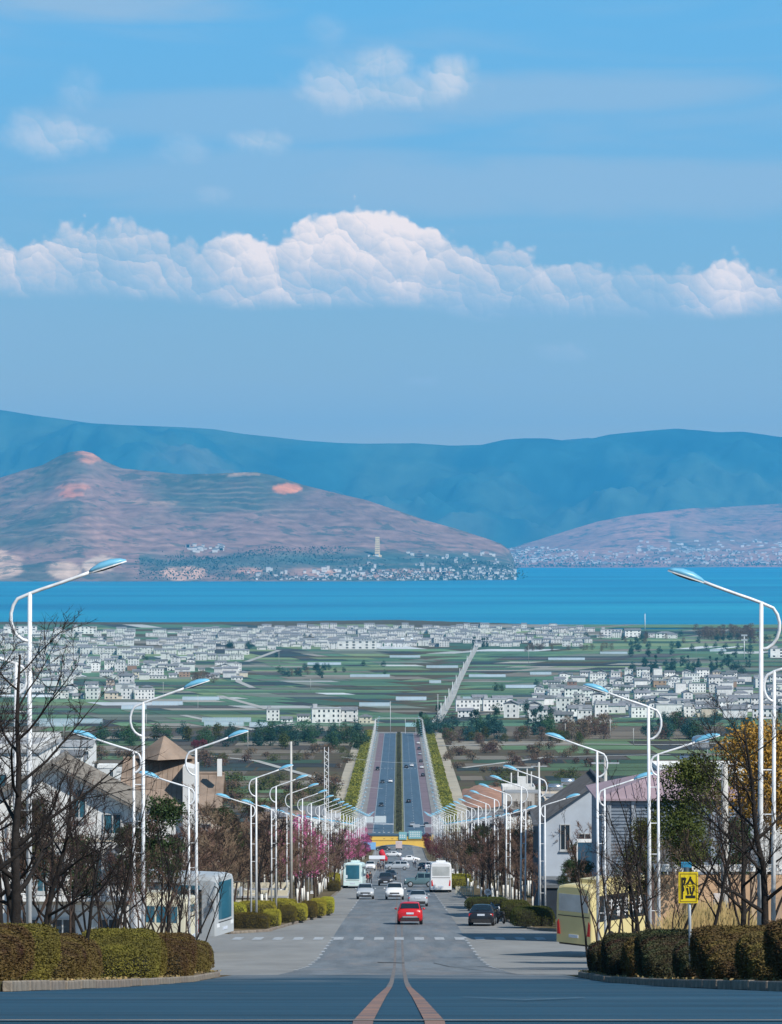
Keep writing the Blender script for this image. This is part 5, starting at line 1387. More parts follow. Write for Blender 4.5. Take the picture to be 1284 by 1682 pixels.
MB().box(-1.3, 1.3, -.5, .5, .1, .9).build('counter', mat('stall counter', (.35, .30, .25), .8, .2, 2), stl)
p = at(655, 1396)
vn = empty('small_truck', (p.x, p.y, p.z)); tag(vn, 'small truck with pale pink box driving under the yellow gate', 'truck')
MB().box(-.95, .95, -2.2, 1.0, .75, 2.5).build('cargo_box', mat('pink box', (.62, .50, .48), .7, .1, 1), vn)
MB().loft([[(-.85, 1.1, .5), (-.85, 1.1, 1.9), (.85, 1.1, 1.9), (.85, 1.1, .5)], [(-.85, 2.2, .5), (-.8, 2.0, 1.8), (.8, 2.0, 1.8), (.85, 2.2, .5)]]).build('cab', PAINT['white'], vn)
MB().box(-.7, .7, -2.25, -2.21, .5, .72).build('bumper', M_black, vn)
for sx in (-.75, .75):
    for y in (-1.3, 1.5): wheel(vn, sx, y, .35)
p = at(602, 1408)
bt = empty('blue_awning', (p.x, p.y, p.z)); tag(bt, 'pale blue awning roof at the left kerb just below the yellow gate', 'awning')
MB().slab((-1.8, -2.2, 2.5), (2.4, -2.2, 2.3), (2.4, 5.5, 3.4), (-1.8, 5.5, 3.6), .08).build('sheet', mat('blue sheet', (.18, .36, .58), .5, .1, 1), bt)
for x in (-1.6, 2.2):
    for y in (-2, 5): MB().cyl((x, y, 0), .06, 2.4 if y < 0 else 3.2, 8).build('post', M_galv, bt)

# utility poles
M_conc = mat('concrete pole', (.50, .49, .46), .9, .12, 2)
def upole(x, ytop, ybase, lab, d=None, arms=1, r=.16, white=False, name='utility_pole', extra=None):
    d = d or dist_at(ybase); x_ = (x - VX) / F * d; zb = gz(d); zt_ = CAMZ - (ytop - VY) / F * d
    o = empty(name, (x_, d, zb)); tag(o, lab, 'pole')
    MB().tube([(0, 0, 0), (0, 0, zt_ - zb)], [r, r * .65], 10).build('pole', M_pole if white else M_conc, o, True)
    for a in range(arms):
        z = zt_ - zb - .5 - a * .9
        ar = MB().box(-.9, .9, -.05, .05, z, z + .1).build('crossarm', M_galv, o)
        for x2 in (-.8, -.3, .3, .8): MB().cyl((x2, 0, z + .1), .04, .18, 6).build('insulator', M_lens, ar)
    return o
pr = upole(1190, 1255, 1560, 'stout concrete utility pole with a white box in the reeds, right side', d=105, r=.17, arms=0)
MB().box(-.42, -.12, -.32, -.18, 2.0, 2.9).build('meter_box', mat('pink white box', (.68, .60, .56), .6, .05, 2), pr)
MB().tube([(-.2, -.25, 2.0), (-.1, -.3, 1.6), (.12, -.28, 1.5), (.2, -.25, 1.8), (.15, -.22, 2.6)], .03, 6).build('cable', M_black, pr)
MB().cyl((0, 0, 5.6), .05, .8, 6).build('spike', M_galv, pr)
upole(478, 1218, 1494, 'tall bare concrete pole rising left of the pink blossom trees', arms=0, r=.14)
lp_ = upole(536, 1280, 1462, 'slender white lattice mast among the lamps on the left', arms=0, r=.05)
for z in np.arange(1, 17, .8): MB().tube([(-.25, 0, z), (.25, 0, z + .4)], .03, 4).tube([(.25, 0, z + .4), (-.25, 0, z + .8)], .03, 4).build('brace', M_pole, lp_)
for x in (-.25, .25): MB().tube([(x, 0, 0), (x, 0, 17.4)], .04, 6).build('rail', M_pole, lp_)
upole(994, 1242, 1545, 'old concrete pole with crossarm beside the dark tiled roof on the right', arms=1, d=190)
upole(885, 1252, 1500, 'thin utility pole with crossarm above the slatted roof terrace', arms=1, d=330)
upole(641, 1152, 1200, 'tall white pole standing in the middle at the far end of the road', arms=1, d=1800, white=True)
upole(719, 1140, 1200, 'white pole with crossarm right of the far end of the road', arms=1, d=1830, white=True)
for i, (x, y) in enumerate([(724, 1178), (731, 1166), (737, 1153), (743, 1141), (749, 1129), (755, 1117), (761, 1106), (767, 1095), (773, 1084), (778, 1076), (783, 1067)]):
    upole(x, y - 24 + i * .9, y, 'power pole along the pale farm lane, %s from the near end' % ordi(i + 1), arms=1, r=.35, white=True)['group'] = 'power poles along the farm lane'
pts = [(557, 1170, 1216), (407, 1195, 1232), (105, 1190, 1214), (268, 1120, 1142), (325, 1142, 1164), (510, 1115, 1134), (458, 1068, 1090), (868, 1060, 1090), (775, 1062, 1088), (1143, 1060, 1076), (240, 1172, 1196), (928, 1188, 1216), (1040, 1196, 1224), (1002, 1180, 1212)]
for i, (x, a, b) in enumerate(pts):
    upole(x, a, b, 'lone power pole in the fields, %s from the left frame edge' % ordi(1 + sorted(q_[0] for q_ in pts).index(x)), arms=1, r=.22)['group'] = 'lone power poles in the fields'
# wires over the far road
wires = MB()
for (a, b, d) in (((560, 1243), (740, 1251), 1420), ((560, 1287), (745, 1294), 1240)):
    p, q_ = up(*a, d), up(*b, d); pts = [p.lerp(q_, k / 10) - Vector((0, 0, 1.6 * math.sin(PI * k / 10))) for k in range(11)]; wires.tube(pts, .06, 4)
o = wires.build('wires', mat('wire', (.45, .48, .50), .6, .1, 1)); tag(o, 'thin pale wires sagging across the far road', 'wires', kind='stuff')
# radio mast by the lake, small lighthouse-like spire
upole(1059, 1008, 1036, 'thin white spire by the lake shore, right of the centre', r=.9, arms=0, white=True, name='spire')
ms = upole(1222, 1044, 1082, 'cell tower with antennas among the dark trees on the right', r=.7, arms=0, white=True, name='cell_tower')
for z in (24, 30): MB().box(-4, 4, -.6, .6, z, z + 2.2).build('antenna', M_galv, ms)

# ------------------------------------------------------------------ trees of the street
bt_specs = [(11, 7.2, 2.2, .085, True, True), (12, 6.4, 2.1, .075, True, True), (13, 6.0, 1.8, .07, True, True), (14, 7.6, 2.4, .09, False, True), (15, 6.6, 2.2, .08, True, False), (16, 5.6, 2.0, .07, True, False)]
BT = [bare_tree(s, h, sp, r, red, lime, nl=11, nb=8, nt_=6, tww=.012)[0] for s, h, sp, r, red, lime in bt_specs]
ev = leafy('evergreen_tree', 91, 6.4, 1.15, 6500, .11, M_ever, .52, 18, .08)
ol = leafy('olive_green_tree', 92, 8.3, 1.75, 15000, .115, M_olive, .50, 24, .13)
gold = leafy('golden_tree', 93, 10.4, 2.3, 13000, .14, M_gold, .60, 24, .14)
pk = leafy('pink_blossom_tree', 94, 5.6, 1.9, 3000, .14, M_pinkb, .28, 26, .08, size=(.2, .4))
pl_ = leafy('plum_tree', 95, 4.6, 1.6, 3800, .15, M_plum, .28, 18, .08, size=(.2, .45))
# near left giants
BIG = [bare_tree(21, 9.5, 3.6, .15, False, False, nl=11, nb=8, nt_=7, base=.22)[0], bare_tree(22, 8.6, 3.0, .12, False, False, nl=10, nb=8, nt_=7, base=.25)[0], bare_tree(23, 7.4, 1.5, .055, False, False, nl=7, nb=4, nt_=4, stems=2, upw=1.5, base=.35, tww=.004)[0], bare_tree(24, 6.3, 1.9, .075, False, True, nl=9, nb=6, nt_=6)[0], bare_tree(25, 6.8, 1.7, .045, True, False, nl=8, nb=5, nt_=5, stems=2, upw=1.1, base=.3, tww=.0045)[0]]
def tree_at(pr, x, d, lab, grp, rz=None, s=1.0, z=.13):
    X_ = (x - VX) / F * d
    return inst(pr, (X_, d, gz(d) + z), rng.uniform(0, 6.28) if rz is None else rz, s, lab, grp)
grpL = 'bare trees behind the near left hedge'
tree_at(BIG[0], 22, 66, 'tall dark bare tree at the left frame edge, in front of the white lamp pole', grpL, 1.0, .92)
tree_at(BIG[1], 38, 72, 'tall dark bare tree beside the first lamp pole on the left', grpL, 2.6, .92)
tree_at(BIG[1], 66, 79, 'dark bare tree right of the first lamp pole on the left', grpL, 5.1, .86)
tree_at(BIG[0], 5, 76, 'dark bare tree at the very left edge, left of the first lamp pole', grpL, 3.3, .86)
tree_at(BIG[1], 108, 92, 'dark bare tree left of the slim white-footed tree', grpL, 0.4, .82)
tree_at(BIG[0], -20, 60, 'tall bare tree reaching in from beyond the left frame edge', grpL, 4.0, .85)
tree_at(BIG[3], 132, 59, 'slim bare tree with white-painted foot in front of the left hedge', grpL, 1.3, .70)
for i, (x, d, k, s) in enumerate([(70, 80, 1, .72), (172, 86, 2, .95), (188, 92, 2, .85), (207, 90, 3, .85), (250, 98, 2, .85), (262, 102, 2, .95), (282, 104, 2, .9), (298, 110, 2, .8), (92, 88, 2, 1.0), (318, 116, 2, .7)]):
    tree_at(BIG[k], x, d, 'thin dark bare tree above the near left hedge, %s from the left' % ordi(1 + sorted((70, 172, 188, 207, 250, 262, 282, 298, 92, 318)).index(x)), 'thin bare trees above the near left hedge', None, s)
for i, (x, d, k, s) in enumerate([(150, 84, 2, .8), (164, 96, 4, .9), (197, 94, 4, .85), (214, 100, 2, .8), (228, 97, 4, .8), (240, 104, 4, .75), (272, 108, 4, .8), (290, 101, 2, .7), (306, 106, 4, .75), (324, 113, 4, .62), (118, 84, 4, .95), (82, 90, 4, 1.0), (52, 88, 4, .95), (12, 84, 4, 1.0)]):
    tree_at(BIG[k], x, d, 'thin bare stem tree in the back row above the left hedge, %s from the left' % ordi(1 + sorted((150, 164, 197, 214, 228, 240, 272, 290, 306, 324, 118, 82, 52, 12)).index(x)), 'back row of thin bare trees above the near left hedge', None, s)
for i, (x, d, k, s) in enumerate([(978, 116, 4, .8), (1000, 112, 4, .85), (1024, 108, 4, .8), (1062, 96, 4, .8), (1100, 90, 4, .7), (1178, 92, 4, .85), (1226, 84, 4, .9)]):
    tree_at(BIG[k], x, d, 'thin bare stem tree in the back row above the right hedge, %s from the left' % ordi(i + 1), 'back row of thin bare trees above the near right hedge', None, s)
tree_at(ev, 268, 118, 'round dark evergreen tree behind the cream minibus, left', 'evergreens on the left pavement', 0, 1.08)
tree_at(ev, 212, 126, 'second dark evergreen over the cream minibus, left of the round one', 'evergreens on the left pavement', 2.2, .95)
tree_at(ev, 130, 120, 'brownish evergreen at left above the hedge gap', 'evergreens on the left pavement', 3, .85)
# right side
grpR = 'bare trees behind the near right hedge'
tree_at(BIG[1], 1212, 78, 'leaning dark bare tree right of the concrete utility pole', grpR, .5, .84)
tree_at(BIG[0], 1262, 74, 'tall dark bare tree at the right frame edge', grpR, 3.2, .80)
tree_at(BIG[3], 1158, 62.5, 'dark bare tree with white-painted foot right of the yellow sign', grpR, 2.2, .74)
tree_at(BIG[1], 1049, 98, 'dark bare tree with thick trunk in front of the yellow bus', grpR, 1.2, .72)
for i, (x, d, k, s) in enumerate([(968, 112, 2, .95), (1012, 106, 2, .95), (1036, 100, 2, 1.0), (1085, 90, 2, 1.0), (1236, 90, 2, 1.0)]):
    tree_at(BIG[k], x, d, 'thin dark bare tree above the near right hedge, %s from the left' % ordi(i + 1), 'thin bare trees above the near right hedge', None, s)
tree_at(ol, 1140, 116, 'large olive-green round tree above the yellow sign', 'olive green trees on the right', 0, 1.02)
tree_at(ol, 1058, 135, 'smaller dark olive tree left of the large one, behind the lamp poles', 'olive green trees on the right', 2, .80)
tree_at(ev, 1208, 128, 'olive tree partly hidden behind the bare trees on the right', 'olive green trees on the right', 2, 1.0)
tree_at(gold, 1262, 118, 'golden-leaved tree at the right frame edge', 'golden trees', 1, 1.0)
for i, (x, y, s) in enumerate([(958, 1480, .75), (936, 1470, .7), (372, 1478, .85), (50, 1540, 1.0)]):
    d = [175, 210, 330, 110][i]; tree_at(ev, x, d, ['small evergreen behind the roof of the yellow bus', 'dark bushy evergreen left of the blue-grey panel', 'evergreen among the brown trees on the left', 'evergreen at the left edge behind the big bare trees'][i], 'smaller evergreens', i, s)
# shade trees just outside the right frame edge, whose shadows fall on the right hedges
for i, (X_, d) in enumerate([(14.5, 62), (15.5, 74)]):
    inst(ol, (X_, d, gz(d) + .1), i, 1.0, 'olive tree outside the right frame edge, %s' % ('nearer' if i == 0 else 'farther'), 'olive trees beyond the right edge')
# rows of bare trees down both pavements
cnt = {}
rows_ = []
for s_ in (-1, 1):
    for r_i, (X0, step, d0) in enumerate([(8.8, 7.5, 196), (11.2, 6.2, 194), (14.0, 6.6, 190), (18.0, 8.2, 196)]):
        d = d0
        while d < 880:
            if r_i == 0 and d < 262: d += step; continue
            X_ = X0 + rng.uniform(-.8, .8) + (2.4 if d < 240 and r_i < 2 else 0)
            if s_ > 0 and 760 < 0: pass
            rows_.append((s_, r_i, d, X_)); d += step * rng.uniform(.85, 1.2) * (1 if d < 430 else 2.2)
RN = ['kerbside', 'second', 'third', 'fourth', 'outermost']
for s_, r_i, d, X_ in rows_:
    k = cnt[(s_, r_i)] = cnt.get((s_, r_i), 0) + 1
    x_px = VX + s_ * X_ / d * F
    pr = BT[int(rng.integers(0, 6))]; kind = 'bare brown tree'
    if s_ < 0 and 455 < x_px < 600 and rng.random() < (.28 if r_i in (1, 2, 3) else .10): pr, kind = pk, 'pink blossom tree'
    elif d > 620 and rng.random() < .65: pr, kind = pl_, 'plum-red tree'
    elif rng.random() < .04: pr, kind = ev, 'evergreen tree'
    s = rng.uniform(.8, 1.1) * (1.28 if d < 330 and r_i > 0 else 1.12 if d < 560 else .95) * (1.2 if pr is pk else 1)
    if x_px > 830 and d < 260: s *= .85
    inst(pr, (s_ * X_, d, gz(d) + .12), rng.uniform(0, 6.28), s, '%s, %s in the %s row of the %s pavement' % (kind, ordi(k), RN[r_i], 'left' if s_ < 0 else 'right'), 'trees lining the hill street')
for i, (x, y) in enumerate([(420, 1480), (372, 1500), (350, 1500)]):
    tree_at(BT[3], x, [230, 215, 205][i], 'larger brown bare tree left of the traffic island, %s from the left' % ordi(3 - i), 'larger brown trees on the left', i, 1.15)
# dry reeds by the orange wall on the right
rn = np.random.default_rng(5); N = 9000
y_ = rn.uniform(90, 112, N); px_ = rn.uniform(1075, 1262, N); x_ = (px_ - VX) / F * y_
vv = np.zeros((N, 4, 3)); zb = np.array([gz(a) for a in y_]) + .12; hh = rn.uniform(.6, 2.4, N) * (.55 + .45 * np.sin((px_ - 1075) / 60))
lean = rn.normal(size=(N, 2)) * .18; w = rn.uniform(.01, .028, N)
for k, (f, ww) in enumerate(((0, 1), (0, -1), (1, -.4), (1, .4))):
    vv[:, k, 0] = x_ + ww * w + lean[:, 0] * f * hh; vv[:, k, 1] = y_ + lean[:, 1] * f * hh; vv[:, k, 2] = zb + f * hh
me = bpy.data.meshes.new('reeds'); me.vertices.add(N * 4); me.vertices.foreach_set('co', vv.reshape(-1)); me.loops.add(N * 4); me.loops.foreach_set('vertex_index', np.arange(N * 4, dtype=np.int32)); me.polygons.add(N); me.polygons.foreach_set('loop_start', np.arange(0, N * 4, 4, dtype=np.int32)); me.update()
me.materials.append(mat('dry reed', (.52, .36, .16), .9, .3, .8, col2=(.26, .22, .09))); tag(link('reeds', me), 'dense dry yellow reeds in front of the peach wall on the right', 'reeds', kind='stuff')
# litter leaves and grass tufts on the near verges
N = 7000; y_ = rn.uniform(44, 98, N); s_ = np.where(rn.random(N) < .5, -1, 1); x_ = s_ * rn.uniform(5.85, 14, N)
P_ = np.stack([x_, y_, np.array([gz(a) for a in y_]) + .17], 1); tag(link('ground_litter', leafmesh('ground_litter', P_, .09, mat('dry litter', (.30, .20, .09), .9, .5, 2, col2=(.08, .10, .03)))), 'dry leaves and grass tufts scattered on the near verges', 'litter', kind='stuff')
# ------------------------------------------------------------------ buildings
M_wall = mat('white render', (.78, .78, .76), .9, .10, .35, spec=.2, rnd=.25, stain=.42)
M_wall2 = mat('warm render', (.62, .54, .44), .9, .12, .3, spec=.2, rnd=.3, stain=.5)
M_wallg = mat('grey blue siding', (.22, .26, .31), .8, .12, .3, spec=.2, stain=.3)
M_brick = mat('bare brick', (.36, .24, .18), .95, .2, .5, spec=.1, rnd=.3)
M_tile = mat('grey roof tile', (.19, .20, .215), .85, .25, .5, spec=.2, rnd=.5)
M_tile2 = mat('pale roof slab', (.36, .37, .38), .9, .2, .3, spec=.2, rnd=.4)
M_tileb = mat('brown roof sheet', (.27, .205, .16), .85, .3, .6, spec=.2, stain=.35)
M_tiled = mat('dark roof tile', (.10, .105, .115), .85, .3, 1.2, spec=.2)
M_rpink = mat('pink roof sheet', (.36, .27, .30), .8, .16, .3, spec=.25, stain=.3)
M_win = mat('window glass', (.025, .04, .055), .15, .3, .5, spec=.7)
M_winb = mat('blue window glass', (.03, .12, .17), .15, .3, .5, spec=.7)
M_frame = mat('window frame', (.45, .46, .46), .6, .1, 3)
M_wood = mat('grey wood slats', (.26, .21, .17), .9, .3, 2)
M_steel = mat('stainless tank', (.62, .64, .66), .25, .1, 1, metal=.8)
def ribs(mb, a, b, c, d, n, h=.05, w=.05):
    """raised ribs on quad a-b (eave) to d-c (ridge)"""
    a, b, c, d = map(Vector, (a, b, c, d)); nn = (b - a).cross(d - a).normalized()
    for i in range(n + 1):
        p = a.lerp(b, i / n); q_ = d.lerp(c, i / n); s = (b - a).normalized() * w / 2
        mb.add([p - s + nn * .002, p + s + nn * .002, q_ + s + nn * .002, q_ - s + nn * .002, p + nn * h, q_ + nn * h], [(0, 4, 5, 3), (4, 1, 2, 5), (0, 1, 4), (3, 5, 2)])
def gable_roof(root, x0, x1, y0, y1, ze, zr, m, over=.4, axis='X', rib=0, t=.14, wallm=None):
    """axis: direction of the ridge; adds roof slabs and gable walls"""
    R_ = MB(); Rb = MB(); Wm = MB()
    if axis == 'X':
        ym = (y0 + y1) / 2; k = (zr - ze) / (ym - y0); e = ze - k * over
        A = [(x0 - over, y0 - over, e), (x1 + over, y0 - over, e), (x1 + over, ym, zr), (x0 - over, ym, zr)]
        B = [(x1 + over, y1 + over, e), (x0 - over, y1 + over, e), (x0 - over, ym, zr), (x1 + over, ym, zr)]
        Wm.add([(x0, y0, ze), (x0, y1, ze), (x0, ym, zr - t)], [(0, 2, 1)]).add([(x1, y0, ze), (x1, y1, ze), (x1, ym, zr - t)], [(0, 1, 2)])
        L = x1 - x0; rid = [(x0 - over, ym, zr + .06), (x1 + over, ym, zr + .06)]
    else:
        xm = (x0 + x1) / 2; k = (zr - ze) / (xm - x0); e = ze - k * over
        A = [(x0 - over, y1 + over, e), (x0 - over, y0 - over, e), (xm, y0 - over, zr), (xm, y1 + over, zr)]
        B = [(x1 + over, y0 - over, e), (x1 + over, y1 + over, e), (xm, y1 + over, zr), (xm, y0 - over, zr)]
        Wm.add([(x0, y0, ze), (x1, y0, ze), (xm, y0, zr - t)], [(0, 1, 2)]).add([(x0, y1, ze), (x1, y1, ze), (xm, y1, zr - t)], [(0, 2, 1)])
        L = y1 - y0; rid = [(xm, y0 - over, zr + .06), (xm, y1 + over, zr + .06)]
    for P4 in (A, B):
        R_.slab(*P4, t)
        if rib: ribs(Rb, *P4, max(2, int(L / rib)))
    o = R_.build('roof', m, root)
    if rib:
        MB().tube(rid, .12, 6).build('ridge_cap', m, o)
        r_ = Rb.build('roof_ribs', m, o); r_['kind'] = 'stuff'
    for k_ in (0, 1): 
        w_ = MB(); w_.add(Wm.v[k_ * 3:k_ * 3 + 3], [tuple(i - 3 * k_ for i in Wm.f[k_])]); w_.build('gable_wall', wallm or M_wall, root)
    return o
def hip_roof(root, x0, x1, y0, y1, ze, zr, m, over=.4, rib=0):
    h = min((y1 - y0) / 2, (x1 - x0) / 2); ym = (y0 + y1) / 2
    X0, X1, Y0, Y1 = x0 - over, x1 + over, y0 - over, y1 + over; ra, rb_ = (x0 + h, ym, zr), (x1 - h, ym, zr)
    mb = MB().add([(X0, Y0, ze - .12), (X1, Y0, ze - .12), (X1, Y1, ze - .12), (X0, Y1, ze - .12), (X0, Y0, ze), (X1, Y0, ze), (X1, Y1, ze), (X0, Y1, ze), ra, rb_],
                  [(0, 3, 2, 1), (0, 1, 5, 4), (1, 2, 6, 5), (2, 3, 7, 6), (3, 0, 4, 7), (4, 5, 9, 8), (5, 6, 9), (6, 7, 8, 9), (7, 4, 8)])
    o = mb.build('roof', m, root)
    if rib:
        Rb = MB(); n = int((X1 - X0) / rib)
        for i in range(1, n):
            x = X0 + (X1 - X0) * i / n
            f = min(1, (x - X0) / (ra[0] - X0), (X1 - x) / (X1 - rb_[0]))
            a = Vector((x, Y0, ze)); b = Vector((x, Y0 + (ym - Y0) * f, ze + (zr - ze) * f))
            Rb.add([a + Vector((-.03, 0, .003)), a + Vector((.03, 0, .003)), b + Vector((.03, 0, .003)), b + Vector((-.03, 0, .003)), a + Vector((0, 0, .06)), b + Vector((0, 0, .06))], [(0, 4, 5, 3), (4, 1, 2, 5), (0, 1, 4)])
        r_ = Rb.build('roof_ribs', m, o); r_['kind'] = 'stuff'
    return o
def window(root, x, z, w, h, y, glass=M_win, mull=1, sill=True):
    fr = MB(); t = .07
    fr.box(x - w / 2 - t, x + w / 2 + t, y - .07, y - .005, z + h, z + h + t).box(x - w / 2 - t, x + w / 2 + t, y - .07, y - .005, z - t, z)
    fr.box(x - w / 2 - t, x - w / 2, y - .07, y - .005, z + .001, z + h - .001).box(x + w / 2, x + w / 2 + t, y - .07, y - .005, z + .001, z + h - .001)
    for i in range(1, mull + 1):
        xm = x - w / 2 + w * i / (mull + 1); fr.box(xm - .03, xm + .03, y - .06, y - .022, z + .001, z + h - .001)
    o = fr.build('window', M_frame, root)
    MB().box(x - w / 2, x + w / 2, y - .02, y - .004, z, z + h).build('pane', glass, o)
    if sill: MB().box(x - w / 2 - .12, x + w / 2 + .12, y - .16, y - .003, z - t - .1, z - t - .001).build('sill', M_frame, o)
    return o
def big_house(lab, x0, x1, d, y_eave, y_ridge, dep, roof, roofm, wallm, wins=(), axis='X', rib=.3, over=.5, rz=0, glass=M_win, group=None, ybase=None, name='house'):
    s = d / F; w = (x1 - x0) * s; zb = gz(d) if ybase is None else CAMZ - (ybase - VY) * s
    root = empty(name, (((x0 + x1) / 2 - VX) * s, d, zb), rz); tag(root, lab, 'house', group)
    ze = CAMZ - (y_eave - VY) * s - zb; zr = CAMZ - (y_ridge - VY) * s - zb
    MB().box(-w / 2, w / 2, 0, dep, -1.5, ze).build('wall', wallm, root)
    if roof == 'gable': gable_roof(root, -w / 2, w / 2, 0, dep, ze + .001, zr, roofm, over, axis, rib, wallm=wallm)
    elif roof == 'hip': hip_roof(root, -w / 2, w / 2, 0, dep, ze + .001, zr, roofm, over, rib)
    else:
        MB().box(-w / 2 - .15, w / 2 + .15, -.15, dep + .15, ze + .001, ze + .18).build('roof', roofm, root)
        p_ = MB(); p_.box(-w / 2 - .1, w / 2 + .1, -.1, .08, ze + .181, zr).box(-w / 2 - .1, w / 2 + .1, dep - .08, dep + .1, ze + .181, zr).box(-w / 2 - .1, -w / 2 + .08, .081, dep - .081, ze + .181, zr).box(w / 2 - .08, w / 2 + .1, .081, dep - .081, ze + .181, zr)
        p_.build('parapet', wallm, root)
    for (wx, wy, ww, wh) in wins:   # photo pixels: centre x, sill y, width, height
        window(root, (wx - (x0 + x1) / 2) * s, CAMZ - (wy - VY) * s - zb, ww * s, wh * s, 0, glass, 1 if ww * s < 1.6 else 2)
    return root
def wgrid(x0, x1, ys, n, w, h): return [(x0 + (x1 - x0) * (i + .5) / n, y, w, h) for y in ys for i in range(n)]
# left, behind the near trees
hA = big_house('white gabled house with sloping brown tile roof behind the near left trees', -46, 222, 128, 1322, 1252, 4.5, 'gable', mat('weathered roof tile', (.20, .185, .165), .85, .3, 1.5), M_wall, [(130, 1342, 20, 40), (60, 1350, 24, 36), (185, 1368, 26, 30)] + wgrid(20, 215, (1440,), 4, 26, 36), axis='Y', glass=M_winb)
s_ = 128 / F
MB().box(-1.6, 3.3, -.9, -.01, 3.0, 3.15).build('balcony', M_wall, hA)
for i in range(17): MB().cyl((-1.55 + i * .3, -.85, 3.15), .02, .85, 5).build('baluster', M_frame, hA)
MB().box(-1.6, 3.3, -.9, -.82, 4.0, 4.06).build('handrail', M_frame, hA)
for x in (-2.0, 3.45): MB().cyl((x, -.08, 0), .05, 6.4, 8).build('downpipe', M_frame, hA)
for z in (2.75, 5.5): MB().box(-3.57, 3.57, -.05, -.003, z, z + .14).build('band', M_wall2, hA)
for x in (-.2, 1.6): window(hA, x, 3.35, 1.0, 1.7, 0, M_winb)
for x in (-1.2, .4, 2.4): window(hA, x, .8, .9, 1.3, 0, M_win)
for (x, z) in ((2.95, 5.0), (-.9, 5.1)):
    ac = MB().box(x - .35, x + .35, -.38, -.06, z, z + .5).build('air_conditioner', M_wall, hA); MB().cyl((x - .05, -.42, z + .25), .19, .04, 14, 'Y').build('fan', M_lens, ac)
hE = big_house('tall white flat-roofed house at the left frame edge', -120, 62, 145, 1236, 1222, 9, 'flat', M_tile2, M_wall, wgrid(-60, 58, (1310, 1400, 1490), 3, 22, 38), glass=M_winb)
hB = big_house('white house with tan ribbed roof between the lamp poles on the left', 205, 304, 238, 1315, 1252, 8, 'gable', M_tileb, M_wall, [(263, 1341, 25, 20), (291, 1339, 16, 18), (228, 1341, 20, 18)] + wgrid(208, 300, (1395,), 3, 16, 24), rib=.35)
s_ = 238 / F
MB().slab(((301 - 254.5) * s_, -.6, 0), ((301 - 254.5) * s_ + .85, -.6, 0), ((301 - 254.5) * s_ + .85, -.6, (1545 - 1246) * s_ * .80), ((301 - 254.5) * s_, -.6, (1545 - 1240) * s_ * .80), 7).build('gable_fin', M_wall, hB)
MB().tube([((263 - 254.5) * s_, 3.9, (1530 - 1280) * s_), ((263 - 254.5) * s_, 3.9, (1530 - 1243) * s_)], [2.6, .1], 4).build('roof_peak', M_tileb, hB)
hC = big_house('ochre stone house with brown roof right of the tan-roofed house', 322, 356, 262, 1320, 1276, 7, 'gable', M_tileb, M_wall2, [(338, 1362, 14, 8)], rib=.4)
MB().box(.9, 1.3, 1, 1.5, (1514 - 1300) * 262 / F, (1514 - 1272) * 262 / F).build('chimney', M_wall, hC)
big_house('ruined stone house with white patches below the brown trees, left', 330, 368, 300, 1372, 1352, 6, 'flat', M_tile2, M_brick, [(345, 1392, 10, 12)])
big_house('low white building with cream wall behind the left traffic island', 360, 470, 262, 1474, 1462, 6, 'flat', M_tile2, mat('cream wall', (.60, .55, .42), .9, .1, .4), wgrid(375, 465, (1492,), 4, 14, 10))
big_house('long grey flat-roofed shed standing among the fields far left', 54, 152, 1420, 1226, 1217, 18, 'gable', M_tile2, M_wall, wgrid(60, 150, (1240,), 5, 8, 6), rib=0)
big_house('small white flat-roofed block above the sloping tile roof, left', 160, 190, 1240, 1262, 1256, 8, 'flat', M_tile2, M_wall, [(168, 1276, 6, 8), (183, 1276, 5, 12)])
big_house('pale block with grey roof left of the tan-roofed house', 192, 216, 1180, 1268, 1262, 8, 'flat', M_tile, M_wall, [(200, 1290, 5, 14), (209, 1290, 4, 14)])
big_house('white block at the left behind the sloping roof, nearest the frame edge', 20, 84, 1150, 1262, 1254, 9, 'flat', M_tile2, M_wall, wgrid(24, 80, (1282,), 4, 6, 8))
big_house('white block with dark water tank far left above the houses', 84, 140, 1280, 1248, 1240, 9, 'gable', M_tile, M_wall, wgrid(88, 138, (1264,), 3, 6, 8), rib=0)
for i, (a, b, ye, yr, yb, m_, w_) in enumerate([(436, 470, 1340, 1328, 1372, M_tile, M_wall2), (468, 498, 1345, 1334, 1372, M_tileb, M_wall), (494, 532, 1338, 1326, 1368, M_tile, M_wall), (530, 556, 1346, 1338, 1368, M_tile2, M_wall), (412, 440, 1346, 1336, 1376, M_tileb, M_brick)]):
    big_house('low house with %s roof behind the pink trees, %s from the left' % (['grey', 'brown', 'dark grey', 'pale', 'rusty'][i], ordi([2, 3, 4, 5, 1][i])), a, b, dist_at(yb), ye, yr, 9, 'gable', m_, w_, wgrid(a + 2, b - 2, (yb - 12,), 3, 4, 6), rib=.8, group='low houses behind the pink trees')
for i, (a, b, d, ye, yr, n_, m_) in enumerate([(-10, 40, 900, 1215, 1206, 4, M_tile), (36, 70, 700, 1250, 1240, 3, M_tile2), (66, 110, 620, 1290, 1282, 4, M_tile), (108, 150, 820, 1266, 1258, 4, M_tile2), (146, 176, 560, 1300, 1290, 3, M_tile), (174, 214, 700, 1290, 1282, 4, M_tile2), (100, 134, 1000, 1240, 1232, 3, M_tile), (0, 34, 520, 1290, 1276, 3, M_tile)]):
    big_house('white village house stacked behind the sloping tile roof, %s from the left' % ordi(1 + sorted((-10, 36, 66, 108, 146, 174, 100, 0)).index(a)), a, b, d, ye, yr, 7, 'gable' if i % 2 == 0 else 'flat', m_, M_wall, wgrid(a + 2, b - 2, (ye + 18, ye + 42), n_, 6, 9), rib=0, group='white houses stacked up at the left')
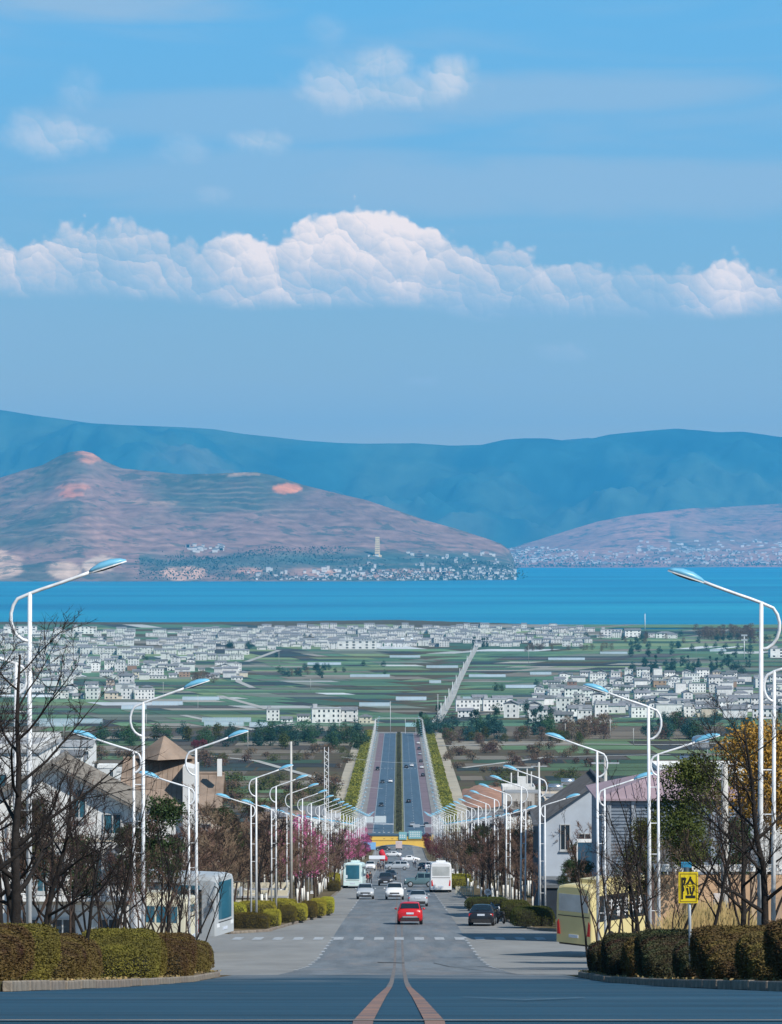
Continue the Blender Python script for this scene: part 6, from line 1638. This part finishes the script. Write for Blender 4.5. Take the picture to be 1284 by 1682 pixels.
# right
hF = big_house('white house with slatted roof terrace right of the far lamps', 831, 889, 440, 1338, 1337, 7, 'flat', M_tile2, M_wall, [], group=None)
s_ = 440 / F; zz = lambda y: CAMZ - (y - VY) * s_ - gz(440)
for i in range(30):
    x = (832 - 860) * s_ + i * (56 * s_ / 29.5); MB().box(x - .045, x + .045, -.35, -.25, zz(1336), zz(1303)).build('slat', M_wood, hF)
MB().box(-2.75, 2.75, -.24, 5, zz(1303), zz(1301.5)).build('terrace_roof', M_tile2, hF)
MB().box(-2.7, 2.7, -.9, -.01, zz(1362), zz(1372)).build('awning', mat('pale green awning', (.35, .42, .40), .8, .2, 1), hF)
window(hF, -.9, zz(1396), 1.4, 1.6, 0, M_win); window(hF, 1.3, zz(1396), 1.4, 1.6, 0, M_win)
big_house('dark-walled house with small white pieces left of the slatted terrace', 772, 832, 520, 1350, 1336, 8, 'gable', M_tile, mat('slate wall', (.12, .14, .17), .8, .2, .5), wgrid(776, 830, (1372, 1396), 4, 8, 11), rib=.5)
hG = big_house('pale house with rooftop clutter behind the slatted terrace', 826, 878, 600, 1300, 1292, 8, 'flat', M_tile2, M_wall, wgrid(830, 875, (1325,), 4, 7, 9))
s_ = 600 / F; zz = lambda y: CAMZ - (y - VY) * s_ - gz(600)
for x, a, b in ((840, 1300, 1270), (851, 1300, 1264), (866, 1300, 1262), (873, 1300, 1268)): MB().box((x - 852) * s_ - .12, (x - 852) * s_ + .12, 1, 1.3, zz(a), zz(b)).build('roof_post', M_wall, hG)
MB().box((850 - 852) * s_, (864 - 852) * s_, .8, 2, zz(1292), zz(1276)).build('roof_box', M_wall, hG)
MB().box(-3.2, 3, .9, 1.1, zz(1262), zz(1260)).build('crossbar', M_frame, hG)
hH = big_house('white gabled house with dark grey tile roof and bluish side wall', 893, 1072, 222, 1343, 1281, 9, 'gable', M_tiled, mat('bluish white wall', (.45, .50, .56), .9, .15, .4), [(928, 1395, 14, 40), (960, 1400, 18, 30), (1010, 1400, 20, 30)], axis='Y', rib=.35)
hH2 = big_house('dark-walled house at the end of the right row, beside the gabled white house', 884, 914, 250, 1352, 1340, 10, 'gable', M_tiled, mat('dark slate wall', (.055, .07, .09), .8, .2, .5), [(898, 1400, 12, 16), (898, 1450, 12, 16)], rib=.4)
big_house('pale building with solar water heaters on its roof, right', 896, 990, 300, 1318, 1312, 9, 'flat', M_tile2, M_wall2, wgrid(900, 985, (1345, 1390), 5, 9, 14))
hI = big_house('large pink-roofed building with grey-blue corrugated wall on the right', 988, 1247, 172, 1311, 1270, 9, 'hip', M_rpink, M_wallg, [], rib=.45, over=.35)
s_ = 172 / F; zz = lambda y: CAMZ - (y - VY) * s_ - gz(172); cr = MB(); hw = (1247 - 988) * s_ / 2
for y in np.arange(1318, 1430, 5.5): cr.box(-hw, hw, -.05, -.004, zz(y + 2.2), zz(y))
o = cr.build('corrugation', M_wallg, hI); o['kind'] = 'stuff'
for x in (1000, 1040, 1105, 1170, 1235): MB().box((x - 1117.5) * s_ - .12, (x - 1117.5) * s_ + .12, -.14, -.051, 0, zz(1313)).build('pilaster', mat('pilaster', (.30, .33, .37), .8, .1, .5), hI)
for x in (1060, 1150, 1205): window(hI, (x - 1117.5) * s_, zz(1480), 1.5, 1.3, -.05, M_win)
hM = big_house('pale flat-roofed building behind the pink roof with water tanks on top', 1085, 1300, 262, 1272, 1262, 9, 'flat', M_tile2, M_wall, wgrid(1090, 1290, (1310,), 7, 14, 18))
hJ = big_house('small dark hip-roofed kiosk left of the yellow sign', 1068, 1126, 134, 1418, 1391, 3, 'hip', M_tiled, mat('brown kiosk wall', (.12, .08, .07), .8, .2, 1), [(1096, 1450, 24, 20)], rib=.3, over=.25, name='kiosk')
hJ['category'] = 'kiosk'
def tank(x, y0, y1, w, d, lab, host, yroof, vert=False):
    s = d / F; z = CAMZ - (y1 - VY) * s; zr = CAMZ - (yroof - VY) * s; X_ = (x - VX) * s; h = (y1 - y0) * s; L = w * s
    o = empty('water_tank', (X_, d + 3.0, zr)); tag(o, lab, 'water tank', 'steel water tanks on the roofs')
    if vert: MB().cyl((0, 0, z - zr), L / 2, h * .8, 18).ell((0, 0, z - zr + h * .8), L / 2 * .98, L / 2 * .98, h * .2, 18, 6).build('tank', M_steel, o, True)
    else: MB().cyl((-L / 2, 0, z - zr + h / 2), h / 2, L, 18, 'X').build('tank', M_steel, o, True)
    for sx in (-.4, .4): MB().cyl((sx * L, 0, 0), .03, z - zr + h * .3, 6).build('leg', M_galv, o)
tank(1156, 1211, 1231, 29, 262, 'round upright steel water tank on the building behind the pink roof', None, 1272, True)
tank(1143, 1245, 1257, 42, 262, 'long horizontal steel tank below the upright tank, behind the pink roof', None, 1272)
tank(915, 1291, 1302, 24, 300, 'steel solar water tank above the dark tiled roof, left of two', None, 1318)
tank(935, 1282, 1293, 22, 300, 'steel solar water tank above the dark tiled roof, right of two', None, 1318)
# peach boundary wall with white coping
d = 118.0; s_ = d / F
pw = empty('boundary_wall', ((1205 - VX) * s_, d, gz(d))); tag(pw, 'peach boundary wall with white top band behind the dry reeds', 'wall')
zz = lambda y: CAMZ - (y - VY) * s_ - gz(d)
xw = np.linspace(-3.1, 3.4, 6)
for i in range(5): MB().box(xw[i] + .02, xw[i + 1] - .02, 0, .22, 0, zz(1437)).build('wall_panel', mat('peach render', (.55, .36, .22), .9, .2, .6, stain=.6), pw)
for i in range(6): MB().box(xw[i] - .09, xw[i] + .09, -.06, .28, 0, zz(1432)).build('pier', mat('peach pier', (.52, .38, .26), .9, .2, .6), pw)
MB().box(-3.2, 3.5, -.1, .32, zz(1431), zz(1421)).build('coping', M_wall, pw)
# blue-grey board with white frame
d = 196.0; s_ = d / F
bb = empty('notice_board', ((964 - VX) * s_, d, gz(d))); tag(bb, 'blue-grey blank board in a white frame above the yellow bus', 'board')
zz = lambda y: CAMZ - (y - VY) * s_ - gz(d)
MB().box(-.62, .62, 0, .06, zz(1432), zz(1384)).build('panel', mat('blue grey panel', (.03, .09, .15), .4, .2, 1), bb)
MB().box(-.68, .68, -.03, .08, zz(1383.5), zz(1378)).box(-.70, -.63, -.03, .08, zz(1432), zz(1384)).box(.63, .70, -.03, .08, zz(1432), zz(1384)).build('frame', M_wall, bb)
for x in (-.5, .5): MB().cyl((x, .1, 0), .05, zz(1433), 8).build('post', M_galv, bb)
# dark garage mouth on the right
gr_ = big_house('low dark open garage between the right hedge and the yellow bus', 893, 934, 216, 1458, 1454, 6, 'flat', M_tile, mat('garage dark', (.02, .03, .045), .9, .2, 1), [], name='garage'); gr_['category'] = 'garage'

# ------------------------------------------------------------------ village houses
def vhouse(w, dep, storeys, roof, wallm, roofm, n, wing=0):
    root = empty('house', (0, 0, 0)); tag(root, 'house', 'house')
    h = storeys * 3.0
    m = MB().box(-w / 2, w / 2, -dep / 2, dep / 2, -2.5, h)
    if wing: m.box(w / 2 + .001, w / 2 + wing, -dep / 2 + .5, dep / 2 - .8, -2.5, h - 3)
    m.build('wall', wallm, root)
    if roof == 'gable':
        r_ = MB(); ze, zr = h + .002, h + dep * .22; o_ = .6; e = ze - .22 * 2 * .44 * o_
        r_.slab((-w / 2 - o_, -dep / 2 - o_, e), (w / 2 + o_, -dep / 2 - o_, e), (w / 2 + o_, 0, zr), (-w / 2 - o_, 0, zr), .25).slab((w / 2 + o_, dep / 2 + o_, e), (-w / 2 - o_, dep / 2 + o_, e), (-w / 2 - o_, 0, zr), (w / 2 + o_, 0, zr), .25)
        r_.add([(-w / 2, -dep / 2, h), (-w / 2, dep / 2, h), (-w / 2, 0, zr - .25)], [(0, 2, 1)]).add([(w / 2, -dep / 2, h), (w / 2, dep / 2, h), (w / 2, 0, zr - .25)], [(0, 1, 2)])
    elif roof == 'flat':
        r_ = MB().box(-w / 2 - .3, w / 2 + .3, -dep / 2 - .3, dep / 2 + .3, h + .002, h + .45).box(-w / 2 + .8, -w / 2 + 3.6, -1, dep / 2 - .6, h + .451, h + 2.6)
    else:
        a = dep / 2
        r_ = MB().add([(-w / 2 - .6, -a - .6, h), (w / 2 + .6, -a - .6, h), (w / 2 + .6, a + .6, h), (-w / 2 - .6, a + .6, h), (-w / 2 + a, 0, h + dep * .24), (w / 2 - a, 0, h + dep * .24)], [(0, 1, 5, 4), (1, 2, 5), (2, 3, 4, 5), (3, 0, 4), (3, 2, 1, 0)])
    if wing: r_.box(w / 2 - .2 + .2, w / 2 + wing + .3, -dep / 2 + .2, dep / 2 - .5, h - 2.999, h - 2.6)
    r_.build('roof', roofm, root)
    wm = MB()
    for s in range(storeys):
        for i in range(n):
            x = -w / 2 + w * (i + .5) / n
            if (i * 7 + s * 3 + n) % 6 == 0: continue
            wm.box(x - .55, x + .55, -dep / 2 - .06, -dep / 2 - .003, s * 3 + .9, s * 3 + 2.35)
        for y in (-dep * .2, dep * .2): wm.box(-w / 2 - .06, -w / 2 - .003, y - .5, y + .5, s * 3 + .9, s * 3 + 2.3).box(w / 2 + .003, w / 2 + .06, y - .5, y + .5, s * 3 + .9, s * 3 + 2.3)
    if roof == 'gable' and n > 3: wm.box(-w * .3, w * .3, -dep / 2 - .05, -dep / 2 - .004, .1, .85)
    o = wm.build('windows', M_win, root); o['kind'] = 'stuff'
    return root
VH = [(vhouse(12, 9, 2, 'gable', M_wall, M_tile, 4, 4), 'gabled white house'), (vhouse(16, 9, 2, 'gable', M_wall, M_tile, 5), 'wide gabled white house'), (vhouse(10, 9, 3, 'flat', M_wall, M_tile2, 3), 'tall flat-roofed white house'), (vhouse(13, 10, 3, 'gable', M_wall, M_tile, 4), 'tall gabled white house'),
      (vhouse(11, 9, 2, 'hip', M_wall2, M_tile, 3, 3), 'beige hipped-roof house'), (vhouse(18, 10, 3, 'flat', M_wall, M_tile2, 6), 'long flat-roofed white building'), (vhouse(9, 8, 1, 'gable', M_wall, M_tile, 2, 3), 'low white house'), (vhouse(12, 9, 2, 'flat', M_brick, M_tile2, 3), 'bare brick house'), (vhouse(14, 9, 2, 'hip', M_wall, M_tile, 4), 'white hipped-roof house')]
PR = np.array([.20, .16, .14, .15, .06, .07, .10, .04, .08])
tot_h = 0
def vrow(y, x0, x1, where, fill=.93, gap=(0, 4), s=1.0):
    global tot_h
    d0 = dist_at(y); x = x0; i = 0
    while x < x1:
        d = d0 * (1 + rng.uniform(-.004, .004)); k = int(rng.choice(len(VH), p=PR)); pr, lab = VH[k]
        sc_ = rng.uniform(.85, 1.12) * s; w = [17, 17, 10.5, 14, 15, 19, 13, 12.5, 15][k] * sc_ * F / d
        if rng.random() > fill: x += w; continue
        i += 1; rz = float(rng.choice([0, 0, PI, R(90), R(-90)], p=[.45, .1, .15, .15, .15])) + rng.uniform(-.12, .12)
        inst(pr, ((x + w / 2 - VX) / F * d, d, gz(d)), rz, (sc_, sc_, sc_ * rng.uniform(.9, 1.12)), '%s, %s from left in the %s' % (lab, ordi(i), where), 'houses of the villages on the plain')
        x += w + rng.uniform(*gap) * F / d; tot_h += 1
for j, (y, a, b, f) in enumerate([(1187, 868, 1120, .55), (1178, 722, 1262, .72), (1168, 718, 1290, .90), (1158, 770, 1290, .90), (1148, 880, 1290, .9), (1138, 872, 1290, .88), (1129, 896, 1290, .86), (1120, 915, 1290, .85), (1112, 925, 1200, .8)]):
    vrow(y, a, b, '%s row of the right village' % ordi(j + 1), f)
for j, (y, a, b, f) in enumerate([(1148, 62, 232, .8), (1138, -6, 236, .9), (1126, -6, 205, .85), (1112, -6, 392, .9), (1102, -6, 388, .9), (1093, -6, 392, .9)]):
    vrow(y, a, b, '%s row of the left village' % ordi(j + 1), f)
for a, b, d_y, k, lab in [(437, 459, 1184, 2, 'white block at the left end of the group just above the far road end'), (458, 484, 1186, 6, 'low house second from left in the group above the far road end'), (484, 512, 1185, 0, 'small house third in the group above the far road end'), (510, 560, 1187, 5, 'large white four-bay building in the group above the far road end'), (556, 588, 1186, 3, 'white house right of the large building above the far road end'), (586, 614, 1188, 4, 'beige house at the right end of the group above the far road end')]:
    d = dist_at(d_y); s = (b - a) / F * d / [17, 17, 10.5, 14, 15, 19, 13, 12.5, 15][k]
    inst(VH[k][0], (((a + b) / 2 - VX) / F * d, d, gz(d)), rng.uniform(-.1, .1), s, lab, 'houses above the end of the far road'); tot_h += 1
for a, b, d_y, k, lab in [(5, 62, 1040, 5, 'long white building at the lake shore beside the left lamp arm'), (118, 160, 1041, 5, 'long white lakeside building with dark windows, second from the left'), (985, 1022, 1046, 5, 'pale long building by the lake right of the centre'), (1024, 1052, 1047, 3, 'white lakeside house left of the thin spire'), (1076, 1108, 1048, 8, 'white lakeside villa right of the thin spire'), (1262, 1300, 1080, 2, 'unfinished white block with dark window holes at the right frame edge'), (552, 620, 1066, 5, 'large white building in the middle of the lakeside village')]:
    d = dist_at(d_y); s = (b - a) / F * d / [17, 17, 10.5, 14, 15, 19, 13, 12.5, 15][k]
    inst(VH[k][0], (((a + b) / 2 - VX) / F * d, d, gz(d)), rng.uniform(-.1, .1), (s, min(s, 1.6), min(s, 1.35)), lab, 'larger buildings along the lake'); tot_h += 1
print('individual village houses', tot_h)
# the rest of the shore villages: one mass, past the limit of single houses
def mass(rows, name, label, hmin=3, hmax=9):
    W = MB(); Rf = MB(); Wn = MB(); rn = np.random.default_rng(17)
    for (y, a, b, f) in rows:
        d0 = dist_at(y); x = a
        while x < b:
            d = d0 * (1 + rn.uniform(-.006, .006)); w = rn.uniform(8, 19); wp = w * F / d
            if rn.random() < f:
                X_ = (x + wp / 2 - VX) / F * d; z = gz(d); h = rn.choice([3.2, 6.2, 6.2, 9.2]) if y < 1092 else rn.choice([3.0, 3.2, 5.6]); dep = rn.uniform(7, 11)
                W.box(X_ - w / 2, X_ + w / 2, d, d + dep, z - 2, z + h)
                if rn.random() < .65:
                    zr = z + h + dep * .2
                    Rf.add([(X_ - w / 2 - .5, d - .6, z + h), (X_ + w / 2 + .5, d - .6, z + h), (X_ + w / 2 + .5, d + dep / 2, zr), (X_ - w / 2 - .5, d + dep / 2, zr), (X_ + w / 2 + .5, d + dep + .5, z + h), (X_ - w / 2 - .5, d + dep + .5, z + h)], [(0, 1, 2, 3), (3, 2, 4, 5), (0, 3, 5), (1, 4, 2)])
                else: Rf.box(X_ - w / 2 - .2, X_ + w / 2 + .2, d - .3, d + dep, z + h + .01, z + h + .5)
                for s in range(int(h // 3)):
                    for k in range(max(2, int(w // 3.5))):
                        if rn.random() < .25: continue
                        xx = X_ - w / 2 + w * (k + .5) / max(2, int(w // 3.5)); Wn.quad((xx - .6, d - .05, z + s * 3 + .9), (xx + .6, d - .05, z + s * 3 + .9), (xx + .6, d - .05, z + s * 3 + 2.4), (xx - .6, d - .05, z + s * 3 + 2.4))
            x += wp + rn.uniform(0, 3) * F / d
    root = empty(name, (0, 0, 0)); tag(root, label, 'village', kind='stuff')
    for mb_, nm, m_ in ((W, 'wall', M_wall), (Rf, 'roof', M_tile), (Wn, 'windows', M_win)):
        o = mb_.build(nm, m_, root); o['kind'] = 'stuff'
mass([(y, 862 + 6 * j, 1300, .55) for j, y in enumerate((1172, 1162, 1152, 1142, 1133, 1124))] + [(y, 0, 380, .5) for y in (1116, 1106, 1097)] + [(1040, -8, 520, .7), (1046, -8, 640, .7), (1053, -8, 640, .8), (1060, -8, 560, .8), (1067, -8, 560, .85), (1075, -8, 400, .9), (1084, -8, 396, .9)] + [(y, 300 if y > 1033 else 430, 960 if y > 1036 else 930, .9) for y in (1033, 1037, 1041, 1046, 1051, 1056)] + [(1062, 380, 960, .7), (1048, 980, 1110, .6)], 'lakeside_village', 'dense mass of small white houses filling the shore villages')

# towns on the far shore, sitting on the far slopes
def on_hill(o, n, test, name, label, size, seed):
    me = o.data; nv = len(me.vertices); co = np.empty(nv * 3); me.vertices.foreach_get('co', co); co = co.reshape(-1, 3)
    px_ = VX + co[:, 0] / co[:, 1] * F; py_ = VY - (co[:, 2] - CAMZ) / co[:, 1] * F
    k = np.where(test(px_, py_) & (co[:, 2] > .5))[0]; rn = np.random.default_rng(seed)
    W = MB(); Rf = MB(); nu_ = 520
    for i in rn.choice(k, n):
        x, y, z = co[i]; j = min(i + 1, nv - 1); f = rn.random()
        x = x * (1 - f) + co[j, 0] * f if abs(co[j, 1] - y) < 50 else x
        w, h, dp = rn.uniform(*size), rn.choice([7, 10, 14, 20], p=[.45, .3, .17, .08]), 14
        W.box(x - w / 2, x + w / 2, y - dp, y, z - 12, z + h)
        Rf.add([(x - w / 2 - 1, y - dp - 1, z + h + .1), (x + w / 2 + 1, y - dp - 1, z + h + .1), (x + w / 2 + 1, y + 1, z + h + 3.5), (x - w / 2 - 1, y + 1, z + h + 3.5)], [(0, 1, 2, 3)])
    root = empty(name, (0, 0, 0)); tag(root, label, 'town', kind='stuff')
    for mb_, nm, m_ in ((W, 'wall', mat('far town walls', (.72, .70, .66), .9, .25, .02, spec=.1)), (Rf, 'roof', M_tile)):
        q_ = mb_.build(nm, m_, root); q_['kind'] = 'stuff'
on_hill(h2, 720, lambda x, y: (x > 770) & (x < 1330) & (y > 903 + 4 * np.sin(x / 37)) & (y < 927), 'far_town', 'pale town spread along the far shore at the right', (9, 34), 3)
on_hill(h2, 60, lambda x, y: (x > 1040) & (x < 1290) & (y > 888) & (y < 905), 'far_hamlet', 'few pale houses above the far town on the right', (14, 40), 4)
on_hill(h1, 210, lambda x, y: (x > 400) & (x < 845) & (y > 936) & (y < 953), 'far_hamlet', 'buildings among trees on the headland of the far shore', (9, 24), 5)
on_hill(h1, 46, lambda x, y: (x > 600) & (x < 845) & (y > 908) & (y < 938), 'far_hamlet', 'scattered buildings above the headland on the far shore', (9, 20), 6)
on_hill(h1, 34, lambda x, y: (x > 306) & (x < 364) & (y > 893) & (y < 908), 'hillside_hotel', 'cluster of white terraces halfway up the far hill', (10, 26), 8)
def shore_trees(o, n, test, label, seed, size=11):
    me = o.data; nv = len(me.vertices); co = np.empty(nv * 3); me.vertices.foreach_get('co', co); co = co.reshape(-1, 3)
    px_ = VX + co[:, 0] / co[:, 1] * F; py_ = VY - (co[:, 2] - CAMZ) / co[:, 1] * F
    w = fbm2(co[:, 0], co[:, 1], seed, 4, 1 / 400.0); k = np.where(test(px_, py_) & (co[:, 2] > .5) & (w > .44 + .12 * np.clip((420 - px_) / 200, 0, 1)))[0]; rn = np.random.default_rng(seed)
    P_ = co[rn.choice(k, n)] + rn.normal(size=(n, 3)) * (25, 30, 2.5) + (0, -10, 7)
    tag(link('shore_trees', leafmesh('shore_trees', P_, size, mat('far shore trees', (.055, .085, .065), .9, .5, .01, spec=.1))), label, 'trees', kind='stuff')
shore_trees(h1, 5200, lambda x, y: (x > 230) & (x < 848) & (y > 918), 'belt of dark trees along the shore of the left headland', 3)
shore_trees(h1, 900, lambda x, y: (x > 280) & (x < 560) & (y > 896) & (y < 918), 'dark woods around the white terraces on the far hill', 4)
shore_trees(h2, 2600, lambda x, y: (x > 760) & (x < 1330) & (y > 905), 'trees between the houses of the far town', 5, 18)
# the tall pale pagoda tower on the far hill
def hill_z(o, x, y):
    me = o.data; nv = len(me.vertices); co = np.empty(nv * 3); me.vertices.foreach_get('co', co); co = co.reshape(-1, 3)
    px_ = VX + co[:, 0] / co[:, 1] * F; py_ = VY - (co[:, 2] - CAMZ) / co[:, 1] * F
    i = np.argmin((px_ - x) ** 2 + (py_ - y) ** 2); return Vector(co[i])
p = hill_z(h1, 621.5, 911); s_ = p.y / F
pg = empty('pagoda_tower', (p.x, p.y - 30, p.z - 3)); tag(pg, 'tall pale square tower standing on the far hill above the shore', 'tower')
M_pag = mat('pale tower stone', (.95, .68, .40), .9, .15, .05)
hh = 32 * s_; lv = 9
for i in range(lv):
    z0, z1 = hh * i / lv, hh * (i + 1) / lv; w = (4.4 - 1.1 * (i / lv)) * s_
    t_ = MB().loft([[(-w, -w, z0), (w, -w, z0), (w, w, z0), (-w, w, z0)], [(-w * .97, -w * .97, z1 - 1.6), (w * .97, -w * .97, z1 - 1.6), (w * .97, w * .97, z1 - 1.6), (-w * .97, w * .97, z1 - 1.6)]]).build('storey', M_pag, pg)
    MB().loft([[(-w - 1, -w - 1, z1 - 1.6), (w + 1, -w - 1, z1 - 1.6), (w + 1, w + 1, z1 - 1.6), (-w - 1, w + 1, z1 - 1.6)], [(-w * .95, -w * .95, z1), (w * .95, -w * .95, z1), (w * .95, w * .95, z1), (-w * .95, w * .95, z1)]]).build('eave', M_tileb, t_)
MB().box(-7 * s_, 7 * s_, -20, 20, -14, 4).build('terrace', M_pag, pg)
p = hill_z(h1, 688, 916); p2 = empty('temple', (p.x, p.y - 20, p.z - 2)); tag(p2, 'small temple with dark tiered roofs right of the pale tower', 'temple')
for i, (w, z) in enumerate(((20, 0), (15, 11), (9, 21))):
    MB().box(-w * .8, w * .8, -w * .6, w * .6, z, z + 7).build('storey', mat('temple wall', (.35, .22, .15), .9, .1, .1), p2)
    MB().loft([[(-w, -w * .8, z + 7), (w, -w * .8, z + 7), (w, w * .8, z + 7), (-w, w * .8, z + 7)], [(-w * .55, -w * .4, z + 11), (w * .55, -w * .4, z + 11), (w * .55, w * .4, z + 11), (-w * .55, w * .4, z + 11)]]).build('roof', M_tiled, p2)

# greenhouses and sheds on the plain
M_plast = mat('greenhouse plastic', (.33, .42, .46), .5, .12, .05, rnd=.3)
def greenhouse(x0, x1, y, lab, h=3.2):
    d = dist_at(y); L = (x1 - x0) / F * d
    o = empty('greenhouse', (((x0 + x1) / 2 - VX) / F * d, d, gz(d))); tag(o, lab, 'greenhouse', 'greenhouses on the plain')
    rings = [[(xx, 4.5 * math.cos(a), max(.02, h * math.sin(a))) for a in np.linspace(0, PI, 9)] for xx in np.linspace(-L / 2, L / 2, 8)]
    MB().loft(rings).build('cover', M_plast, o)
    r_ = MB()
    for xx in np.linspace(-L / 2, L / 2, 9): r_.tube([(xx, 4.55 * math.cos(a), h * 1.015 * math.sin(a)) for a in np.linspace(0, PI, 9)], .09, 4)
    r_.build('hoops', M_frame, o)['kind'] = 'stuff'
GH = [(62, 168, 1188), (66, 120, 1193), (332, 412, 1186), (336, 400, 1192), (410, 440, 1194), (700, 752, 1097), (705, 724, 1122), (985, 1030, 1074), (1165, 1192, 1070), (870, 905, 1108), (640, 690, 1080), (575, 640, 1112), (505, 560, 1092), (770, 830, 1112), (830, 880, 1130), (250, 300, 1158), (300, 360, 1150), (200, 240, 1165), (650, 700, 1150), (590, 640, 1160), (900, 960, 1084), (760, 800, 1150)]
gy = sorted(GH)
for i, (a, b, y) in enumerate(gy): greenhouse(a, b, y, 'long pale plastic greenhouse in the fields, %s from the left frame edge' % ordi(i + 1))

# ------------------------------------------------------------------ trees on the plain
def ftree(name, seed, h, rad, n, ls, m, base=.2, peaked=0.0): return leafy(name, seed, h, rad * 1.15, int(n * 1.3), ls, m, base * .35, 14, .2, peaked, size=(.35, .6))
T_g = ftree('broadleaf_tree', 201, 9, 3.6, 900, .62, M_green); T_b = ftree('broadleaf_tree', 202, 10, 3.4, 900, .62, M_blue); T_br = ftree('brown_tree', 203, 9, 3.4, 800, .50, M_brown); T_o = ftree('broadleaf_tree', 204, 8, 3.2, 900, .6, M_olive)
T_po = ftree('poplar_tree', 205, 13, 2.0, 800, .6, M_blue, .1, .5); bush = ftree('bush', 206, 2.6, 2.2, 420, .42, M_brown, .1); bushg = ftree('bush', 207, 2.8, 2.4, 420, .42, M_olive, .1); bushd = ftree('bush', 208, 2.6, 2.6, 420, .45, M_brown, .1)
tn_ = {}
def scatter(protos, n, x0, x1, y0, y1, where, s=(.8, 1.2), kinds=None, seed=0):
    rn = np.random.default_rng(seed or int(x0 + y0)); pts = sorted([(rn.uniform(x0, x1), rn.uniform(y0, y1)) for _ in range(n)])
    for i, (x, y) in enumerate(pts):
        k = int(rn.integers(0, len(protos))); d = dist_at(y); sc_ = rn.uniform(*s)
        nm = protos[k].name.split('.')[0].replace('_', ' ')
        inst(protos[k], ((x - VX) / F * d, d, gz(d)), rn.uniform(0, 6.28), (sc_ * rn.uniform(.9, 1.2), sc_ * rn.uniform(.9, 1.2), sc_), '%s, %s from left in the %s' % (nm, ordi(i + 1), where), 'trees on the plain')
scatter([T_g, T_b, T_o, T_g], 26, 150, 470, 1212, 1232, 'green belt left of the far road')
scatter([T_b, T_g], 22, 440, 602, 1210, 1232, 'dark belt beside the far road', (.9, 1.3))
scatter([T_g, T_b, T_po], 30, 690, 905, 1198, 1216, 'green belt right of the far road', (.9, 1.35))
scatter([T_br, T_o], 24, 725, 960, 1212, 1226, 'brownish belt right of the far road', (.6, .95))
scatter([T_br], 14, 925, 1010, 1200, 1216, 'brown grove below the right village', (1.0, 1.5))
scatter([T_br, T_g, T_b], 18, 1050, 1150, 1196, 1216, 'mixed grove below the right village', (1.0, 1.4))
scatter([T_br, T_b], 10, 1150, 1284, 1190, 1212, 'grove at the right frame edge', (.8, 1.2))
scatter([T_b, T_b, T_po], 42, 1030, 1236, 1090, 1108, 'dark belt above the right village', (.9, 1.3))
scatter([T_b], 26, 1030, 1240, 1062, 1080, 'upper dark belt on the right', (.9, 1.25))
scatter([T_br], 34, 1140, 1236, 1040, 1052, 'brown grove on the lake shore', (1.5, 2.3))
scatter([T_br, T_b], 34, 962, 1290, 1044, 1058, 'tree row on the lake shore', (.9, 1.3))
scatter([T_br], 20, 860, 1010, 1064, 1072, 'brownish row behind the right fields', (.8, 1.1))
scatter([T_b], 8, 372, 410, 1064, 1068, 'round dark clump in the left village', (1.0, 1.4))
scatter([T_b, T_br], 10, 462, 530, 1108, 1114, 'dark orchard left of centre', (.8, 1.0))
scatter([T_b], 8, 500, 545, 1098, 1104, 'upper dark orchard left of centre', (.8, 1.0))
scatter([T_br, T_br], 6, 318, 352, 1118, 1124, 'brown clump right of the left village', (1.1, 1.5))
scatter([T_b, T_g], 26, 0, 640, 1042, 1110, 'left village gardens', (.6, 1.0), seed=9)
scatter([T_g, T_b], 28, 740, 1284, 1120, 1180, 'right village gardens', (.7, 1.0), seed=10)
scatter([T_po], 6, 776, 800, 1060, 1064, 'clump ending the pole lane', (.9, 1.1))
scatter([bush, bushg, bushd], 40, 150, 590, 1236, 1262, 'scrub left of the far road', (.8, 1.6))
scatter([bushg, bushg, bush], 50, 340, 560, 1280, 1345, 'olive scrub left of the far road', (.9, 1.9))
scatter([bush, bushd], 34, 730, 1000, 1228, 1262, 'brown scrub right of the far road', (.8, 1.5))
scatter([bushg, bush], 16, 770, 960, 1268, 1300, 'scrub behind the slatted terrace', (.9, 1.5))
scatter([pl_], 3, 309, 335, 1232, 1236, 'plum red clump in the left fields', (1.3, 1.7))

# prototypes that found no place in the view are taken away again
for pr in BT + BIG + [carH, carS, carU, carJ, ev, ol, gold, pk, pl_, lampA, lampB, T_g, T_b, T_br, T_o, T_po, bush, bushg, bushd] + HA + [v[0] for v in VH]:
    if pr.name not in used:
        for k in kids(pr): bpy.data.objects.remove(k)
        bpy.data.objects.remove(pr)
